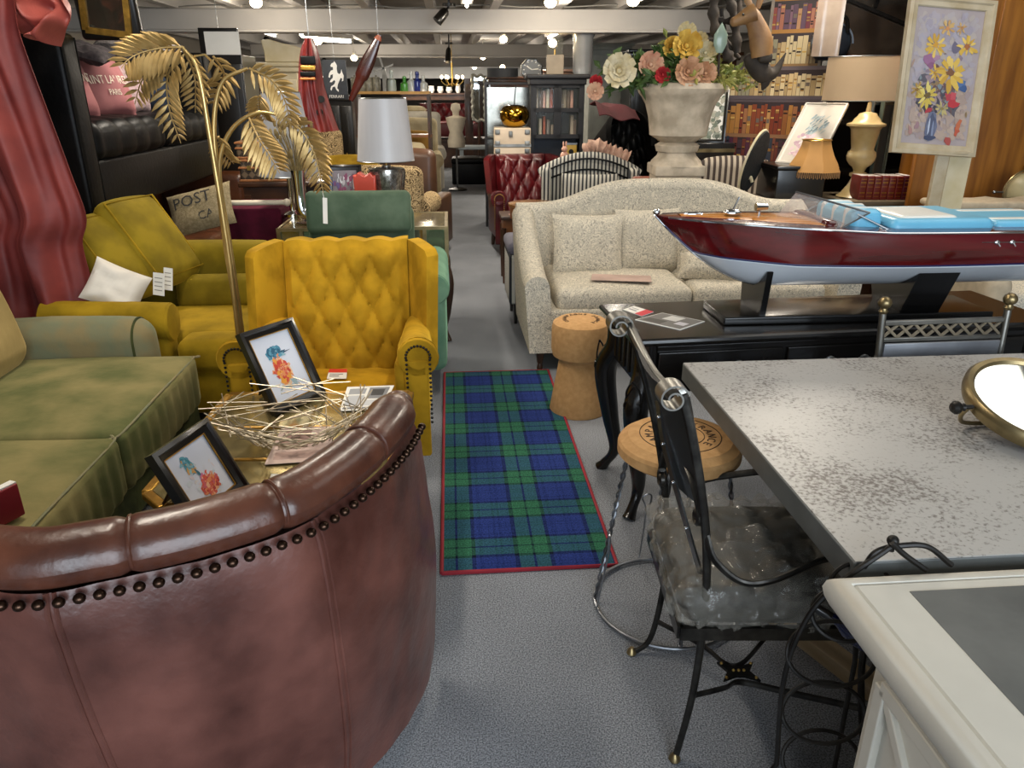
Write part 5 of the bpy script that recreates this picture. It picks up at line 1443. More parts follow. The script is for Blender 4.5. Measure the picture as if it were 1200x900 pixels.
FR = [([(214, 55), (190, 56), (165, 62), (150, 70), (142, 80)], .13, 11, 1.8), ([(212, 60), (196, 92), (199, 130), (212, 168)], .10, 12, .8), ([(216, 60), (228, 90), (229, 132)], .09, 9, .8),
      ([(250, 66), (262, 85), (258, 105), (252, 126)], .09, 8, .8), ([(292, 80), (318, 94), (334, 118), (341, 152)], .10, 12, .9), ([(292, 138), (302, 160), (316, 182), (328, 203)], .12, 11, .7),
      ([(330, 136), (352, 152), (369, 182), (379, 226)], .10, 15, .8), ([(256, 160), (262, 178), (274, 192)], .08, 9, .8), ([(305, 112), (305, 128), (312, 142)], .08, 9, .8), ([(205, 57), (185, 70), (166, 95), (158, 122)], .10, 10, .9)]
for i, (pp, wl0, n, dn) in enumerate(FR):
    dy = (-.06, .05, .10, .16, -.04, -.08, .06, .12, .1, .02)[i]
    obj('palm_leaf', frond([q_(x, y, dy * (k / max(1, len(pp) - 1))) for k, (x, y) in enumerate(pp)], wl0, n, dn, seed=i), leafm, fp, smooth=25)
obj('connector', MB().tube([q_(228, 66), q_(240, 64, .03), q_(262, 85, .08)], .005, 6), gl_, fp)
tgp = W(381, 247, FY + .06)
k = thing('swing_tag', 'white swing tag hanging from the tip of the gold palm leaf', 'tag', tgp, R(-10))
obj('card', MB().at(ry=R(4)).box((0, 0, 0), (.022, .002, .12)), M['paper'], k); obj('thread', MB().tube([(0, 0, .06), (-.005, 0, .09)], .001, 4), M['paper'], k)

# ------------------------------------------------------------------ green velvet reclining chair
M['green_velvet'] = velvet('green_velvet', '#5b6b58', '#465846', 4); M['mint'] = velvet('mint_velvet', '#6d9076', '#557a62', 4)
gx = W(422, 300, 4.3).x
gc = thing('recliner_chair', 'green velvet armchair with a folded headrest behind the mustard wing chair', 'armchair', (gx, 4.25, 0), AIS)
obj('seat', MB().soft((0, -.02, .33), (.66, .66, .26), .06, 3, (4, 4, 2), puff=(0, .02, .03)), M['green_velvet'], gc)
obj('backrest', MB(Matrix.Translation((0, .26, .66)) @ Matrix.Rotation(R(-8), 4, 'X')).soft((0, 0, 0), (.62, .16, .62), .06, 3, (4, 2, 5)), M['green_velvet'], gc)
obj('headrest', MB(Matrix.Translation((0, .20, .935)) @ Matrix.Rotation(R(-10), 4, 'X')).soft((0, 0, 0), (.60, .13, .24), .035, 3, (6, 2, 4), puff=(0, .012, 0)), M['green_velvet'], gc)
for s in (-1, 1):
    am = MB(); am.soft((s * .41, -.05, .40), (.16, .72, .50), .05, 3, (2, 4, 3)); am.tube([(s * .43, .28, .64), (s * .43, -.1, .625), (s * .43, -.40, .615)], [.075, .082, .085], 16)
    a = obj('arm', am, M['mint'], gc)
    obj('arm_front', MB().at((s * .43, -.40, .615), rx=PI / 2).lathe([(.085, 0), (.078, .012), (.03, .016), (0, .016)], 18), M['mint'], a)
for sx in (-1, 1):
    for sy in (-.3, .28): obj('foot', MB().lathe([(.02, 0), (.028, .18)], 10, (sx * .33, sy, 0)), M['dark_wood'], gc)

# ------------------------------------------------------------------ mirrored console with walnut legs
mx0, mx1 = W(326, 268, 4.80).x, W(522, 268, 4.80).x
mt = thing('mirrored_table', 'gilt-edged mirrored side table on curved wooden legs behind the green armchair', 'table', (mx0, 4.80, 0), AIS)
mw, md, mz = mx1 - mx0, .62, .78
ed = MB()
frame_of(ed, [(0, 0), (mw, 0), (mw, md), (0, md)], mz - .01, .02, .02); frame_of(ed, [(0, 0), (mw, 0), (mw, md), (0, md)], mz - .24, .02, .02)
for x, y in ((0, 0), (mw, 0), (mw, md), (0, md), (.14, 0), (mw - .14, 0)): ed.bar((x, y, mz - .25), (x, y, mz), .024, .024)
obj('gilt_edge', ed, M['old_brass'], mt)
obj('mirror_top', MB().box((mw / 2, md / 2, mz - .008), (mw - .03, md - .03, .012)), M['antique_mirror'], mt)
obj('mirror_side', MB().box((mw / 2, md / 2, mz - .12), (mw - .02, md - .02, .21)), mat('plain_mirror', '#b9b7a6', rough=.08, metal=.9, var=.1), mt)
for (x, y, sx, sy) in ((.04, .04, -1, -1), (mw - .02, .02, 1, -1), (mw - .04, md - .04, 1, 1), (.04, md - .04, -1, 1)):
    pts = spline([(x, y, mz - .25), (x + sx * .03, y + sy * .03, .40), (x + sx * .01, y + sy * .01, .2), (x - sx * .01, y - sy * .01, .09), (x + sx * .02, y + sy * .02, 0)], 6); m_ = len(pts)
    obj('leg', MB().tube(pts, [lerp(.036, .018, min(1, i / m_ * 1.3)) for i in range(m_)], 10), M['dark_wood'], mt)
def on_table(px, Y): p = W(px, 250, Y); p.z = mz; return p

# chrome boot vase with dried grasses
bvp = on_table(357, 4.98)
bv = thing('boot_vase', 'silver boot-shaped vase of dried grasses on the mirrored table', 'vase', bvp, R(-20))
bo_ = MB()
bo_.tube(spline([(-.02, 0, .34), (-.022, 0, .2), (-.015, 0, .10), (.02, 0, .055), (.08, 0, .035), (.13, 0, .025)], 6), [.048, .047, .045, .044, .043, .042, .042, .042, .043, .044, .045, .046, .046, .046, .045, .045, .044, .042, .04, .039, .037, .036, .034, .033, .031, .029, .027, .025, .02, .016, .01], 16)
obj('boot', bo_, M['chrome'], bv, smooth=60); obj('sole', MB().soft((.05, 0, .006), (.2, .075, .012), .006, 2, (1, 1, 1)), M['chrome'], bv)
dg = MB(); rr = random.Random(3)
for k in range(40):
    a = rr.random() * 2 * PI; r = .06 + .09 * rr.random(); h = .42 + .22 * rr.random()
    dg.tube(spline([(-.02 + .02 * math.cos(a), .02 * math.sin(a), .3), (-.02 + r * .5 * math.cos(a), r * .5 * math.sin(a), h * .8), (-.02 + r * math.cos(a), r * math.sin(a), h)], 3), .003, 4)
    dg.ball((-.02 + r * math.cos(a), r * math.sin(a), h), .012, (1, 1, 2.2), 6, 4)
g_ = obj('dried_grass', dg, mat('dried_straw', '#8d7a4f', rough=.8, var=.3, scale=30), bv); g_['kind'] = 'stuff'

def drum_lamp(nm, lab, loc, zs0, zs1, r0, r1, shade_m, base_mb, base_m, sides=40, extra=None, rz=0, sq=None):
    t = thing(nm, lab, 'lamp', loc, rz)
    sh = MB(); rot = PI / 4 if sides == 4 else 0
    k = 1.414 if sides == 4 else 1
    sh.lathe([(r0 * k, zs0), (r1 * k, zs1), (r1 * k - .003, zs1), (r0 * k - .003, zs0), (r0 * k, zs0)], sides, cap=False, rot=rot, sx=1, sy=sq or 1)
    obj('lamp_shade', sh, shade_m, t, smooth=40 if sides > 8 else 20)
    ri = MB()
    for zz, rr in ((zs0, r0), (zs1, r1)):
        if sides > 8: ri.tube([(rr * math.cos(2 * PI * i / 40), rr * (sq or 1) * math.sin(2 * PI * i / 40), zz) for i in range(40)], .003, 5, closed=True)
    if sides > 8: obj('shade_ring', ri, M['steel'], t)
    obj('base', base_mb, base_m, t, smooth=50)
    obj('stem', MB().tube([(0, 0, zs0 - .09), (0, 0, zs1 - .02)], .006, 8), M['brass'], t)
    obj('bulb', MB().ball((0, 0, (zs0 + zs1) / 2), .03), M['white'], t)
    sp_ = MB(); 
    for a in (0, 2 * PI / 3, 4 * PI / 3): sp_.tube([(0, 0, zs1 - .02), ((r1 - .004) * math.cos(a), (r1 - .004) * (sq or 1) * math.sin(a), zs1 - .005)], .002, 4)
    obj('shade_carrier', sp_, M['steel'], t)
    if extra: extra(t)
    return t
M['silver_shade'] = mat('silver_silk', '#b9b9bd', rough=.35, var=.05, scale=2, sheen=.2, stretch=(8, 8, .5))
M['grey_shade'] = mat('pale_grey_shade', '#aeb0b5', rough=.7, var=.05, scale=3)
l2 = on_table(456, 5.12)
zb = W(451, 188, 5.12).z - mz; zt = W(451, 115, 5.12).z - mz
def crystal(n):
    mb = MB(); mb.lathe([(.115, 0), (.115, .03), (.085, .04), (.10, .12), (.125, zb - .08), (.12, zb - .05), (.03, zb - .04), (.03, zb - .03)], n); return mb
drum_lamp('table_lamp', 'silver drum shade lamp with a cut mirror base, beside the coral ornament', l2, zb, zt, .185, .15, M['silver_shade'], crystal(8), mat('crackled_mirror', '#b3b0ab', rough=.2, metal=.85, c2='#6f6960', scale=45, detail=6))
l1 = on_table(352, 5.30); 
zb1 = W(345, 205, 5.3).z - mz; zt1 = W(345, 108, 5.3).z - mz
l1.x = W(338, 200, 5.3).x
b_ = MB(); b_.lathe([(.08, 0), (.08, .02), (.02, .04), (.018, zb1 - .02)], 20)
drum_lamp('table_lamp', 'pale grey tapered shade lamp half hidden by the gold palm leaves', l1, zb1, zt1, .20, .125, M['grey_shade'], b_, M['chrome'])
# coral ornament, framed photo
cp = on_table(431, 5.02)
co = thing('ornament', 'coral red tooth-shaped ornament on the mirrored table', 'ornament', cp, 0)
prof = [(-.055, 0), (-.06, .05), (-.085, .12), (-.09, .19), (-.07, .185), (-.05, .20), (0, .185), (.05, .20), (.07, .185), (.09, .19), (.085, .12), (.06, .05), (.055, 0), (.03, 0), (.02, .06), (0, .075), (-.02, .06), (-.03, 0)]
cth = (W(431, 201, 5.02).z - mz) / .2; prof = [(x * .80, z * cth) for x, z in prof]
obj('body', MB().at(rx=PI / 2).prism(prof, -.045, .045), mat('coral_glaze', '#d0503f', rough=.3, var=.1, coat=.3), co, bevel=.008)
def crowd(q, x, y, w, h):
    rr = random.Random(9)
    for k in range(90):
        u, v = rr.random(), rr.random()
        cc = rr.choice(['#8d4a6a', '#6a5a8d', '#c9c7cc', '#e6e6ea', '#93878d']) if v > .35 else rr.choice(['#e8e8ea', '#c9cdd2', '#9aa39a', '#d9d9dd'])
        blob(q, x + w * (.08 + .84 * u), y + h * (.08 + .84 * v), .06 * w * (.4 + rr.random()), .06 * h, cc, 7, z=.0001 * k, jag=.4, seed=k)
p0 = on_table(385, 5.0); p1 = on_table(426, 5.02)
pz = W(385, 194, 5.0).z
picture('framed_print', 'black-framed multicoloured print standing on the mirrored table', (p0, p1, V((p0.x - .0, p0.y + .06, pz))), crowd, fw=.035, fd=.025, bead=False, paper=mat('grey_paper', '#8d868c', rough=.6))

# ------------------------------------------------------------------ burgundy bench with white rail
pb = W(266, 285, 5.2); pe = W(334, 285, 5.25)
bb_ = thing('blanket_box', 'burgundy velvet box bench with a white rail on top, left of the mirrored table', 'bench', (pb.x, 5.2, 0), AIS)
bw2 = pe.x - pb.x; bh2 = W(300, 238, 5.2).z
obj('box', MB().soft((bw2 / 2, .25, bh2 / 2 - .02), (bw2, .5, bh2 - .04), .02, 2, (2, 2, 2)), velvet('burgundy_velvet', '#4f1226', '#3b0c1c'), bb_)
rl_ = MB().tube([(-.03, 0, bh2), (bw2 + .05, 0, bh2)], .018, 10); rl_.ball((bw2 + .05, 0, bh2), .026)
obj('rail', rl_, mat('ivory_paint', '#cfc4ae', rough=.5), bb_, label='ivory rail')

# ------------------------------------------------------------------ luggage on a dark table
sx_ = W(283, 215, 6.1)
st_t = thing('side_table', 'dark wooden table carrying two checked suitcases, behind the palm lamp', 'table', (sx_.x + .09, 6.02, 0), AIS)
tz_ = W(300, 214, 6.0).z
obj('top', MB().soft((.30, .25, tz_ - .02), (.78, .5, .04), .008, 2, (1, 1, 1)), M['dark_wood'], st_t)
obj('frieze', MB().box((.30, .25, tz_ - .09), (.72, .44, .1)), M['dark_wood'], st_t)
for x in (-.03, .63):
    for y in (.04, .46): obj('leg', MB().box((x, y, (tz_ - .1) / 2), (.05, .05, tz_ - .1)), M['dark_wood'], st_t)
def checks():
    m, n, l, b = nt('checked_canvas')
    tc = n.new('ShaderNodeTexCoord'); mp = n.new('ShaderNodeMapping'); mp.inputs['Rotation'].default_value = (0, R(45), 0); mp.inputs['Scale'].default_value = (26, 26, 26)
    ck = n.new('ShaderNodeTexChecker'); ck.inputs['Scale'].default_value = 1; ck.inputs['Color1'].default_value = (*hexc('#3a3027'), 1); ck.inputs['Color2'].default_value = (*hexc('#6d5c48'), 1)
    l.new(tc.outputs['Object'], mp.inputs[0]); l.new(mp.outputs[0], ck.inputs['Vector']); l.new(ck.outputs['Color'], b.inputs['Base Color']); b.inputs['Roughness'].default_value = .5
    return m
M['checks'] = checks(); M['tan_trim'] = mat('tan_leather_trim', '#8d5a32', rough=.45)
def suitcase(lab, loc, w, d, h):
    t = thing('suitcase', lab, 'suitcase', loc, AIS, 'checked suitcases on the dark table')
    obj('body', MB().soft((0, 0, h / 2), (w, d, h), .02, 2, (1, 1, 1)), M['checks'], t)
    f = MB()
    for z in (.01, h * .62, h - .01): f.tube([(-w / 2, -d / 2, z), (w / 2, -d / 2, z), (w / 2, d / 2, z), (-w / 2, d / 2, z)], .009, 6, closed=True)
    obj('leather_edge', f, M['tan_trim'], t)
    obj('handle', MB().tube(spline([(-.07, -d / 2, h * .45), (-.06, -d / 2 - .035, h * .40), (.06, -d / 2 - .035, h * .40), (.07, -d / 2, h * .45)], 5), .009, 8), M['tan_trim'], t)
    for s in (-1, 1): obj('clasp', MB().box((s * w * .33, -d / 2 - .004, h * .62), (.03, .01, .035)), M['brass'], t)
    return t
s0 = V((W(316, 200, 6.1).x, 6.22, tz_))
suitcase('brown checked suitcase with tan edges, lower one on the dark table', s0, .46, .34, .17)
suitcase('brown checked suitcase with tan edges, stacked on the other', s0 + V((-.03, 0, .17)), .42, .32, .13)

# ------------------------------------------------------------------ dark cabinets and armoire behind the left stack
def plain_cabinet(nm, lab, cat, x0, x1, Y, z1, depth, m, doors=2, cornice=True, extra=None):
    t = thing(nm, lab, cat, (x0, Y, 0), AIS); w = x1 - x0
    obj('carcass', MB().box((w / 2, depth / 2, z1 / 2), (w, depth, z1)), m, t, bevel=.005)
    for k in range(doors):
        dx = w / doors
        d = obj('door', MB().soft((dx * (k + .5), -.008, z1 / 2), (dx - .02, .02, z1 - .14), .006, 2, (1, 1, 1)), m, t)
        obj('door_panel', MB().soft((dx * (k + .5), -.02, z1 / 2), (dx - .12, .01, z1 - .34), .004, 2, (1, 1, 1)), m, d)
        obj('knob', MB().ball((dx * (k + .5) + (dx / 2 - .05) * (1 if k == 0 else -1), -.03, z1 * .5), .014), M['brass'], d)
    if cornice:
        c = MB(); c.soft((w / 2, depth / 2 - .01, z1 + .02), (w + .06, depth + .05, .05), .012, 2, (1, 1, 1)); c.soft((w / 2, depth / 2 - .01, z1 + .06), (w + .12, depth + .09, .04), .014, 2, (1, 1, 1)); obj('cornice', c, m, t)
    if extra: extra(t, w)
    return t
xa, xb = W(246, 150, 6.9).x, W(292, 150, 6.9).x
plain_cabinet('cupboard', 'tall black cupboard behind the far end of the black sofa', 'cupboard', xa, xb, 6.9, W(270, 64, 6.9).z, .5, M['black_wood'], 1, False)
xa, xb = W(307, 100, 7.6).x, W(349, 100, 7.6).x
plain_cabinet('armoire', 'cream painted armoire with a stepped cornice behind the palm lamp', 'armoire', xa, xb, 7.6, W(320, 84, 7.6).z, .5, M['cream_paint'], 1, True)
hcb = thing('headboard', 'cream curved headboard standing on the cream armoire', 'headboard', (W(328, 75, 7.5).x, 7.75, W(320, 84, 7.6).z + .085), AIS)
obj('panel', MB().at(rx=PI / 2).prism([(-.2, 0), (.2, 0), (.22, .05), (.2, .09), (.1, .14), (-.05, .17), (-.15, .20), (-.22, .19), (-.2, .08)], -.03, .03), M['cream_paint'], hcb, bevel=.01)
bp = W(243, 92, 5.9)
bl = thing('cushion', 'round dark blue cushion at the far end of the black sofa', 'cushion', bM_ @ V((-.30, 1.98, .62)), R(0))
obj('cover', MB().ball((0, 0, 0), .18, (.55, .75, 1)), velvet('navy_velvet', '#27303f', '#1c2430'), bl)
bf_ = W(258, 56, 7.3)
pf = thing('framed_picture', 'pale picture in a black frame hung high behind the black sofa', 'picture', bf_ - V((.0, 0, .16)), AIS)
obj('frame', MB().soft((0, 0, .16), (.34, .03, .32), .006, 2, (1, 1, 1)), M['black_wood'], pf); obj('print', MB().box((.03, -.017, .16), (.30, .004, .26)), M['white'], pf)
obj('hanging_wire', MB().tube([(0, .01, .31), (0, .01, 2.59 - pf.location.z)], .003, 5), M['steel'], pf)

# ------------------------------------------------------------------ red garment, propeller, horse poster
gp = W(371, 156, 6.3); gO = gp
rg = thing('red_suit', 'red leather hanging suit with a wide black and gold belt', 'garment', gp, R(4))
def L_(px, py): return W(px, py, 6.3) - gO
prl = [(358, 45), (352, 62), (350, 95), (352, 130), (356, 156)]; prr = [(367, 45), (374, 65), (380, 100), (389, 130), (397, 153)]
Ls = spline([L_(*p) for p in prl], 6); Rs = spline([L_(*p) for p in prr], 6)
def rgf(sgn):
    def fn(u, v):
        a, b = at_list(Ls, v), at_list(Rs, v); c = a.lerp(b, u)
        c.y = sgn * (.07 * math.sin(PI * u) ** .6 + .012 * math.sin(u * 18 + v * 3) + .01 * math.sin(u * 31) * v); return c
    return fn
mb = MB(); mb.grid(rgf(-1), 30, 30, flip=True); mb.grid(rgf(1), 30, 30); obj('garment', mb, mat('red_leather', '#7c2e29', rough=.38, c2='#591a1a', scale=5, bump=.2, bscale=20), rg, smooth=70)
for (y0, y1, m, nm) in ((66, 76, M['black_leather'], 'belt'), (77, 83, M['gold'], 'gold_band'), (84, 90, M['black_leather'], 'belt'), (91, 94, mat('orange_band', '#c9732b', rough=.5), 'orange_band')):
    a, b = L_(354, y0), L_(372, y1)
    obj(nm, MB().soft(((a.x + b.x) / 2, -.075, (a.z + b.z) / 2), (b.x - a.x, .03, a.z - b.z), .008, 2, (1, 1, 1)), m, rg)
for px, py in ((378, 116), (376, 131)):
    c = L_(px, py); obj('eyelet', MB().at((c.x, -.05, c.z), rx=PI / 2).lathe([(.016, 0), (.026, 0), (.026, .02), (.016, .02)], 14), M['iron'], rg)
obj('hanger', MB().tube([L_(362, 48), V((L_(362, 48).x, 0, 2.59 - gp.z))], .004, 6), M['steel'], rg)
pA, pB = W(411, 118, 6.6), W(445, 41, 6.6)
pr_ = thing('propeller', 'long dark wooden propeller blade hung slanting beside the drum lamp', 'propeller', (pA + pB) / 2)
d_ = (pB - pA) / 2
pts = [(-d_) + d_ * 2 * (i / 24) for i in range(25)]
obj('blade', MB().tube(pts, [.012 + .045 * math.sin(PI * (.1 + .82 * i / 24)) ** 1.3 * (.7 if i < 9 else 1) for i in range(25)], 12, flat=(.35, 1), up=(0, 1, 0)), mat('mahogany_propeller', '#4b1c12', rough=.25, c2='#27100b', scale=3, coat=.5), pr_)
obj('brass_tip', MB().tube([d_ * .86, d_ * 1.0], [.032, .016], 12, flat=(.4, 1), up=(0, 1, 0)), mat('worn_tip', '#a5583c', rough=.35), pr_)
obj('hanging_wire', MB().tube([d_ * .9, V((d_.x * .9, 0, 2.59 - pr_.location.z))], .002, 4), M['steel'], pr_)
hp0, hp1, hp2 = W(381, 116, 7.0), W(408, 115, 7.0), W(379, 70, 7.0)
po = thing('poster', 'black poster with a white rearing horse, behind the red suit', 'poster', hp0, 0)
hw_, hh_ = hp1.x - hp0.x, hp2.z - hp0.z
obj('board', MB().box((hw_ / 2, .01, hh_ / 2), (hw_, .012, hh_)), mat('charcoal_print', '#30343a', rough=.5, var=.25, scale=9), po)
hs_ = [(.30, .10), (.36, .20), (.46, .22), (.52, .12), (.60, .07), (.62, .12), (.56, .17), (.60, .28), (.66, .36), (.74, .46), (.80, .44), (.78, .36), (.84, .38), (.88, .52), (.82, .62), (.80, .70), (.76, .60), (.70, .56), (.62, .60), (.60, .70), (.62, .80), (.58, .86), (.52, .92), (.48, .88), (.40, .86), (.34, .80), (.36, .76), (.44, .76), (.44, .68), (.34, .66), (.26, .58), (.22, .48), (.28, .46), (.32, .54), (.42, .56), (.40, .46), (.30, .40), (.26, .34), (.34, .34), (.46, .40), (.50, .36), (.44, .28), (.30, .22), (.26, .14)]
hm = MB().at((0, .003, hh_ * .12), rx=PI / 2); hm.prism([(x * hw_, z * hh_ * .92) for x, z in hs_], -.001, .001); obj('horse_emblem', hm, M['white'], po, smooth=0)
hm = MB().at((hw_ / 2, .003, hh_ * .06), rx=PI / 2); hm.box((0, 0, 0), (hw_, hh_ * .12, .001)); obj('title_strip', hm, mat('dark_strip', '#22252a'), po)
tm = MB().at((hw_ / 2, .001, hh_ * .06), rx=PI / 2); tm.text('FERRARI', hh_ * .11, ext=.0005); obj('lettering', tm, M['white'], po, smooth=0)
obj('hanging_wire', MB().tube([(hw_ / 2, .01, hh_), (hw_ / 2, .01, 2.41 - hp0.z)], .002, 4), M['steel'], po)

# ------------------------------------------------------------------ cream patterned sofa on the right
def paisley(name, a, b, sc=26, mid=None):
    m, n, l, bs_ = nt(name)
    tc = n.new('ShaderNodeTexCoord'); nz = n.new('ShaderNodeTexNoise'); nz.inputs['Scale'].default_value = sc; nz.inputs['Detail'].default_value = 1; nz.inputs['Distortion'].default_value = 2.2
    l.new(tc.outputs['Object'], nz.inputs['Vector'])
    mul = n.new('ShaderNodeMath'); mul.operation = 'MULTIPLY'; mul.inputs[1].default_value = 7; l.new(nz.outputs['Fac'], mul.inputs[0])
    fr = n.new('ShaderNodeMath'); fr.operation = 'PINGPONG'; fr.inputs[1].default_value = .5; l.new(mul.outputs[0], fr.inputs[0])
    r = n.new('ShaderNodeValToRGB'); r.color_ramp.elements[0].position = .16; r.color_ramp.elements[1].position = .26
    r.color_ramp.elements[0].color = (*hexc(a), 1); r.color_ramp.elements[1].color = (*hexc(b), 1)
    l.new(fr.outputs[0], r.inputs['Fac']); l.new(r.outputs['Color'], bs_.inputs['Base Color']); bs_.inputs['Roughness'].default_value = .9; bs_.inputs['Specular IOR Level'].default_value = .1
    return m
M['scroll_fabric'] = paisley('cream_scroll_fabric', '#a19c90', '#d8cfbc', 20)
sf0 = G(630, 437, 0)
cs = thing('sofa', 'cream scroll-patterned camelback sofa behind the black desk', 'sofa', (sf0.x - .05, sf0.y - .02, 0), R(5))
SW, SD = 1.98, .92
obj('base', MB().soft((SW / 2, SD / 2, .26), (SW - .02, SD - .02, .26), .02, 2, (3, 2, 2)), M['scroll_fabric'], cs)
for k in range(2): obj('seat_cushion', MB().soft((.16 + (SW - .32) * (k + .5) / 2, .40, .43), ((SW - .32) / 2 - .004, .74, .15), .05, 3, (5, 5, 2), puff=(0, .012, .025)), M['scroll_fabric'], cs)
def sbk(u, v):
    x = SW * u; hump = .15 * math.exp(-((abs(u - .5) / .29) ** 4)); top = .83 + hump
    z = .15 + (top - .15) * v; return V((x, SD - .17 + .07 * v - .02 * math.sin(PI * v), z))
bm = MB(); bm.slab(sbk, 50, 14, (0, .13, 0)); bm.tube([sbk(i / 50, 1) + V((0, .065, 0)) for i in range(51)], .066, 12)
obj('backrest', bm, M['scroll_fabric'], cs, smooth=60)
for s in (0, 1):
    am = MB()
    def armf(u, v, s=s):
        y = u * (SD - .06); top = .535 + .30 * (u ** 1.7); z = .13 + (top - .13) * v
        fl = .03 * v
        return V(((-.0 - fl + .0) if s == 0 else SW + fl, y, z))
    am.slab(armf, 16, 12, lambda u, v, s=s: V(((.145 if s == 0 else -.145), 0, 0)))
    am.tube([armf(i / 16, 1) + V((.072 if s == 0 else -.072, 0, -.01)) for i in range(17)], .074, 12)
    obj('arm', am, M['scroll_fabric'], cs, smooth=60)
for x in (.07, SW - .07):
    for y in (.06, SD - .08): obj('leg', MB().tube([(x, y, .14), (x, y, .05)], [.03, .018], 10).lathe([(.0, 0), (.016, .004), (.02, .02), (.014, .04), (.012, .05)], 10, (x, y, 0)), M['dark_wood'], cs)
csM = Matrix.Translation(cs.location) @ Matrix.Rotation(R(5), 4, 'Z')
for i, (x, y, z, w, h, yaw, lean, lab) in enumerate(((.43, .54, .66, .46, .42, -6, 18, 'cream scroll cushion at the left arm of the cream sofa'), (.84, .59, .68, .44, .42, 4, 16, 'cream scroll cushion, second from the left arm of the cream sofa'), (1.22, .56, .65, .42, .38, 2, 20, 'cream scroll cushion beside the boat bow on the cream sofa'), (1.16, .26, .575, .40, .20, -20, 50, 'cream scroll cushion lying on the cream sofa seat under the boat bow'))):
    k = thing('cushion', lab, 'cushion', csM @ V((x, y, z)), R(5 + yaw), 'scroll cushions on the cream sofa')
    obj('cover', pillow(MB().at(rx=R(-lean)), w, h, .15, wr=.01, seed=i), M['scroll_fabric'], k)
pgk = thing('folded_paper', 'pink paper sheet lying on the cream sofa seat', 'paper', csM @ V((.58, .20, .532)), R(-8))
obj('sheet', MB().box((0, 0, 0), (.36, .16, .003)), mat('dusty_pink_paper', '#b99f93', rough=.8), pgk)
# a second cream sofa further right, mostly behind the boat
cs2 = W(1130, 335, 4.25)
c2 = thing('armchair', 'plain grey-cream armchair at the right edge behind the boat', 'armchair', (cs2.x + .02, 4.02, 0), R(4))
M['cream_linen'] = mat('cream_linen', '#b5a58c', rough=.9, var=.1, scale=20, bump=.15, bscale=90)
obj('base', MB().soft((.45, .42, .26), (.9, .82, .28), .03, 2, (2, 2, 2)), M['scroll_fabric'], c2)
obj('seat_cushion', MB().soft((.45, .36, .46), (.62, .66, .15), .05, 3, (4, 4, 2), puff=(0, 0, .03)), M['scroll_fabric'], c2)
obj('backrest', MB().soft((.45, .80, .62), (.9, .18, .62), .08, 3, (4, 2, 4)), M['cream_linen'], c2)
for x in (.07, .83): obj('arm', MB().soft((x, .42, .50), (.15, .84, .30), .07, 3, (2, 4, 3)), M['cream_linen'], c2)
obj('throw', MB().soft((.40, .80, .93), (.7, .24, .05), .024, 3, (8, 4, 1), fn=lambda q, n: q + V((0, 0, .02 * noise.noise(q * 6)))), M['cream_linen'], c2)

# ------------------------------------------------------------------ striped ottoman, round tables, red wing chair, striped armchair
M['ticking'] = stripes('blue_ticking', [(0, '#23262c'), (.42, '#b9b7ae')], axis=0, period=.042, rough=.85)
oc = W(608, 335, 5.45)
ot = thing('footstool', 'striped footstool with a grey buttoned top beside the cream sofa', 'footstool', (W(597, 330, 5.45).x, 5.25, 0), R(5))
oz = W(605, 278, 5.5).z
obj('body', MB().soft((.22, .22, oz * .56), (.44, .44, oz * .6), .02, 2, (1, 1, 1)), M['ticking'], ot)
obj('cushion_top', MB().soft((.22, .22, oz - .04), (.46, .46, .09), .04, 3, (3, 3, 2), puff=(0, 0, .02)), mat('mauve_grey', '#676572', rough=.8, var=.12), ot)
for x in (.05, .39):
    for y in (.05, .39): obj('leg', MB().tube([(x, y, oz * .3), (x, y, 0)], [.022, .012], 8), M['black_wood'], ot)
rt = W(624, 233, 6.3)
r1 = thing('round_table', 'small round wooden pedestal table in front of the striped armchair', 'table', (rt.x, 6.3, 0))
rz1 = W(624, 238, 6.3).z
obj('top', MB().lathe([(0, rz1 - .03), (.19, rz1 - .03), (.2, rz1 - .015), (.2, rz1), (.185, rz1 + .004), (0, rz1 + .004)], 40), mat('golden_veneer', '#a37442', rough=.25, c2='#80552c', scale=3, stretch=(1, 6, 1), coat=.4), r1)
obj('drum_frieze', MB().lathe([(.16, rz1 - .13), (.185, rz1 - .12), (.185, rz1 - .03)], 40), M['mid_wood'], r1)
obj('pedestal', MB().lathe([(.15, 0), (.15, .03), (.03, .08), (.05, .2), (.025, .3), (.035, rz1 - .13)], 20), M['dark_wood'], r1)
s1x = W(588, 250, 6.6)
s1 = thing('side_table', 'low square wooden side table beside the red leather wing chair', 'table', (W(587, 250, 6.55).x, 6.5, 0), R(4))
sz1 = W(600, 252, 6.6).z
obj('top', MB().soft((.17, .17, sz1 - .015), (.34, .34, .03), .006, 2, (1, 1, 1)), M['dark_wood'], s1); obj('frieze', MB().box((.17, .17, sz1 - .09), (.3, .3, .13)), M['mid_wood'], s1)
for x in (.03, .31):
    for y in (.03, .31): obj('leg', MB().tube([(x, y, sz1 - .1), (x, y, 0)], [.022, .014], 8), M['dark_wood'], s1)
lfx = thing('leaflet', 'small leaflet lying on the low square side table', 'leaflet', (s1.location.x + .17, 6.62, sz1 + .001), R(10)); obj('sheet', MB().box((0, 0, .001), (.2, .1, .002)), mat('dull_pink_paper', '#b08a80'), lfx)
wing_chair('wing_chair', 'oxblood leather button-back wing chair down the aisle', 'armchair', M['ox_leather'], M['dark_wood'], (W(617, 280, 8.05).x, 8.1, 0), R(10), w=.80, h=.95, cols=3.6, rows=4.2, scallop=False, stud_m=M['brass'])
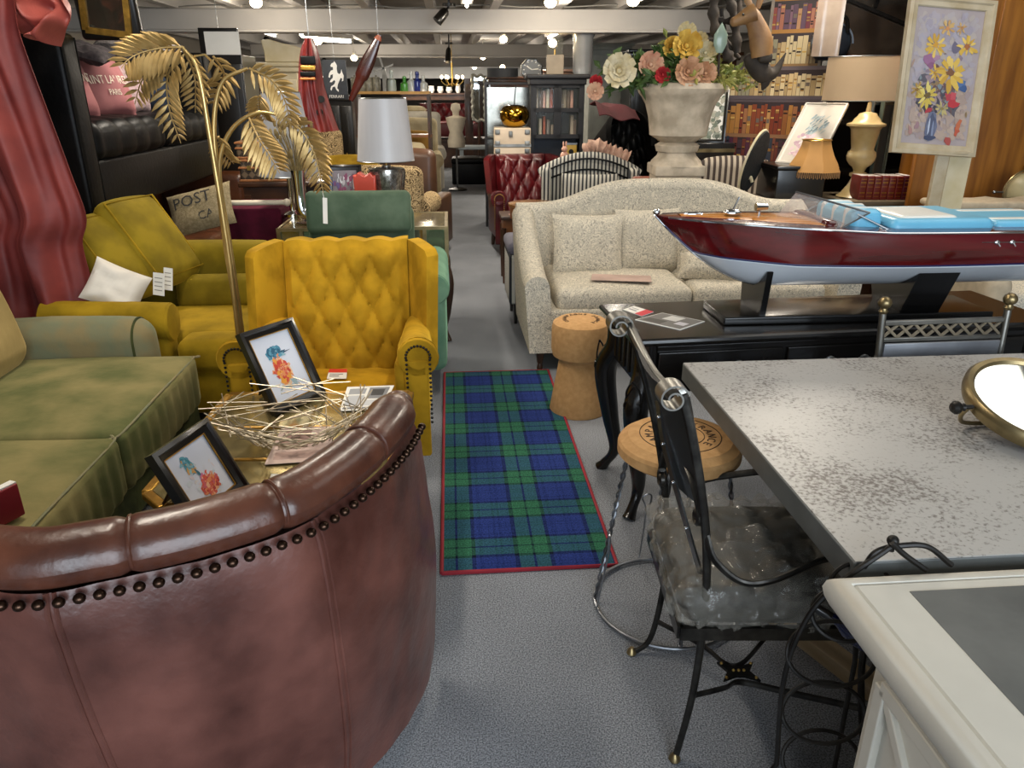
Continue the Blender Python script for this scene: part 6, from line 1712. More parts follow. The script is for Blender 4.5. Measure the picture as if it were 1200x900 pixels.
# striped armchair
sx0, sx1 = W(632, 230, 6.9).x, W(746, 230, 6.9).x
sw = sx1 - sx0
sa = thing('armchair', 'blue and white striped camelback armchair behind the cream sofa', 'armchair', ((sx0 + sx1) / 2, 6.75, 0), R(-4))
sh_ = W(690, 186, 7.0).z
M['ticking_small'] = stripes('ticking_stripe', [(0, '#2b2e33'), (.45, '#b7b4a9')], axis=0, period=.034, rough=.85)
def sab(u, v):
    x = sw * (u - .5); top = sh_ - .17 + .17 * math.cos((u - .5) * PI * .95) ** .8; z = .35 + (top - .35) * v
    return V((x, .24 + .10 * v - .05 * math.sin(PI * u) * v, z))
mb = MB(); mb.slab(sab, 30, 14, (0, .12, 0)); mb.tube([sab(i / 30, 1) + V((0, .05, -.01)) for i in range(31)], .065, 10); obj('backrest', mb, M['ticking_small'], sa)
pp = MB(); pp.tube([sab(i / 30, .86) + V((0, -.008, 0)) for i in range(31)], .008, 6); pp.tube([sab(i / 30, 1) + V((0, -.02, 0)) for i in range(31)], .008, 6); obj('piping', pp, M['black_leather'], sa)
obj('seat', MB().soft((0, -.08, .36), (sw - .24, .6, .22), .05, 3, (3, 3, 2), puff=(0, 0, .03)), M['ticking_small'], sa)
for s in (-1, 1):
    am = MB(); am.soft((s * (sw / 2 - .07), -.04, .42), (.13, .66, .48), .04, 3, (2, 4, 3)); am.soft((s * (sw / 2 - .05), .18, .78), (.08, .26, .34), .035, 3, (2, 3, 3)); obj('arm', am, M['ticking_small'], sa)
for sx in (-1, 1):
    for y in (-.32, .28): obj('leg', MB().tube([(sx * (sw / 2 - .1), y, .26), (sx * (sw / 2 - .1), y, 0)], [.025, .014], 8), M['dark_wood'], sa)
k = thing('cushion', 'striped cushion propped on the striped armchair', 'cushion', (sa.location.x - .0, 6.80, .74), R(-6)); obj('cover', pillow(MB().at(rx=R(-16)), .5, .36, .14), M['ticking_small'], k)

k = thing('throw', 'pale pink bunched throw along the top of the striped armchair', 'throw', (W(712, 182, 7.05).x, sa.location.y + .41, W(712, 186, 7.05).z), R(-6))
mb = MB(); mb.tube(spline([(-.20, 0, .05), (-.10, 0, .10), (.0, .01, .06), (.10, 0, .03), (.2, 0, -.01)], 6), [.05 + .03 * math.sin(i * 1.1) ** 2 for i in range(25)], 12); mb.v = [p + V((0, 0, .008 * noise.noise(p * 10))) for p in mb.v]
obj('cloth', mb, mat('blush_throw', '#c2a08c', rough=.9, c2='#a3806f', scale=20), k, smooth=70)

# ------------------------------------------------------------------ stone urn with flowers
UY = 5.75
ux = W(795, 150, UY).x
un = thing('stone_urn', 'large weathered stone urn on a square pedestal, filled with flowers', 'urn', (ux, UY, 0))
zz = lambda y: W(795, y, UY - .0).z
sc = 1 / (UY * math.cos(PITCH) * 1.0 + .1) * FPX
rr_ = lambda w: w / 2 / sc
profile = [(0, zz(176)), (rr_(48), zz(177)), (rr_(52), zz(170)), (rr_(40), zz(166)), (rr_(50), zz(163)), (rr_(66), zz(158)), (rr_(68), zz(150)), (rr_(72), zz(136)), (rr_(80), zz(122)), (rr_(90), zz(113)), (rr_(97), zz(109)), (rr_(100), zz(104)), (rr_(96), zz(98)), (rr_(84), zz(97)), (rr_(78), zz(101)), (0, zz(106))]
obj('bowl', MB().lathe(profile, 48), M['stone'], un, smooth=35)
obj('foot', MB().lathe([(rr_(62) * 1.0, zz(193)), (rr_(58), zz(188)), (rr_(46), zz(182)), (rr_(42), zz(176))], 40), M['stone'], un)
hw_ = rr_(58)
obj('plinth', MB().soft((0, 0, (zz(204) + zz(192)) / 2), (hw_ * 2, hw_ * 2, zz(192) - zz(204)), .01, 2, (1, 1, 1)), M['stone'], un)
hw2 = rr_(52)
pd = MB(); pd.soft((0, 0, zz(204) / 2), (hw2 * 2, hw2 * 2, zz(204)), .008, 2, (1, 1, 1))
for k in range(7): pd.tube([(-hw2 * .8 + hw2 * 1.6 * k / 6, -hw2 - .001, .12), (-hw2 * .8 + hw2 * 1.6 * k / 6, -hw2 - .001, zz(210))], .014, 6)
obj('pedestal', pd, M['stone'], un)
uT = V((ux, UY, zz(102)))
fa = thing('flower_arrangement', 'silk flower arrangement spilling from the stone urn', 'flower arrangement', uT)
def fpt(px, py, Y): return W(px, py, Y) - uT
def bloom(c, r, m, seed=0, ruffle=.2, nm='flower'):
    mb = MB(); rr2 = random.Random(seed)
    for ring in range(4):
        n = 5 + ring * 2; R_ = r * (.28 + .24 * ring); tilt = 1.25 - .32 * ring
        for k in range(n):
            a = 2 * PI * (k + .5 * ring) / n + rr2.random() * .3
            e = V((math.cos(a), -.35, math.sin(a) * .95)); e.normalize()
            d = (e * math.cos(tilt) + V((0, -1, .25)).normalized() * math.sin(tilt)).normalized()
            w_ = V((-math.sin(a), 0, math.cos(a)))
            def pf(u, v):
                wd = r * .34 * math.sin(PI * (.14 + .62 * v)) ; x = (2 * u - 1)
                return c + e * R_ * .25 + d * (R_ * v) + w_ * (x * wd) - V((0, -1, 0)) * (.25 * wd * x * x) * 1 + e * (.12 * R_ * v * v) + V((0, ruffle * .1 * r * math.sin(x * 5 + k), 0))
            mb.slab(pf, 4, 4, (0, .003, 0))
    mb.ball(c + V((0, -.02, 0)), r * .2, seg=8, rings=5)
    return obj(nm, mb, m, fa, smooth=80)
fm_ = lambda n, a, b: mat(n, a, rough=.75, c2=b, scale=18)
F = {'white': fm_('ivory_petal', '#e0d6ba', '#c9b98d'), 'yellow': fm_('yellow_petal', '#d8b453', '#b98c2b'), 'pink': fm_('blush_petal', '#dbb596', '#c98d73'), 'red': fm_('red_petal', '#b5232a', '#8d151c'), 'peach': fm_('peach_petal', '#cfa382', '#b07f5a'), 'cream': fm_('cream_petal', '#e3d9b6', '#cdbb88')}
for i, (px, py, dy, rpx, cn) in enumerate(((725, 83, -.15, 17, 'white'), (762, 76, -.1, 13, 'pink'), (776, 88, -.22, 8, 'red'), (698, 96, -.1, 7, 'red'), (697, 107, -.12, 9, 'pink'), (804, 54, -.15, 15, 'yellow'), (788, 56, -.05, 11, 'yellow'), (804, 38, 0, 10, 'cream'), (819, 48, .05, 9, 'cream'), (826, 62, -.1, 11, 'cream'), (806, 84, -.25, 14, 'peach'), (826, 86, -.22, 11, 'peach'), (838, 88, -.1, 9, 'cream'), (850, 97, -.05, 7, 'cream'))):
    bloom(fpt(px, py, UY + dy), rpx / sc * .92, F[cn], i)
lm1 = mat('silk_leaf', '#4f6a2f', rough=.6, c2='#2f4420', scale=12); lm2 = mat('yellow_green_leaf', '#a09a4e', rough=.6, c2='#6f7a35', scale=12)
def leafspray(a, b, n, L, m, seed, wide=.36):
    mb = MB(); rr2 = random.Random(seed); A, B = V(a), V(b); mid = A.lerp(B, .5) + V((0, 0, .06))
    P = spline([A, mid, B], 12); mb.tube(P, .003, 5)
    for k in range(n):
        c = at_list(P, .15 + .85 * k / n); d = V((rr2.uniform(-1, 1), rr2.uniform(-1, .4), rr2.uniform(-.7, 1))).normalized(); w_ = d.cross(V((rr2.uniform(-1, 1), 1, rr2.uniform(-1, 1)))).normalized() * L * wide * .5
        l_ = L * rr2.uniform(.7, 1.2); nn = d.cross(w_).normalized() * .004
        mb.add([c, c + d * l_ * .5 + w_, c + d * l_ - V((0, 0, .15 * l_)), c + d * l_ * .5 - w_, c + d * l_ * .5 + nn * 2, c + d * l_ * .5 - nn], [(0, 1, 4), (1, 2, 4), (2, 3, 4), (3, 0, 4), (0, 5, 1), (1, 5, 2), (2, 5, 3), (3, 5, 0)])
    return obj('leaf_spray', mb, m, fa, smooth=25)
for i, (px, py, dy, n, L, m) in enumerate(((720, 100, -.1, 34, .13, lm1), (735, 92, -.05, 30, .13, lm1), (712, 72, 0, 22, .14, lm1), (772, 62, -.05, 30, .13, lm1), (832, 72, -.1, 40, .09, lm2), (880, 88, -.1, 50, .07, lm2), (868, 82, -.25, 50, .07, lm2), (855, 95, -.25, 40, .07, lm2), (795, 66, -.2, 30, .11, lm1), (815, 92, -.3, 24, .09, lm2), (745, 100, -.2, 24, .10, lm1), (700, 80, -.05, 20, .12, lm1), (740, 70, 0, 26, .12, lm1), (780, 60, .1, 30, .12, lm1), (760, 92, -.2, 30, .10, lm1), (790, 80, -.15, 30, .11, lm1), (785, 95, -.25, 24, .10, lm1), (850, 75, -.1, 34, .08, lm2), (870, 90, -.15, 44, .07, lm2), (888, 100, -.2, 44, .07, lm2), (862, 100, -.2, 40, .06, lm2), (845, 62, 0, 24, .07, lm2), (780, 42, .1, 22, .10, lm2), (815, 75, -.15, 24, .09, lm2), (705, 110, -.1, 16, .08, lm1))):
    leafspray((0 + .02 * (i % 5 - 2), 0, -.03), fpt(px, py, UY + dy), n, L, m, i)
sp_ = MB()
for px in (733, 745): sp_.tube(spline([(0, 0, -.02), fpt(px + 20, 90, UY), fpt(px, 66, UY)], 6), .004, 5)
obj('twig', sp_, M['dark_wood'], fa)

# ------------------------------------------------------------------ black porter's chair with red cloth
px0, px1 = W(697, 180, 7.7).x, W(770, 180, 7.7).x
pw_ = px1 - px0; pz = W(730, 128, 7.8).z
pc_ = thing('porters_chair', 'black button-back hooded chair behind the stone urn', 'chair', ((px0 + px1) / 2 + .04, 7.9, 0), R(6))
def hood(u, v):
    a = PI * (1 - u); x = (pw_ / 2) * math.cos(a); y = .34 * math.sin(a) ** .8 - .05
    top = pz - .34 * (1 - math.sin(a) ** .55); z = .1 + (top - .1) * v
    k = 1 - .35 * max(0, v - .85) / .15 * (1 - .0)
    return V((x * k, y * k - .12 * max(0, v - .85) / .15, z))
mb = MB(); mb.slab(hood, 40, 20, lambda u, v: V((math.cos(PI * (1 - u)) * .05, .05 * math.sin(PI * (1 - u)), 0))); obj('hood', mb, mat('matt_black_hide', '#0b0a0a', rough=.7, var=.3, spec=.08), pc_, smooth=60)
def pbk(u, v):
    x = (u - .5) * pw_ * .92; z = .5 + (pz - .62) * v - .30 * v * abs(2 * u - 1) ** 2.5; q = v * 8; p = u * 5
    return V((x, .20 - .04 * tuft_h(p + q / 2, p - q / 2) - .05 * math.sin(PI * u) * 0, z))
obj('backrest', MB().slab(pbk, 60, 60, (0, .05, 0)), M['black_leather'], pc_)
obj('seat', MB().soft((0, -.02, .36), (pw_ * .85, .56, .2), .05, 3, (3, 3, 2), puff=(0, 0, .02)), M['black_leather'], pc_)
for sx in (-1, 1): obj('leg', MB().tube([(sx * pw_ * .36, -.2, .27), (sx * pw_ * .38, -.22, 0)], [.025, .015], 8), M['black_wood'], pc_)
rcp = V((W(720, 122, 7.6).x, 7.72, pz + .02))
rc2 = thing('cloth', 'dark red cloth folded over the top of the black hooded chair', 'cloth', rcp, R(10))
def rcf(u, v): return V(((u - .5) * .40, (v - .5) * .36 - .06, .035 - .20 * max(0, .45 - v) ** 1.0 * 1.2 + .018 * math.sin(u * 9 + v * 4) - .05 * u))
obj('cloth', MB().slab(rcf, 24, 20, (0, 0, .008)), mat('dark_red_cloth2', '#4d0f18', rough=.8, var=.2), rc2)
# ------------------------------------------------------------------ book-printed screens on the right
def book_screen(nm, lab, a, b, z0, z1, rows, seed, tone):
    """a,b: plan points (left, right); rows: [(z_bottom, z_top, palette, shelf colour)]"""
    a, b = V(a), V(b); X = (b - a); w = X.length; X.normalize()
    t = thing(nm, lab, 'screen', (a.x, a.y, 0), math.atan2(X.y, X.x))
    obj('panel', MB().box((w / 2, .025, (z0 + z1) / 2), (w, .04, z1 - z0)), mat('screen_board', tone, rough=.6, var=.1), t)
    q = MB(); rr = random.Random(seed)
    for (r0, r1, pal, sh) in rows:
        h = r1 - r0
        q.poly([(0.01, .004, r0 - .03), (w - .01, .004, r0 - .03), (w - .01, .004, r1 + .01), (.01, .004, r1 + .01)], hexc('#3a3134'))
        q.poly([(0.01, .003, r0 - .03), (w - .01, .003, r0 - .03), (w - .01, .003, r0), (.01, .003, r0)], hexc(sh))
        x = .02
        while x < w - .05:
            bw = rr.uniform(.022, .045); bh = h * rr.uniform(.72, .98); c = rr.choice(pal)
            q.poly([(x, .002, r0), (x + bw - .003, .002, r0), (x + bw - .003, .002, r0 + bh), (x, .002, r0 + bh)], hexc(c))
            for k in range(rr.randint(1, 3)):
                zz_ = r0 + bh * rr.uniform(.12, .9); q.poly([(x + .003, .001, zz_), (x + bw - .006, .001, zz_), (x + bw - .006, .001, zz_ + .012), (x + .003, .001, zz_ + .012)], hexc(rr.choice(['#c7a25c', '#2e2222', '#8f6a3a'])))
            if rr.random() < .2: q.poly([(x + .003, .0008, r0 + bh * .45), (x + bw - .006, .0008, r0 + bh * .45), (x + bw - .006, .0008, r0 + bh * .62), (x + .003, .0008, r0 + bh * .62)], hexc('#6b5f57'))
            x += bw
    obj('printed_books', q, M['vcgloss'], t, smooth=0)
    for x_ in (.012, w - .012): obj('edge_strip', MB().box((x_, .02, (z0 + z1) / 2), (.024, .05, z1 - z0)), mat('screen_edge', '#8f8579', rough=.6), t)
    return t
warm = ['#a8763f', '#8d5a35', '#b98a55', '#7b3b2c', '#9c6a48', '#c79f63', '#85452f']
dark = ['#5d2b2d', '#46363f', '#6d3a34', '#39404d', '#7b4a3b', '#553044']
pale = ['#bfa67c', '#c9b48d', '#a58d66', '#8f8a72', '#d0bd95', '#7f8373']
red = ['#8d4a44', '#6f3540', '#a56a55', '#7a5a6a', '#5d4658', '#b08560']
sA, sB = W(846, 150, 6.75), W(964, 150, 6.25)
zf = lambda y: W(880, y, 6.55).z
book_screen('book_screen', 'folding screen panel printed with shelves of books, right of the stone urn', sA, sB, .0, zf(78), [(zf(188), zf(160), dark, '#7d5a4a'), (zf(157), zf(121), warm, '#8f6a4d'), (zf(112), zf(84), pale, '#5b5258'), (zf(215), zf(192), warm, '#7d5a4a'), (zf(245), zf(219), dark, '#7d5a4a')], 3, '#51464a')
sC, sD = W(898, 60, 6.85) , W(964, 60, 6.62)
book_screen('book_screen', 'taller screen panel printed with books, behind the carved deer', sC, sD, 0, 2.56, [(1.80, 2.02, pale, '#9b7a52'), (2.06, 2.26, red, '#a8793f'), (2.30, 2.54, red, '#a8793f'), (1.50, 1.76, warm, '#8f6a4d')], 8, '#6d5f55')
gs_ = W(938, 50, 5.28)
gp_ = thing('glossy_sheet', 'glossy clear-wrapped poster hanging over the book-printed screen', 'poster', W(966, 66, 6.1), R(-12))
obj('sheet', MB().slab(lambda u, v: V(((u - .5) * .19, .02 * math.sin(u * 5), (v) * .46)), 10, 6, (0, .004, 0)), mat('glossy_cream_sheet', '#a99a8c', rough=.15, c2='#86776a', scale=3, coat=.5, alpha=.7), gp_)
obj('wall_tape', MB().box((.09, .01, .23), (.012, .012, .46)), M['steel'], gp_)
obj('hanging_cord', MB().tube([(0, 0, .46), (0, .0, 3.17 - gp_.location.z)], .002, 4), M['steel'], gp_)
# carved wooden deer head, driftwood and bird
M['carved'] = mat('carved_limewood', '#8d6a42', rough=.55, c2='#6b4a28', scale=7, bump=.2, bscale=40)
M['driftwood'] = mat('driftwood', '#3d342b', rough=.8, c2='#211b16', scale=8, bump=.5, bscale=25)
dp = W(884, 62, 5.45)
DY = 5.45
de = thing('deer_carving', 'carved wooden deer head and neck looking left, above the flowers', 'carving', dp)
def D_(px, py, dy=0): return W(px, py, DY + dy) - dp
mb = MB(); mb.tube(spline([D_(893, 66), D_(891, 45), D_(884, 25), D_(876, 14)], 5), [.07, .072, .075, .078, .078, .076, .072, .068, .064, .06, .058, .057, .057, .057, .056, .055], 14, flat=(1, .75))
mb.tube(spline([D_(884, 16), D_(873, 20), D_(862, 25), D_(856, 27)], 5), [.064, .064, .062, .058, .054, .05, .045, .04, .037, .034, .032, .031, .030, .028, .024, .012], 14)
obj('head_and_neck', mb, M['carved'], de, smooth=60)
for (a, b, c) in (((880, 10), (876, 0), (874, -8)), ((888, 10), (892, -4), (893, -14))):
    obj('ear', MB().tube([D_(*a), D_(*b), D_(*c)], [.016, .024, .006], 8, flat=(.4, 1), up=(0, 1, 0)), M['carved'], de)
obj('eye', MB().ball(D_(871, 17, -.05), .008), M['black_wood'], de)
obj('base_block', MB().soft(D_(896, 68), (.09, .09, .06), .02, 2, (1, 1, 1)), M['driftwood'], de)
obj('mount', MB().tube([D_(899, 66, .02), D_(905, 56, .25), D_(905, 56, .40)], .014, 8), M['iron'], de)
dwp = W(848, 70, 5.6); 
dw = thing('driftwood', 'dark gnarled driftwood sculpture hanging above the flowers', 'sculpture', dwp)
def E_(px, py, dy=0): return W(px, py, 5.6 + dy) - dwp
bn = lambda p: p
for i, (pts, r) in enumerate((([(838, -10), (836, 15), (840, 40), (850, 60), (858, 72)], .055), ([(850, -10), (858, 10), (862, 35), (864, 62)], .05), ([(838, 20), (848, 25), (862, 20), (868, -10)], .035), ([(845, 10), (850, 45), (866, 68)], .03))):
    P_ = spline([E_(x, y, .03 * i) for x, y in pts], 6); rr2 = random.Random(i)
    obj('branch', MB().tube(P_, [r * .62 * (1 + .25 * math.sin(k_i * 1.3 + i)) for k_i in range(len(P_))], 10), M['driftwood'], dw, smooth=60)
obj('hanging_wire', MB().tube([E_(850, -5), V((E_(850, -5).x, .03, 3.17 - dwp.z))], .003, 5), M['steel'], dw)
ob_ = W(843, 62, 5.5)
og = thing('glass_blade', 'pale green pointed glass ornament against the driftwood', 'ornament', ob_)
oh = W(843, 26, 5.5).z - ob_.z
obj('blade', MB().lathe([(.02, 0), (.045, oh * .3), (.045, oh * .6), (.0, oh)], 12, sy=.3), mat('sea_glass', '#9fb3a2', rough=.15, var=.1, alpha=.75), og)
obj('stem', MB().tube([(0, 0, .01), (.02, .05, -.16)], .008, 6), M['driftwood'], og)
bp = W(895, 88, 5.5)
bd = thing('bird_carving', 'dark brown carved bird with raised tail below the deer head', 'carving', bp)
def B_(px, py, dy=0): return W(px, py, 5.5 + dy) - bp
mb = MB(); mb.tube(spline([B_(874, 66), B_(884, 74), B_(896, 86), B_(908, 84), B_(921, 62)], 5), [.025, .035, .045, .055, .06, .065, .068, .07, .07, .068, .066, .06, .052, .045, .04, .034, .028, .022, .016, .010, .004], 12)
mb.tube(spline([B_(896, 86), B_(897, 96), B_(893, 106)], 4), [.06, .055, .05, .045, .035, .03, .022, .014, .005], 10); obj('body', mb, M['driftwood'], bd, smooth=60)
obj('mount', MB().tube([B_(900, 86), B_(903, 84, .3)], .012, 6), M['iron'], bd)

# pine wardrobe, mirror, black bag at the right
PY = 5.35
wx0, wx1 = W(1122, 120, PY).x + .05, W(1122, 120, PY).x + 1.25
pwz = W(1160, -20, PY).z
pn = thing('pine_wardrobe', 'tall orange pine wardrobe behind the flower painting', 'wardrobe', (wx0, PY, 0), R(6))
obj('carcass', MB().box((.6, .3, 1.25), (1.2, .6, 2.5)), M['orange_wood'], pn, bevel=.006)
for k in range(2):
    d = obj('door', MB().soft((.30 + .6 * k, -.012, 1.25), (.57, .024, 2.3), .006, 2, (1, 1, 1)), M['orange_wood'], pn)
    obj('door_panel', MB().soft((.30 + .6 * k, -.026, 1.3), (.38, .012, 1.9), .01, 2, (1, 1, 1)), M['orange_wood'], d)
    obj('knob', MB().ball((.52 if k == 0 else .68, -.05, 1.1), .02), M['brass'], d)
hbx = W(1066, 70, 5.0)
hb2 = thing('pine_bed_end', 'arched orange pine board standing behind the flower painting', 'board', (W(1070, 200, 5.25).x, 5.26, 0), R(2))
aw = .34; az = W(1075, 8, 5.0).z
az = W(1075, 8, 5.28).z; arch = [(.0, 0), (aw - .12, 0), (aw - .12, 1.5), (aw, az - .02), (aw * .6, az), (aw * .1, az - .05), (-.08, az - .14), (-.12, az - .28), (-.12, 1.72), (.0, 1.66)]
obj('board', MB().at(rx=PI / 2).prism(arch, -.025, .025), M['orange_wood'], hb2, bevel=.006)
obj('batten', MB().box((aw / 2 - .06, -.035, .5), (aw - .14, .02, .08)), M['orange_wood'], hb2)
# mirror leaning high on a dark bookcase
dbx = W(985, 200, 5.95)
dkc = thing('dark_bookcase', 'black open bookcase with dark shelves behind the lamps', 'bookcase', (W(968, 200, 6.4).x, 6.45, 0), R(4))
cw2 = 1.15; cz2 = W(1000, 70, 6.45).z
for x in (0.015, cw2 - .015): obj('side_panel', MB().box((x, .17, cz2 / 2), (.03, .34, cz2)), M['black_wood'], dkc)
for z in (.06, .5, .95, 1.35, cz2 - .015): obj('shelf', MB().box((cw2 / 2, .17, z), (cw2 - .06, .34, .03)), M['black_wood'], dkc)
obj('back_panel', MB().box((cw2 / 2, .335, cz2 / 2), (cw2, .012, cz2)), M['black_wood'], dkc)
ml = thing('leaning_mirror', 'large mirror with black iron bars leaning on top of the black bookcase', 'mirror', (dkc.location.x + .02, 6.52, cz2), R(4))
obj('mirror_glass', MB().at(rx=R(-6)).box((.55, .20, .33), (1.06, .008, .64)), mat('smoky_mirror', '#8d857b', rough=.12, metal=.85, c2='#5d564e', scale=4), ml)
for (a, b) in (((0, 0), (1.1, 0)), ((1.1, 0), (1.1, .66)), ((1.1, .66), (0, .66)), ((0, .66), (0, 0)), ((.05, .5), (1.08, .14)), ((.35, .42), (.42, .66))):
    obj('iron_bar', MB().at(rx=R(-6)).bar((a[0], .19, a[1]), (b[0], .19, b[1]), .028, .024, up=(0, 1, 0)), M['iron'], ml)
bgp = W(993, 66, 5.95)
bgz = cz2
bg = thing('leather_bag', 'dark navy leather domed bag on top of the black bookcase', 'bag', (bgp.x + .10, 6.56, cz2), 0)
mb = MB(); mb.ball((0, 0, .12), .16, (1.0, .55, .95), 20, 14); mb.v = [V((p.x, p.y, max(p.z, .0))) for p in mb.v]
obj('body', mb, mat('navy_leather', '#1a2029', rough=.35, var=.3), bg)
obj('handle', MB().tube(spline([(-.09, -.06, .2), (-.06, -.08, .3), (.06, -.08, .3), (.1, -.06, .2)], 6), .016, 8), M['black_leather'], bg)
obj('piping', MB().tube([(.16 * math.cos(a), -.04, .12 + .15 * math.sin(a)) for a in [PI * i / 20 for i in range(21)]], .008, 6), mat('slate_piping', '#4d5866', rough=.4), bg)

# flower painting on a cream easel
def fl_paint(q, x, y, w, h):
    rr = random.Random(21); st = [0]
    def B(a, b, ra, rb, col, n=8, jag=.35, rot=0, seed=0):
        st[0] += 1; blob(q, x + a * w, y + b * h, ra * w, rb * w, col, n=n, jag=jag, rot=rot, seed=seed, z=.0002 + st[0] * 6e-6)
    q.poly([(x, y, .0001), (x + w, y, .0001), (x + w, y + h, .0001), (x, y + h, .0001)], hexc('#a89c9c'))
    for k in range(520):
        a, b = rr.random(), rr.random()
        cc = rr.choice(['#a9a0a8', '#aca3a5', '#9f97a2', '#b0a5a0', '#a6a0ac']) if b > .45 else rr.choice(['#ae9a8e', '#a69288', '#b29e90', '#a09090', '#b8a294'])
        B(.07 + .86 * a, .05 + .90 * b, .03 + .03 * rr.random(), .03 + .04 * rr.random(), cc, n=7, jag=.5, seed=k, rot=rr.random() * 3)
    for (a, b, ra, rb, c) in ((.30, .40, .14, .10, '#4a4750'), (.24, .48, .09, .07, '#5a5660'), (.40, .42, .15, .12, '#5d5058'), (.58, .40, .12, .12, '#6a5e62'), (.66, .36, .10, .08, '#6b6468'), (.20, .32, .06, .14, '#45434c'), (.45, .48, .10, .09, '#5f5254'), (.38, .27, .10, .07, '#3f3d46'), (.70, .27, .10, .08, '#5b565e'), (.62, .72, .08, .07, '#6a6478')): B(a, b, ra, rb, c, n=11, jag=.45, seed=int(a * 99))
    for k in range(150):
        B(rr.gauss(.45, .17), rr.gauss(.42, .11), .02 + .035 * rr.random(), .012 + .02 * rr.random(), rr.choice(['#5d5560', '#7d6a6a', '#8a7a86', '#6c4f4c', '#7d8a8f', '#96828a', '#474450', '#a58d80', '#8c7454']), n=7, jag=.5, rot=rr.random() * 3, seed=k)
    def daisy(a, b, r, c1, c2, m=11):
        for k in range(m):
            t = 2 * PI * k / m + rr.random() * .4; L = 1.2 * r * rr.uniform(.8, 1.1)
            B(a + L * .62 * math.cos(t), b + L * .62 * math.sin(t) * w / h, L * .40, L * .15, rr.choice(c1), n=7, jag=.4, rot=t, seed=k)
        for k in range(3): B(a + r * .08 * rr.uniform(-1, 1), b + r * .05 * rr.uniform(-1, 1), r * .26, r * .24, c2, n=8, jag=.4, seed=k)
    Y1 = ['#d9b556', '#cfa846', '#e0c068', '#c49a3e']; Y2 = ['#c9a56a', '#bd9560', '#d0b07c']
    B(.27, .62, .12, .07, '#94688a'); B(.36, .64, .07, .05, '#a5829a'); B(.30, .58, .06, .05, '#86587a')
    B(.78, .45, .08, .07, '#56709a'); B(.82, .43, .05, .05, '#3f5a88'); B(.66, .35, .09, .06, '#b0404a', jag=.6); B(.72, .32, .08, .05, '#b83840', jag=.6); B(.70, .37, .05, .06, '#c0525a'); B(.36, .255, .06, .05, '#a93a44', jag=.5)
    daisy(.33, .73, .14, Y1, '#c9963a'); daisy(.47, .86, .10, Y2, '#c98d5a'); daisy(.80, .74, .13, Y1, '#a3663a'); daisy(.38, .53, .09, Y1, '#b0843a', 8); daisy(.60, .54, .19, Y1, '#7d563b', 14); daisy(.30, .36, .14, ['#d6c05c', '#c9b050', '#ddcb74'], '#6d5a30', 12); daisy(.14, .40, .08, ['#b08f4a', '#a0823e'], '#8d6a30', 7); daisy(.55, .27, .09, ['#bfae74', '#b0a06a'], '#8d7d4a', 8); daisy(.68, .87, .07, Y2, '#b08050', 7)
    B(.42, .135, .085, .20, '#6b7088', n=14, jag=.12); B(.42, .13, .06, .17, '#4e546c', n=12, jag=.2); B(.39, .14, .015, .14, '#b3bacd', n=8); B(.45, .12, .02, .12, '#8088a2', n=8); B(.42, .05, .075, .03, '#3f4762', n=10)
    for (a, b, c) in ((.82, .11, '#b5563f'), (.84, .16, '#c06a48'), (.70, .03, '#a9504a'), (.12, .10, '#a8807a'), (.20, .13, '#9a7a80')): B(a, b, .04, .06, c, jag=.5)
YP = 4.32
A_ = W(1045, 178, YP); B_r = W(1143, 184, YP + .06)
Ct = W(1084, -7, YP + .16)
M['paint_frame'] = mat('ivory_frame', '#c3b59b', rough=.55, c2='#ae9c7c', scale=9)
pt, _, pw2, ph2 = picture('framed_painting', 'large framed oil painting of yellow flowers in a vase, on the cream easel', (A_, B_r, Ct), fl_paint, fw=.055, fd=.03, fm=M['paint_frame'], bead=False)
ez = thing('easel', 'cream painted easel post holding the large flower painting', 'easel', (W(1108, 220, YP + .1).x, YP + .07, 0), R(4))
zt_ = A_.z
obj('post', MB().box((-.055, .03, (zt_ - .02) / 2), (.07, .03, zt_ - .02)), M['paint_frame'], ez, bevel=.003)
obj('board', MB().box((.06, .045, (zt_ - .02) / 2), (.13, .02, zt_ - .02)), M['cream_paint'], ez, bevel=.003)
obj('ledge', MB().box((0, .0, zt_ - .010), (.12, .05, .016)), M['paint_frame'], ez, bevel=.003)
obj('rear_leg', MB().bar((0, .06, zt_ * .9), (0, .42, 0), .05, .025), M['paint_frame'], ez)

# ------------------------------------------------------------------ sideboard with lamps
SY = 5.62
sbz = .87
sx0_ = W(917, 240, SY).x; sx1_ = W(1075, 240, SY).x + .02
sb = thing('sideboard', 'dark sideboard behind the cream sofa carrying lamps and old books', 'sideboard', (sx0_, 5.40, 0), R(2))
sw_ = sx1_ - sx0_
obj('top', MB().soft((sw_ / 2, .24, sbz - .02), (sw_ + .04, .52, .04), .01, 2, (1, 1, 1)), mat('stone_coloured_top', '#6f624e', rough=.45, var=.15), sb)
obj('carcass', MB().box((sw_ / 2, .25, .46), (sw_, .48, .76)), M['dark_wood'], sb)
for k in range(3):
    d = obj('door', MB().soft((sw_ * (k + .5) / 3, -.0, .46), (sw_ / 3 - .03, .03, .68), .008, 2, (1, 1, 1)), M['dark_wood'], sb); obj('knob', MB().ball((sw_ * (k + .8) / 3, -.03, .5), .014), M['brass'], d)
sM_ = Matrix.Translation(sb.location) @ Matrix.Rotation(R(2), 4, 'Z')
def on_sb(px, Y): p = W(px, 240, Y); p.z = sbz; return p
lp1 = on_sb(1000, 5.66)
zq = lambda y: W(1000, y, 5.66).z - sbz
scx = FPX / (5.66 * math.cos(PITCH) + .1)
k_ = 1 / scx
b0_ = zq(233)
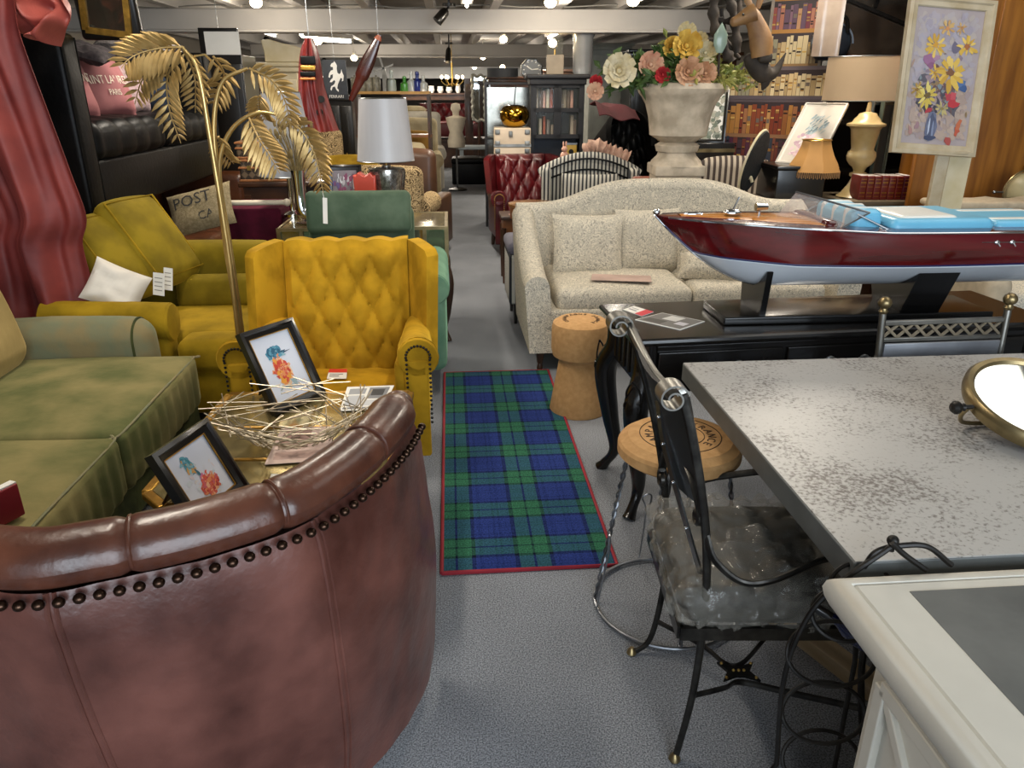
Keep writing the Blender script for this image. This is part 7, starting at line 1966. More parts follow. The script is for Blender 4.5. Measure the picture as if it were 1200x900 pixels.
um = MB(); um.soft((0, 0, b0_ / 2), (46 * k_, 46 * k_, b0_), .008, 2, (1, 1, 1)); um.lathe([(22 * k_, b0_), (22 * k_, zq(230)), (17 * k_, zq(226)), (11 * k_, zq(217)), (7 * k_, zq(208)), (10 * k_, zq(206)), (10 * k_, zq(203)), (6 * k_, zq(201)), (8 * k_, zq(196)), (12 * k_, zq(193)), (15.5 * k_, zq(188)), (16.5 * k_, zq(183)), (15.5 * k_, zq(178)), (13 * k_, zq(176)), (12.5 * k_, zq(174)), (14 * k_, zq(165)), (16 * k_, zq(152)), (18 * k_, zq(149)), (21.5 * k_, zq(147.5)), (21.5 * k_, zq(145)), (16 * k_, zq(143)), (14 * k_, zq(139)), (11 * k_, zq(136)), (9.5 * k_, zq(133)), (3 * k_, zq(131)), (2 * k_, zq(120))], 40)
drum_lamp('table_lamp', 'cream urn lamp with a wide beige drum shade on the sideboard', lp1, zq(118), zq(67), 54 * k_, 53 * k_, mat('beige_shade', '#cbb08e', rough=.75, var=.05, scale=3, bump=.1, bscale=200), um, mat('ivory_ceramic', '#cfba88', rough=.35, c2='#b59d68', scale=7, coat=.3), sq=.8)
lp2 = on_sb(947, 5.50)
zq2 = lambda y: W(947, y, 5.50).z - sbz
fb = MB(); fb.lathe([(.075, 0), (.075, .02), (.03, .04), (.022, .08), (.05, .12), (.03, .16), (.02, zq2(206))], 20)
fl2 = thing('fringed_lamp', 'small table lamp with a fringed apricot bell shade on the sideboard', 'lamp', lp2)
obj('base', fb, M['driftwood'], fl2)
n_ = 8
prs = [(16, 164), (18, 172), (22, 182), (28, 192), (31, 200)]
bs_ = MB(); bs_.lathe([(rx * k_, zq2(y)) for rx, y in reversed(prs)] + [(rx * k_ - .004, zq2(y)) for rx, y in prs], 8, cap=False); obj('lamp_shade', bs_, mat('apricot_silk', '#bf8d4f', rough=.7, var=.08), fl2, smooth=20)
fg = MB()
for i in range(90):
    a = 2 * PI * i / 90; r = 31 * k_ * (1 - .06 * abs(math.sin(4 * a))); fg.tube([(r * math.cos(a), r * math.sin(a), zq2(200)), (r * math.cos(a), r * math.sin(a), zq2(206) - .006 * (i % 2))], .003, 4)
g_ = obj('fringe', fg, mat('fringe_thread', '#a87f52', rough=.8), fl2); g_['kind'] = 'stuff'
obj('ring', MB().tube([(16 * k_ * math.cos(2 * PI * i / 24), 16 * k_ * math.sin(2 * PI * i / 24), zq2(164)) for i in range(24)], .004, 5, closed=True), M['brass'], fl2)
obj('stem', MB().tube([(0, 0, zq2(206)), (0, 0, zq2(166))], .006, 6), M['brass'], fl2)
# old red leather volumes
vx = on_sb(1003, 5.46); vx2 = on_sb(1062, 5.46)
nv = 7; vw = (vx2.x - vx.x) / nv; vh = W(1030, 206, 5.46).z - sbz
gold_l = M['gold']
for i in range(nv):
    h = vh * (1 - .01 * (i % 3))
    b = thing('book', ['red leather volume at the lamp end of the row on the sideboard', 'second red leather volume from the cream lamp', 'third red leather volume from the cream lamp', 'middle red leather volume of the row', 'fifth red leather volume from the cream lamp', 'sixth red leather volume from the cream lamp', 'maroon volume at the painting end of the red leather row'][i], 'book', vx + V((vw * (i + .5), .0, 0)), 0, 'old red leather volumes')
    obj('cover', MB().soft((0, .07, h / 2), (vw - .002, .16, h), .006, 2, (1, 1, 1)), mat('red_calf', '#6e2018' if i < nv - 1 else '#571a26', rough=.4, var=.2, scale=12) if i in (0, nv - 1) else bpy.data.materials['red_calf'], b)
    gb = MB()
    for z in (.15, .3, .55, .72, .86): gb.box((0, -.0105, h * z), (vw * .7, .002, h * (.05 if z in (.3, .72) else .02)))
    obj('gilt_tooling', gb, gold_l, b)
    obj('page_block', MB().box((0, .075, h / 2 + .0015), (vw - .012, .145, h)), M['paper'], b)
# red albums behind the boat
al = W(912, 224, 5.15); alz = sbz
a0 = on_sb(927, 5.46)
for i, (dz, lab) in enumerate(((0, 'red-brown leather album at the bottom of the pair on the sideboard'), (.055, 'red leather album lying on top of the other album'))):
    b = thing('album', lab, 'book', a0 + V((.01 * i, 0, dz)), R(6 - 8 * i), 'leather albums')
    obj('cover', MB().soft((0, .08, .027), (.22, .17, .054), .006, 2, (1, 1, 1)), mat('album_leather', '#84382a' if i else '#6f3a24', rough=.45, var=.2), b); obj('page_block', MB().box((.004, .078, .027), (.214, .16, .04)), M['paper'], b)
# black box the tilted print stands on
bxp = on_sb(926, 5.46); bxz = W(908, 190, 5.70).z
k = thing('storage_box', 'black lacquered box on the sideboard under the tilted watercolour', 'box', (bxp.x + .03, 5.44, sbz), R(2))
obj('body', MB().soft((0, .16, (bxz - sbz) / 2 - .012), (.34, .40, bxz - sbz - .03), .006, 2, (1, 1, 1)), M['black_wood'], k); obj('lid', MB().soft((0, .16, bxz - sbz - .013), (.36, .42, .022), .006, 2, (1, 1, 1)), M['black_wood'], k)
# tilted print and other leaning frames
Y0 = 5.5
def wprint(q, x, y, w, h):
    rr = random.Random(4)
    for k in range(60): blob(q, x + w * rr.uniform(.3, .8), y + h * rr.uniform(.5, .82), .08 * w, .012 * h, rr.choice(['#8fa3ab', '#7d8f96', '#a3aca8', '#66787f']), 7, rot=1.0, z=.00005 * k, jag=.4, seed=k)
    for k in range(40): blob(q, x + w * rr.uniform(.15, .75), y + h * rr.uniform(.1, .48), .06 * w, .03 * h, rr.choice(['#c9b0b6', '#b79aa6', '#d6c6c6', '#a98d9a']), 7, z=.00005 * k, jag=.5, seed=k)
bl_, br_, tl_ = W(908, 190, 5.70), W(958, 192, 5.48), W(940, 120, 6.0)
br_.z = bl_.z
picture('framed_print', 'white-framed watercolour print leaning at an angle behind the fringed lamp', (bl_, br_, tl_), wprint, fw=.03, fd=.02, fm=mat('white_frame', '#c4beb4', rough=.5, var=.03), bead=False, paper=mat('cream_mount', '#bdb7ac', rough=.6, var=.04))
for i, (x, lab, c) in enumerate(((1010, 'grey-framed picture leaning in the shadow behind the cream urn lamp', '#5d6a72'), (1022, 'green-framed picture leaning behind the cream urn lamp', '#556055'))):
    p0_, p1_, p2_ = W(x, 205, 5.74 + .05 * i), W(x + 14, 205, 5.92 + .05 * i), W(x + 22, 118, 5.82 + .05 * i)
    p0_.z = p1_.z = sbz + .002
    picture('framed_picture', lab, (p0_, p1_, p2_), None, fw=.03, fd=.025, fm=mat('frame_%d' % i, c, rough=.4, var=.2), bead=False, paper=M['black_wood'])
# oval-backed dressing mirror seen from behind
mp_ = on_sb(884, 5.2)
mp_ = W(884, 190, 5.62)
ov = thing('dressing_mirror', 'oval dressing mirror seen edge-on from its dark back, before the book screen', 'mirror', (mp_.x, 5.62, .87))
oz_ = mp_.z - .87
mm = Matrix.Translation((0, 0, oz_)) @ Matrix.Rotation(R(17), 4, 'Y') @ Matrix.Rotation(R(52), 4, 'Z') @ Matrix.Rotation(PI / 2, 4, 'X')
mb = MB(mm.copy()); mb.lathe([(0, -.012), (.15, -.012), (.153, 0), (.15, .012), (0, .012)], 40, sy=1.45); obj('back_board', mb, M['dark_cloth'], ov)
mb = MB(mm.copy()); mb.tube([(0.155 * math.cos(2 * PI * i / 48), .155 * 1.45 * math.sin(2 * PI * i / 48), -.008) for i in range(48)], .009, 8, closed=True); obj('frame', mb, M['cream_paint'], ov)
mb = MB(mm.copy()); mb.lathe([(0, -.0135), (.15, -.0135)], 40, sy=1.45, cap=False); obj('mirror_glass', mb, M['mirror'], ov)
obj('stand', MB().tube(spline([(-.05, 0, 0), (-.06, 0, .08), (-.02, 0, .14), (.0, 0, oz_ - .14)], 5), .012, 8), M['cream_paint'], ov)
tt = thing('side_table', 'small dark table under the oval dressing mirror behind the cream sofa', 'table', (mp_.x - .02, 5.64, 0))
obj('top', MB().soft((0, 0, .85), (.30, .30, .04), .008, 2, (1, 1, 1)), M['dark_wood'], tt)
for x in (-.12, .12):
    for y in (-.12, .12): obj('leg', MB().tube([(x, y, .84), (x, y, 0)], [.02, .013], 8), M['dark_wood'], tt)
# brown striped armchair and tan leather armchair beyond the cream sofa
M['brown_ticking'] = stripes('brown_ticking', [(0, '#453a36'), (.5, '#b5aa99')], axis=0, period=.045, rough=.85)
bx = W(862, 230, 6.1)
bsc = thing('armchair', 'brown and cream striped armchair in front of the book screen', 'armchair', (1.80, 6.2, 0), R(-6))
zt2 = W(850, 190, 6.1).z
obj('backrest', MB().soft((0, .16, zt2 / 2 + .15), (.56, .14, zt2 - .3), .06, 3, (6, 2, 5), puff=(0, .02, .03)), M['brown_ticking'], bsc)
obj('seat', MB().soft((0, -.04, .36), (.52, .5, .2), .04, 3, (3, 3, 2)), M['brown_ticking'], bsc)
for s in (-1, 1): obj('arm', MB().soft((s * .28, -.04, .46), (.11, .5, .40), .04, 3, (2, 3, 3)), M['brown_ticking'], bsc)
for sx in (-1, 1):
    for y in (-.24, .16): obj('leg', MB().tube([(sx * .24, y, .28), (sx * .24, y, 0)], [.024, .014], 8), M['dark_wood'], bsc)
tl2 = W(812, 228, 6.35)
tch = thing('armchair', 'tan leather low armchair between the stone urn and the striped armchair', 'armchair', (1.22, 6.2, 0), R(4))
ztc = W(820, 205, 6.5).z
obj('backrest', MB().soft((0, .20, ztc / 2 + .1), (.44, .12, ztc - .2), .04, 3, (3, 2, 3)), mat('russet_leather', '#7b3a24', rough=.4, var=.2), tch)
obj('seat', MB().soft((0, -.05, .38), (.44, .40, .14), .04, 3, (3, 3, 2)), bpy.data.materials['russet_leather'], tch)
for s in (-1, 1): obj('arm', MB().bar((s * .225, -.22, ztc - .22), (s * .225, .2, ztc - .1), .04, .04).bar((s * .225, -.22, ztc - .22), (s * .225, -.23, 0), .035, .035).bar((s * .225, .2, ztc - .1), (s * .225, .22, 0), .035, .035), M['mid_wood'], tch)
# dark framed picture right of the urn and a black box
p0_, p1_ = W(818, 166, 6.55), W(840, 166, 6.45); p2_ = W(822, 104, 6.6)
p1_.z = p0_.z; p0_, p1_ = p0_ - V((.02, 0, 0)), p1_
def landscape(q, x, y, w, h):
    rr = random.Random(2)
    for k in range(80): blob(q, x + w * rr.random(), y + h * rr.random(), .12 * w, .05 * h, rr.choice(['#8d9488', '#6f7a6a', '#a8a896', '#5a6258', '#b5b0a0']), 7, z=.00004 * k, jag=.4, seed=k)
pcs = thing('black_chest', 'black lacquer chest with brass mounts right of the stone urn', 'chest', (W(818, 200, 6.75).x - .1, 6.62, 0), R(2))
cz3 = W(825, 168, 6.6).z
obj('body', MB().box((.14, .2, cz3 / 2), (.46, .36, cz3)), M['black_wood'], pcs, bevel=.006)
obj('brass_band', MB().box((.14, .015, cz3 - .06), (.47, .012, .03)), M['old_brass'], pcs)
for k in range(2): obj('drawer', MB().soft((.14, .015, cz3 - .28 - .3 * k), (.4, .02, .24), .005, 2, (1, 1, 1)), M['black_wood'], pcs)
p0_ = V((W(818, 166, 6.66).x, 6.70, cz3 + .002)); p1_ = p0_ + V((.22, -.06, 0)); 
picture('framed_picture', 'green landscape picture in a black frame standing right of the stone urn', (p0_, p1_, p0_ + V((.02, .10, .46))), landscape, fw=.03, fd=.03, bead=False)
# vintage globe at the right edge
gq = W(1196, 245, 5.05)
gb_ = thing('globe', 'small cream globe with a metal arm at the right edge', 'globe', (gq.x, 5.05, gq.z - .06))
obj('sphere', MB().ball((0, 0, .17), .125, seg=28, rings=18), mat('antique_map', '#b9a77f', rough=.4, c2='#97906f', scale=5), gb_)
obj('meridian', MB().tube([(.14 * math.cos(a), 0, .17 + .14 * math.sin(a)) for a in [2 * PI * i / 40 for i in range(40)]], .006, 6, closed=True), M['old_brass'], gb_)
f = MB(); f.tube([(-.14, 0, .17), (-.20, 0, .17)], .006, 8); f.ball((-.20, 0, .17), .012); obj('axis_knob', f, M['steel'], gb_)
obj('stand', MB().lathe([(.09, 0), (.09, .015), (.02, .03), (.014, .05)], 20), M['dark_wood'], gb_)
gt = thing('plant_stand', 'dark stand under the cream globe at the right edge', 'stand', (gq.x, 5.05, 0))
obj('top', MB().lathe([(0, gb_.location.z - .03), (.16, gb_.location.z - .03), (.16, gb_.location.z), (0, gb_.location.z)], 24), M['dark_wood'], gt)
obj('pedestal', MB().lathe([(.15, 0), (.14, .03), (.03, .06), (.03, gb_.location.z - .03)], 16), M['dark_wood'], gt)

# ------------------------------------------------------------------ dark glazed bookcase cabinet and neighbours down the aisle
CY = 8.9
c0x, c1x = W(622, 120, CY).x, W(685, 120, CY).x
cwid = c1x - c0x; ctop = W(650, 92, CY).z
M['dark_paint'] = mat('charcoal_paint', '#161518', rough=.5, var=.15)
gc2 = thing('display_cabinet', 'charcoal glazed cabinet holding books, down the aisle', 'cabinet', (c0x, CY, 0), R(2))
zc_ = lambda y: W(650, y, CY).z
for x in (.02, cwid - .02): obj('side_panel', MB().box((x, .2, ctop / 2), (.04, .4, ctop)), M['dark_paint'], gc2)
obj('back_panel', MB().box((cwid / 2, .39, ctop / 2), (cwid - .04, .02, ctop)), mat('grey_lining', '#6a6d75', rough=.7), gc2)
obj('cornice', MB().soft((cwid / 2, .18, ctop + .02), (cwid + .10, .5, .05), .015, 2, (1, 1, 1)).soft((cwid / 2, .18, ctop - .03), (cwid + .03, .44, .07), .01, 2, (1, 1, 1)), M['dark_paint'], gc2)
for y in (129, 160, 190, 215): obj('shelf', MB().box((cwid / 2, .2, zc_(y)), (cwid - .06, .36, .025)), M['dark_paint'], gc2)
obj('lower_door', MB().soft((cwid / 2, .01, zc_(215) / 2), (cwid - .02, .03, zc_(215) - .06), .006, 2, (1, 1, 1)), M['dark_paint'], gc2)
for k in range(2):
    x0_, x1_ = .02 + (cwid - .04) * k / 2, .02 + (cwid - .04) * (k + 1) / 2
    d = MB(); z0_, z1_ = zc_(162), zc_(98)
    for a, b in (((x0_ + .02, z0_), (x0_ + .02, z1_)), ((x1_ - .02, z0_), (x1_ - .02, z1_)), ((x0_, z0_ + .02), (x1_, z0_ + .02)), ((x0_, z1_ - .02), (x1_, z1_ - .02)), ((x0_, zc_(129)), (x1_, zc_(129)))): d.bar((a[0], -.005, a[1]), (b[0], -.005, b[1]), .045, .025, up=(0, 1, 0))
    dd = obj('door', d, M['dark_paint'], gc2)
    obj('pane', MB().box(((x0_ + x1_) / 2, -.002, (z0_ + z1_) / 2), (x1_ - x0_ - .04, .004, z1_ - z0_)), M['clear'], dd)
gM = Matrix.Translation(gc2.location) @ Matrix.Rotation(R(2), 4, 'Z')
rr = random.Random(12); nb_ = 0
bmats = [mat('spine_%d' % i, c, rough=.6, var=.1) for i, c in enumerate(['#8d8070', '#a89a86', '#6d5a4c', '#b58a7a', '#c7bda6', '#9a4a30', '#77706a'])]
for (zy, xs_, hs0, nm) in ((129, [.06, .10, .14, .18, .22, .30, .335, .37, .41, .45], .24, 'upper'), (160, [.10, .145, .19, .235, .46, .495], .20, 'lower')):
    for x in xs_:
        if x > cwid - .07: continue
        nb_ += 1; h = hs0 * rr.uniform(.78, 1.05); w_ = rr.uniform(.028, .034)
        if nm == 'lower' and x == .235: h *= .6
        b = thing('book', 'old book on the %s glazed shelf of the charcoal cabinet' % nm, 'book', gM @ V((x + .015, .16, zc_(zy) + .0125)), R(2), 'books on the %s shelf of the charcoal cabinet' % nm)
        obj('cover', MB().soft((0, 0, h / 2), (w_, .16, h), .004, 2, (1, 1, 1)), bmats[nb_ % 7], b); obj('page_block', MB().box((0, .003, h / 2 + .001), (w_ - .008, .15, h)), M['paper'], b)
tn2 = thing('tin', 'small yellow tin standing in the open niche of the charcoal cabinet', 'tin', gM @ V((cwid - .13, .06, zc_(190) + .0125)))
obj('body', MB().soft((0, 0, .09), (.13, .1, .18), .01, 2, (1, 1, 1)), mat('yellow_tin', '#b3913a', rough=.4, var=.2), tn2); obj('lid', MB().box((0, 0, .185), (.135, .105, .02)), M['steel'], tn2); obj('dot', MB().at((0, -.052, .10), rx=PI / 2).lathe([(0, 0), (.028, 0), (.028, .003), (0, .003)], 16), M['black_wood'], tn2)
rab = W(661, 196, 7.4)
rb2 = thing('rabbit_figurine', 'small pink rabbit figurine beside the striped armchair back', 'figurine', (rab.x, 7.4, rab.z + .05))
mb = MB(); mb.ball((0, 0, .05), .04, (1, .8, 1.2)); mb.ball((0, -.01, .115), .028); mb.ball((-.012, -.005, .16), .01, (.9, .7, 2.6)); mb.ball((.014, -.005, .162), .01, (.9, .7, 2.6)); obj('body', mb, mat('pink_resin', '#d8a690', rough=.4), rb2)
stn = thing('plant_stand', 'slim dark stand under the pink rabbit figurine', 'stand', (rab.x, 7.4, 0)); obj('post', MB().lathe([(.12, 0), (.12, .02), (.02, .05), (.02, rab.z + .02), (.09, rab.z + .03), (.09, rab.z + .05), (0, rab.z + .05)], 18), M['dark_wood'], stn)
# lamp, steel jug, clock on the cabinet
lz = ctop + .045
lt_ = thing('table_lamp', 'lit square-based lamp with a bare glowing bulb on the charcoal cabinet', 'lamp', (W(650, 85, CY + .2).x, CY + .2, lz))
obj('base', MB().soft((0, 0, .10), (.19, .16, .20), .006, 2, (1, 1, 1)), mat('taupe_lamp', '#8f8270', rough=.6), lt_); obj('stem', MB().tube([(0, 0, .2), (0, 0, .26)], .01, 8), M['brass'], lt_)
obj('bulb', MB().ball((-.03, 0, .32), .045), M['bulb'], lt_); obj('glass_shade', MB().lathe([(.09, .2), (.09, .42)], 20, cap=False), M['clear'], lt_)
jl = thing('steel_vase', 'tall polished steel cylinder on the charcoal cabinet', 'vase', (W(682, 82, CY + .25).x, CY + .2, lz))
jh = W(682, 40, CY + .2).z - lz
obj('body', MB().lathe([(0, 0), (.10, 0), (.11, .03), (.11, jh - .04), (.13, jh), (.125, jh), (.10, jh - .04), (.10, .03), (0, .02)], 32), mat('bright_steel', '#c9cccd', rough=.22, metal=.65, var=.08), jl)
# frame shelf with trunk, brass apple, drum lamp and clock
fx0, fx1 = W(568, 140, 9.5).x, W(624, 140, 9.5).x
ftop = W(595, 99, 9.5).z; fw_ = fx1 - fx0
ms = thing('display_case', 'black metal display case with mirrored back, left of the charcoal cabinet', 'display case', (fx0, 9.5, 0), R(2))
for x in (.015, fw_ - .015):
    for y in (.015, .4): obj('post', MB().box((x, y, ftop / 2), (.03, .03, ftop)), M['dark_paint'], ms)
obj('top', MB().box((fw_ / 2, .21, ftop + .012), (fw_, .42, .024)), M['dark_paint'], ms)
for z in (.1, .6, 1.05): obj('shelf', MB().box((fw_ / 2, .21, z), (fw_ - .02, .4, .02)), M['dark_paint'], ms)
obj('mirror_back', MB().box((fw_ / 2, .41, ftop / 2), (fw_ - .06, .01, ftop - .06)), mat('dim_mirror', '#8f8d84', rough=.15, metal=.8, var=.3, scale=5), ms)
tr0, tr1 = W(579, 170, 8.75).x, W(622, 170, 8.75).x
ttop = W(600, 150, 8.75).z; twd = tr1 - tr0
M['cream_trunk'] = mat('cream_trunk_paint', '#c9b79f', rough=.4, var=.06)
zmid = W(600, 172, 8.75).z
for i, (z0_, z1_, lab) in enumerate(((.45, zmid - .002, 'cream metal-cornered trunk, lower of two in the stack by the charcoal cabinet'), (zmid, ttop, 'cream metal-cornered trunk, upper one carrying the brass apple'))):
    t = thing('trunk', lab, 'trunk', (tr0, 8.72, z0_), R(2), 'cream trunks'); h = z1_ - z0_
    obj('body', MB().soft((twd / 2, .2, h / 2), (twd, .4, h), .01, 2, (1, 1, 1)), M['cream_trunk'], t)
    obj('band', MB().box((twd / 2, -.003, .015), (twd + .004, .006, .03)), M['pewter'], t)
    for x in (.04, twd - .04):
        for z in (.04, h - .04): obj('corner_cap', MB().soft((x, -.004, z), (.055, .01, .05), .004, 2, (1, 1, 1)), M['pewter'], t)
    obj('latch', MB().soft((twd * .45, -.008, h * .7), (.04, .016, .06), .004, 2, (1, 1, 1)), M['pewter'], t)
tb_ = thing('trunk_stand', 'low dark stand under the cream trunks', 'stand', (tr0, 8.72, 0), R(2))
obj('top', MB().box((twd / 2, .2, .435), (twd, .4, .03)), M['dark_wood'], tb_)
for x in (.03, twd - .03):
    for y in (.03, .37): obj('leg', MB().box((x, y, .21), (.04, .04, .42)), M['dark_wood'], tb_)
ba = thing('brass_apple', 'shiny brass apple-shaped pot on the upper cream trunk', 'ornament', (W(603, 150, 8.9).x, 8.9, ttop))
zr = (W(603, 123, 8.9).z - ttop) / 1.0
obj('body', MB().lathe([(0, 0), (.08, 0), (.13, zr * .15), (.165, zr * .45), (.165, zr * .68), (.13, zr * .93), (.07, zr * 1.0), (.03, zr * .95), (0, zr * .86)], 36), mat('polished_brass', '#b58a2e', rough=.12, metal=1, var=.1), ba, smooth=70)
obj('stem', MB().tube(spline([(0, 0, zr * .86), (.0, 0, zr * 1.3), (.015, 0, zr * 1.9)], 5), .006, 6), M['iron'], ba)
dl = thing('table_lamp', 'black drum shade lamp on a ribbed glass base, on the black display case', 'lamp', (W(589, 97, 9.7).x, 9.7, ftop + .024))
zs = lambda y: W(589, y, 9.7).z - dl.location.z
sc9 = (9.7 * math.cos(PITCH)) / FPX
obj('lamp_shade', MB().lathe([(18 * sc9, max(.06, zs(93))), (18 * sc9, zs(80)), (18 * sc9 - .004, zs(80)), (18 * sc9 - .004, max(.06, zs(93)))], 36, cap=False), mat('black_shade', '#25272b', rough=.7), dl)
obj('base', MB().lathe([(.07, 0), (.075, .02), (.06, .07), (.02, .09), (.01, zs(82))], 20), M['clear'], dl); obj('bulb', MB().ball((0, 0, zs(79)), .03), M['bulb'], dl)
ck = thing('clock', 'round steel mantel clock beside the charcoal cabinet top', 'clock', (W(623, 88, 9.62).x, 9.62, ftop + .024), R(4))
cr = 13.5 * sc9
obj('case', MB().at((0, 0, cr + .0), rx=PI / 2).lathe([(0, -.04), (cr * .95, -.04), (cr, -.02), (cr, .03), (cr * .86, .04), (cr * .84, .02), (0, .02)], 8, rot=PI / 8), M['steel'], ck, smooth=20)
fcm = MB(); fcm.at((0, -.022, cr), rx=PI / 2); fcm.lathe([(0, .0), (cr * .8, .0)], 36, cap=False); obj('dial', fcm, mat('grey_dial', '#6d6f70', rough=.4), ck)
hd = MB()
for k in range(12): a = 2 * PI * k / 12; hd.bar((cr * .62 * math.sin(a), -.026, cr + cr * .62 * math.cos(a)), (cr * .76 * math.sin(a), -.026, cr + cr * .76 * math.cos(a)), .012, .004, up=(0, 1, 0))
hd.bar((0, -.028, cr), (-cr * .45, -.028, cr + cr * .3), .014, .004, up=(0, 1, 0)); hd.bar((0, -.028, cr), (cr * .55, -.028, cr + .01), .012, .004, up=(0, 1, 0)); obj('hour_mark', hd, M['white'], ck)
ck.location.z = ftop + .024

# ------------------------------------------------------------------ far end of the shop
def simple_sofa(nm, lab, cat, loc, rz, w, h, d, m, seatz=.42, grp=None, rolled=True, legm=None, tufted=False):
    t = thing(nm, lab, cat, loc, rz, grp)
    obj('seat', MB().soft((0, -.02, seatz * .55), (w - .1, d * .9, seatz * .8), .04, 2, (3, 3, 2), puff=(0, 0, .02)), m, t)
    if tufted:
        def bf(u, v):
            q = v * 3; p = u * w * 4; return V(((u - .5) * w * .9, d * .26 - .05 * tuft_h(p + q / 2, p - q / 2), seatz * .8 + (h - seatz * .8) * v))
        obj('backrest', MB().slab(bf, 48, 18, (0, .14, 0)), m, t)
    else: obj('backrest', MB().soft((0, d * .38, h * .58), (w - .06, d * .22, h * .80), .07, 3, (4, 2, 4), puff=(0, .02, .02)), m, t)
    for s in (-1, 1):
        am = MB(); am.soft((s * (w / 2 - .08), 0, seatz * .75), (.14, d * .92, seatz * 1.1), .03, 2, (2, 3, 2))
        if rolled: am.tube([(s * (w / 2 - .06), d * .42, seatz + .16), (s * (w / 2 - .06), -d * .46, seatz + .14)], [.09, .10], 14)
        obj('arm', am, m, t)
    for sx in (-1, 1):
        for y in (-d * .38, d * .38): obj('leg', MB().tube([(sx * (w / 2 - .12), y, .12), (sx * (w / 2 - .12), y, 0)], [.028, .018], 8), legm or M['dark_wood'], t)
    return t
M['leopard'] = paisley('tan_paisley', '#54442f', '#bfa67c', 11)
M['butter'] = velvet('butter_velvet', '#a98a2c', '#8a6c1c'); M['brown_hide'] = mat('brown_hide', '#4e3423', rough=.4, var=.3, scale=5)
fa1 = W(470, 230, 6.6)
t = simple_sofa('armchair', 'tan paisley armchair with rolled arms behind the silver drum lamp', 'armchair', (W(452, 200, 7.0).x, 7.0, 0), R(178), .82, 1.0, .8, M['leopard'], .46)
t = simple_sofa('armchair', 'brown leather wing armchair seen from behind at the aisle edge', 'armchair', (W(486, 200, 7.8).x, 7.86, 0), R(172), .62, 1.08, .7, M['brown_hide'], .46, rolled=False)
t = simple_sofa('settee', 'small mustard velvet settee behind the framed print', 'settee', (W(403, 180, 7.7).x, 7.8, 0), R(4), .62, .98, .7, M['butter'], .5)
t = simple_sofa('armchair', 'tan patterned armchair behind the red leather suit', 'armchair', (W(358, 150, 8.75).x, 8.8, 0), R(10), .80, 1.20, .8, M['leopard'], .6)
M['beige_velvet'] = velvet('beige_velvet', '#b0a283', '#988a6a')
for i, (px, Y, h, lab, m) in enumerate(((458, 8.7, 1.05, 'beige armchair with a rolled back, nearest of the pale row by the aisle', M['beige_velvet']), (470, 10.3, 1.10, 'ochre velvet armchair in the pale row by the aisle', velvet('ochre_velvet', '#a1793a', '#7d5a26')), (483, 11.6, 1.22, 'cream armchair farther along the pale row by the aisle', M['beige_velvet']), (490, 12.8, 1.28, 'pale grey armchair at the far end of the row by the aisle', mat('pale_grey_fabric', '#a9a294', rough=.9)))):
    simple_sofa('armchair', lab, 'armchair', (W(px, 150, Y).x, Y, 0), R(6), .80, h, .8, m, .5)
simple_sofa('chesterfield_sofa', 'red leather chesterfield sofa at the far end of the shop', 'sofa', (W(527, 130, 17.5).x, 17.5, .60), R(4), 1.45, .72, .8, mat('red_chesterfield', '#5a1015', rough=.35, var=.2), .36, tufted=True)
pl_ = thing('platform', 'dark display platform under the far red chesterfield', 'platform', (W(527, 130, 17.5).x, 17.5, 0), R(4)); obj('deck', MB().box((0, .1, .57), (1.8, 1.0, .06)), M['dark_wood'], pl_); obj('skirt', MB().box((0, .1, .27), (1.7, .9, .54)), M['dark_wood'], pl_)
# white bench stack, mannequin, grey bench, black ottoman
def bench(nm, lab, px, Y, w, h, d, m, z0=0):
    t = thing(nm, lab, 'bench', (W(px, 150, Y).x, Y, z0), R(4)); obj('top', MB().soft((0, 0, h - .03), (w, d, .06), .01, 2, (1, 1, 1)), m, t)
    for sx in (-1, 1):
        for sy in (-1, 1): obj('leg', MB().box((sx * (w / 2 - .06), sy * (d / 2 - .05), (h - .06) / 2), (.07, .07, h - .06)), m, t)
    obj('stretcher', MB().box((0, 0, .14), (w - .14, .05, .05)), m, t); return t
M['pale_grey'] = mat('pale_grey_paint', '#8f989c', rough=.6, var=.1)
gbench = W(556, 190, 14.6)
bench('bench', 'pale grey painted bench beyond the black ottoman', 556, 14.8, .62, .62, .42, M['pale_grey'])
ot2 = G(549, 217, 0)
oo = thing('ottoman', 'black leather box ottoman far down the aisle', 'ottoman', (ot2.x, ot2.y + .3, 0), R(4))
obj('box', MB().soft((0, 0, .19), (.62, .5, .36), .02, 2, (1, 1, 1)), M['black_leather'], oo); obj('cushion', MB().soft((0, 0, .41), (.64, .52, .10), .04, 3, (3, 3, 2), puff=(0, 0, .03)), M['black_leather'], oo)
mq = W(535, 170, 13.2)
mn = thing('mannequin', 'cream dressmaker torso standing among the far furniture', 'mannequin', (mq.x, 13.2, 0))
mt0 = W(535, 128, 13.2).z
obj('torso', MB().lathe([(0, mt0 - .62), (.14, mt0 - .60), (.15, mt0 - .5), (.11, mt0 - .36), (.15, mt0 - .22), (.17, mt0 - .13), (.05, mt0 - .10), (.055, mt0 - .04), (.085, mt0 - .0), (.07, mt0 + .08), (0, mt0 + .1)], 24, sy=.7), mat('cream_torso', '#cfc3ad', rough=.7), mn); obj('pole', MB().tube([(0, 0, mt0 - .6), (0, 0, .03)], .015, 8), M['steel'], mn); obj('foot', MB().lathe([(.16, 0), (.16, .02), (.02, .05), (0, .05)], 20), M['iron'], mn)
pbx = W(483, 141, 14.2)
wt = bench('bench', 'white painted bench set up high behind the pale armchairs', 484, 14.2, .72, W(484, 133, 14.2).z, .5, M['white'])
wtz = wt.children[0] and W(484, 133, 14.2).z
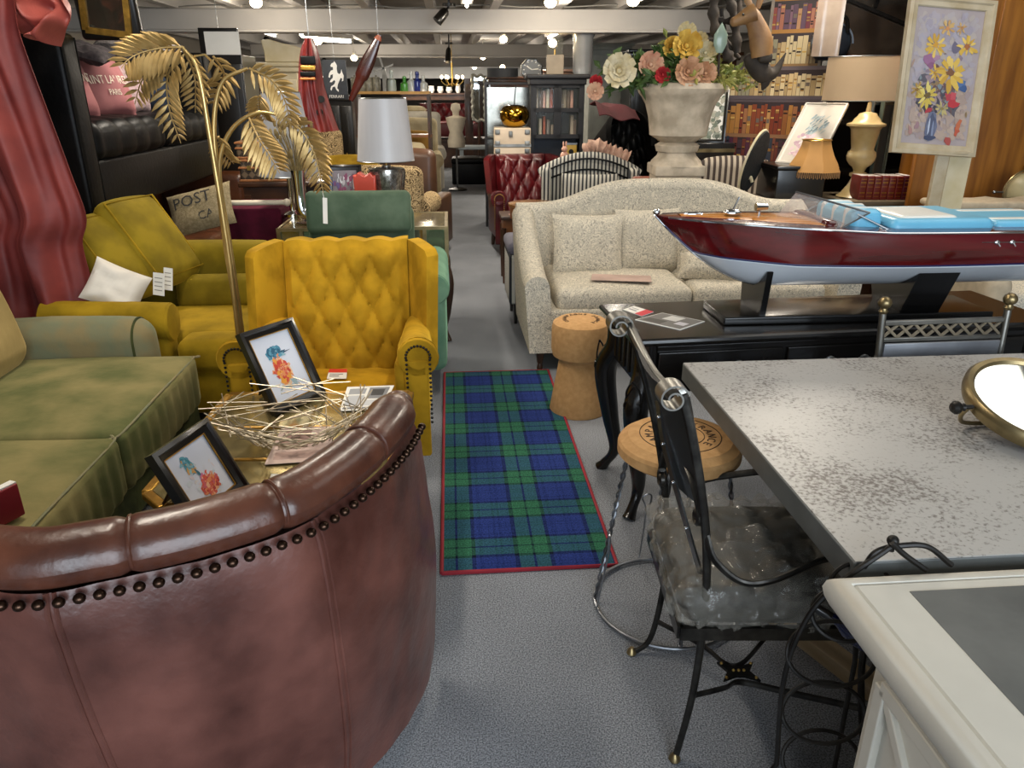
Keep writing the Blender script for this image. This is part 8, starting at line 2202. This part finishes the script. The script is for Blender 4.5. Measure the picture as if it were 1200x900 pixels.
pl2 = thing('cushion', 'pale cushion lying on the high white bench', 'cushion', (wt.location.x, 14.2, wtz + .06)); obj('cover', pillow(MB().at(rx=R(-90)), .5, .4, .14), M['beige_velvet'], pl2)
# bottle shelf
BY = 9.42
bz_ = W(455, 107, BY).z; x0_, x1_ = W(414, 107, BY).x, W(503, 107, BY).x
bsf = thing('shelf_unit', 'open pine shelf unit of cups and coloured bottles behind the silver drum lamp', 'shelf', (x0_, BY, 0), R(2))
obj('shelf_board', MB().box(((x1_ - x0_) / 2, .15, bz_ - .015), (x1_ - x0_, .3, .03)), mat('shelf_pine', '#b58a4a', rough=.5), bsf)
obj('shelf_board', MB().box(((x1_ - x0_) / 2, .15, bz_ - .5), (x1_ - x0_, .3, .03)), M['mid_wood'], bsf)
for x in (.02, x1_ - x0_ - .02): obj('upright', MB().box((x, .15, bz_ / 2 - .015), (.03, .3, bz_ - .03)), M['dark_wood'], bsf)
cup_m = mat('grey_cup', '#6d695c', rough=.4, c2='#8f8a78', scale=30)
for i, px in enumerate((416, 424, 432, 441)):
    t = thing('storage_jar', 'squat patterned grey jar in the row on the pine shelf', 'jar', V((W(px, 100, BY + .12).x, BY + .13, bz_)), 0, 'patterned jars on the pine shelf')
    obj('body', MB().lathe([(0, 0), (.045, 0), (.05, .02), (.05, .13), (.042, .14), (0, .14)], 18), cup_m, t); obj('lid', MB().lathe([(.046, .14), (.046, .155), (.01, .16), (.012, .175), (0, .178)], 16), cup_m, t)
for px, cn, cc, h in ((459, 'clear', '#c7d0c8', .24), (474, 'green', '#3f8d2b', .17), (475.5, 'pale', '#a9c9a0', .24), (477, 'x', '', 0), (482, 'clear', '#d6dcd8', .22), (489, 'dark blue', '#1f2f7d', .22), (496, 'pale clear', '#d8dad2', .18)):
    if not h or cn == 'pale': continue
    t = thing('bottle', {'clear': 'clear glass decanter %s the green bottle on the pine shelf' % ('left of' if px < 470 else 'right of'), 'green': 'bright green glass bottle on the pine shelf', 'dark blue': 'dark blue glass bottle on the pine shelf', 'pale clear': 'short pale glass bottle at the end of the pine shelf'}[cn], 'bottle', V((W(px, 100, BY + .12).x, BY + .13, bz_)), 0, 'glass bottles on the pine shelf')
    gm_ = mat('glass_' + cn, cc, rough=.12, var=.1, alpha=.85 if cn in ('green', 'dark blue') else .55, spec=.8)
    obj('body', MB().lathe([(0, 0), (.05, 0), (.055, .02), (.05, h * .5), (.02, h * .62), (.02, h * .8), (0, h * .8)], 18), gm_, t); obj('stopper', MB().lathe([(.022, h * .8), (.025, h * .84), (.02, h * .98), (0, h)], 14), gm_, t)
# lamp stand metal ornament above drum lamp
wm = thing('iron_ornament', 'small grey iron windmill ornament standing on the pine shelf', 'ornament', V((W(450, 100, BY).x, BY + .05, bz_)), 0)
obj('post', MB().bar((0, 0, 0), (0, 0, .26), .05, .04), M['pewter'], wm)
for k in range(4): a = k * PI / 2 + .3; obj('vane', MB().bar((0, -.03, .25), (.12 * math.cos(a), -.03, .25 + .12 * math.sin(a)), .02, .006, up=(0, 1, 0)), M['pewter'], wm)
# chandelier over the far sofa
cd_ = W(530, 97, 15.5)
chd = thing('chandelier', 'small brass chandelier with lit candles at the far end of the aisle', 'chandelier', cd_)
obj('column', MB().tube([(0, 0, -.06), (0, 0, .35)], .018, 8), M['brass'], chd); obj('chain', MB().tube([(0, 0, .35), (0, 0, 2.59 - cd_.z)], .006, 5), M['brass'], chd)
for k in range(6):
    a = 2 * PI * k / 6; c, s = math.cos(a), math.sin(a)
    obj('arm', MB().tube(spline([(0, 0, 0), (.10 * c, .10 * s, -.05), (.2 * c, .2 * s, .02), (.2 * c, .2 * s, .06)], 4), .008, 6), M['brass'], chd); obj('bulb', MB().ball((.2 * c, .2 * s, .10), .025, (1, 1, 1.4)), M['bulb'], chd)
# crockery sideboard at the far left of the far sofa
cbn = W(505, 112, 19)
cbx = thing('long_table', 'dark long table of white crockery in the distance', 'table', (W(522, 110, 20).x, 20.0, 0), R(4))
cbz = W(520, 109, 20).z
obj('top', MB().box((0, 0, cbz - .02), (2.2, .6, .04)), M['dark_wood'], cbx)
obj('frieze', MB().box((0, 0, cbz - .1), (2.1, .5, .12)), M['dark_wood'], cbx)
for sx in (-1, 1):
    for sy in (-1, 1): obj('leg', MB().box((sx * 1.0, sy * .24, (cbz - .14) / 2), (.07, .07, cbz - .14)), M['dark_wood'], cbx)
rr = random.Random(6)
for i in range(10):
    t = thing('crockery_piece', 'small white crockery piece in the row on the far long table', 'crockery', V((cbx.location.x - 1.0 + .22 * i, 19.95 + .0 * i, cbz)), 0, 'white crockery on the far table')
    h = rr.uniform(.10, .24); r_ = rr.uniform(.05, .09)
    obj('body', MB().lathe([(0, 0), (r_ * .6, 0), (r_, h * .4), (r_ * .8, h * .8), (r_ * .9, h), (r_ * .8, h), (0, h * .2)], 16), M['white'], t)
# silvered lattice panel and dark post
lx = W(560, 120, 12.8)
lp_ = thing('lattice_mirror', 'tall silvered ornate mirror left of the black display case', 'mirror', (W(561, 115, 15.6).x, 15.6, W(560, 141, 15.6).z), R(4))
lh = W(560, 89, 15.6).z - lp_.location.z
obj('mirror_glass', MB().box((0, .015, lh / 2), (.22, .02, lh)), M['mirror'], lp_)
sv = mat('silvered_carving', '#a9a79c', rough=.4, metal=.6, var=.3, scale=30)
for s in (-1, 1): obj('carved_side', MB().tube([(s * .12 + .012 * math.sin(k * 1.7), 0, lh * k / 24) for k in range(25)], [.022 + .012 * abs(math.sin(k * 1.1)) for k in range(25)], 8), sv, lp_)
for z in (0, lh): obj('carved_rail', MB().tube([(-.13 + .26 * k / 12, 0, z + .02 * math.sin(k)) for k in range(13)], .026, 8), sv, lp_)
dpst = thing('cupboard', 'tall narrow dark cupboard beyond the mannequin on the right of the aisle', 'wardrobe', (W(545, 130, 16.2).x, 16.2, 0), R(4))
wdz = W(548, 92, 16.2).z
obj('carcass', MB().box((.08, .3, wdz / 2), (.16, .55, wdz)), M['dark_wood'], dpst); obj('door', MB().soft((.08, .01, wdz / 2), (.13, .03, wdz - .2), .006, 2, (1, 1, 1)), M['dark_wood'], dpst)
pass
obj('stand', MB().tube([(0, .05, 0), (0, .05, -lp_.location.z)], .03, 10).lathe([(.14, -lp_.location.z), (.14, -lp_.location.z + .03), (.03, -lp_.location.z + .06)], 18, (0, .05, 0)), M['dark_wood'], lp_)

# more dark furniture masses in the middle distance, both sides
for i, (pxa, pxb, Y, ytop, m, lab, drs) in enumerate(((262, 306, 9.2, 92, 'dark_wood', 'tall walnut wardrobe behind the cream armoire', 2), (384, 412, 11.5, 118, 'black_wood', 'low black cabinet beyond the horse poster', 2), (690, 735, 11.0, 58, 'pale', 'pale grey panelled wardrobe behind the silk flowers', 2), (738, 800, 10.2, 66, 'black_wood', 'tall black wardrobe behind the stone urn', 2), (806, 860, 9.0, 70, 'dark_wood', 'tall dark wardrobe in shadow behind the stone urn flowers', 2), (575, 625, 12.5, 96, 'dark_wood', 'dark cupboard beyond the black display case', 2), (330, 372, 12.5, 95, 'dark_wood', 'distant dark wardrobe seen past the cream armoire', 2), (628, 690, 12.8, 88, 'dark_wood', 'distant walnut wardrobe behind the charcoal cabinet', 2))):
    xa, xb = W(pxa, 120, Y).x, W(pxb, 120, Y).x
    mm_ = M['dark_wood'] if m == 'dark_wood' else M['black_wood'] if m == 'black_wood' else mat('grey_panelling', '#a3a59c', rough=.6)
    plain_cabinet('wardrobe', lab, 'wardrobe', xa, xb, Y, min(2.2, W(pxa, ytop, Y).z), .55, mm_, drs, True)
# black iron chairs stacked behind the flowers
isp = W(748, 62, 7.6)

# ------------------------------------------------------------------ ceiling cameras, spot lights and bulbs
def spot_cam(lab, px, py, z, aim, r=.05):
    p = G(px, py, z) if False else None
    d = ray(px, py); t_ = (z - EYE) / d.z; p = V((d.x * t_, d.y * t_, z))
    t = thing('ceiling_spotlight', lab, 'spotlight', p)
    obj('mount', MB().lathe([(0, .0), (.07, 0), (.07, .03), (0, .03)], 16), M['black_wood'], t)
    a = V((0, 0, 0)); b = V(aim)
    obj('arm', MB().tube([(0, 0, 0), b * .25], .012, 8), M['black_wood'], t)
    obj('can', MB().tube([b * .2, b * .35, b], [.03, r, r * 1.1], 16), M['black_wood'], t)
    return t
for (px, py, Y, zz_, lab, aim) in ((526, 8, 8.6, 2.33, 'black ceiling spotlight hanging in front of the first beam', (-.12, -.05, -.14)), (526, 52, 15.0, 2.33, 'black ceiling spotlight hanging below the second beam', (-.02, -.1, -.30)), (312, 40, 14.0, 2.33, 'black ceiling spotlight over the cream armoire', (.02, -.1, -.2)), (378, 66, 20.0, 2.33, 'black ceiling spotlight far down above the horse poster', (.1, -.1, -.2))):
    t = spot_cam(lab, px, py, W(px, py, Y).z, aim); t.location = W(px, py, Y)
    obj('rod', MB().tube([(0, 0, .02), (0, 0, 2.59 - t.location.z)], .012, 6), M['black_wood'], t)
def bulb_light(lab, px, py, Y, power, r=.06, col=(1, .91, .78)):
    p = W(px, py, Y); t = thing('ceiling_bulb', lab, 'ceiling light', p)
    obj('bulb', MB().ball((0, 0, 0), r, (1, 1, .8), 16, 10), M['bulb'], t)
    obj('lamp_holder', MB().lathe([(.025, r * .6), (.03, r * 1.6), (.02, r * 2)], 12), M['white'], t)
    top = 2.59 if p.y > 6 else 3.17
    obj('flex', MB().tube([(0, 0, r * 1.8), (0, 0, max(r * 1.9, top - p.z))], .005, 5), M['white'], t)
    d = bpy.data.lights.new('bulb_glow', 'POINT'); d.energy = power; d.color = col; d.shadow_soft_size = r
    o = bpy.data.objects.new('bulb_glow', d); COL.objects.link(o); o.location = p + V((0, -.02, -r - .05))
for i, (px, py, Y, pw_, lab) in enumerate(((300, 3, 8.2, 11, 'glowing ceiling bulb above the palm lamp'), (645, 3, 8.3, 11, 'glowing ceiling bulb above the charcoal cabinet'), (742, 1, 8.0, 11, 'warm glowing ceiling bulb above the stone urn'), (590, 46, 12.6, 16, 'glowing ceiling bulb above the black display case'), (372, 48, 10.8, 12, 'round glowing bulb above the red suit'), (415, 68, 14.5, 26, 'glowing bulb far off beside the propeller'), (566, 67, 17.5, 30, 'distant glowing bulb right of the aisle'), (556, 79, 23.0, 40, 'farthest glowing bulb at the end of the aisle'), (356, 40, 11.4, 10, 'glowing bulb behind the red suit top'))):
    bulb_light(lab, px, py, Y, pw_)
tl_p = W(386, 47, 10.2)
t = thing('strip_light', 'short slanting fluorescent tube above the horse poster', 'ceiling light', tl_p, R(-35)); obj('tube', MB().tube([(-.0, -.35, 0), (0, .35, 0)], .02, 10), M['tube'], t); obj('housing', MB().soft((0, 0, .05), (.07, .76, .05), .01, 2, (1, 1, 1)), M['white'], t); obj('hanger', MB().tube([(0, 0, .07), (0, 0, 2.59 - tl_p.z)], .006, 5), M['steel'], t)
cbm = thing('cable', 'grey cable stapled along the top of the first ceiling beam', 'cable', aisle(0, 8.97, 2.43))
P_ = [V((-3.5 + .25 * k, -.02, -.012 * math.sin(k * 1.1) - .01 * (k % 5 == 2))) for k in range(29)]
obj('sheath', MB().tube(spline(P_, 4), .007, 6), mat('cable_grey', '#8d8a82', rough=.6), cbm)
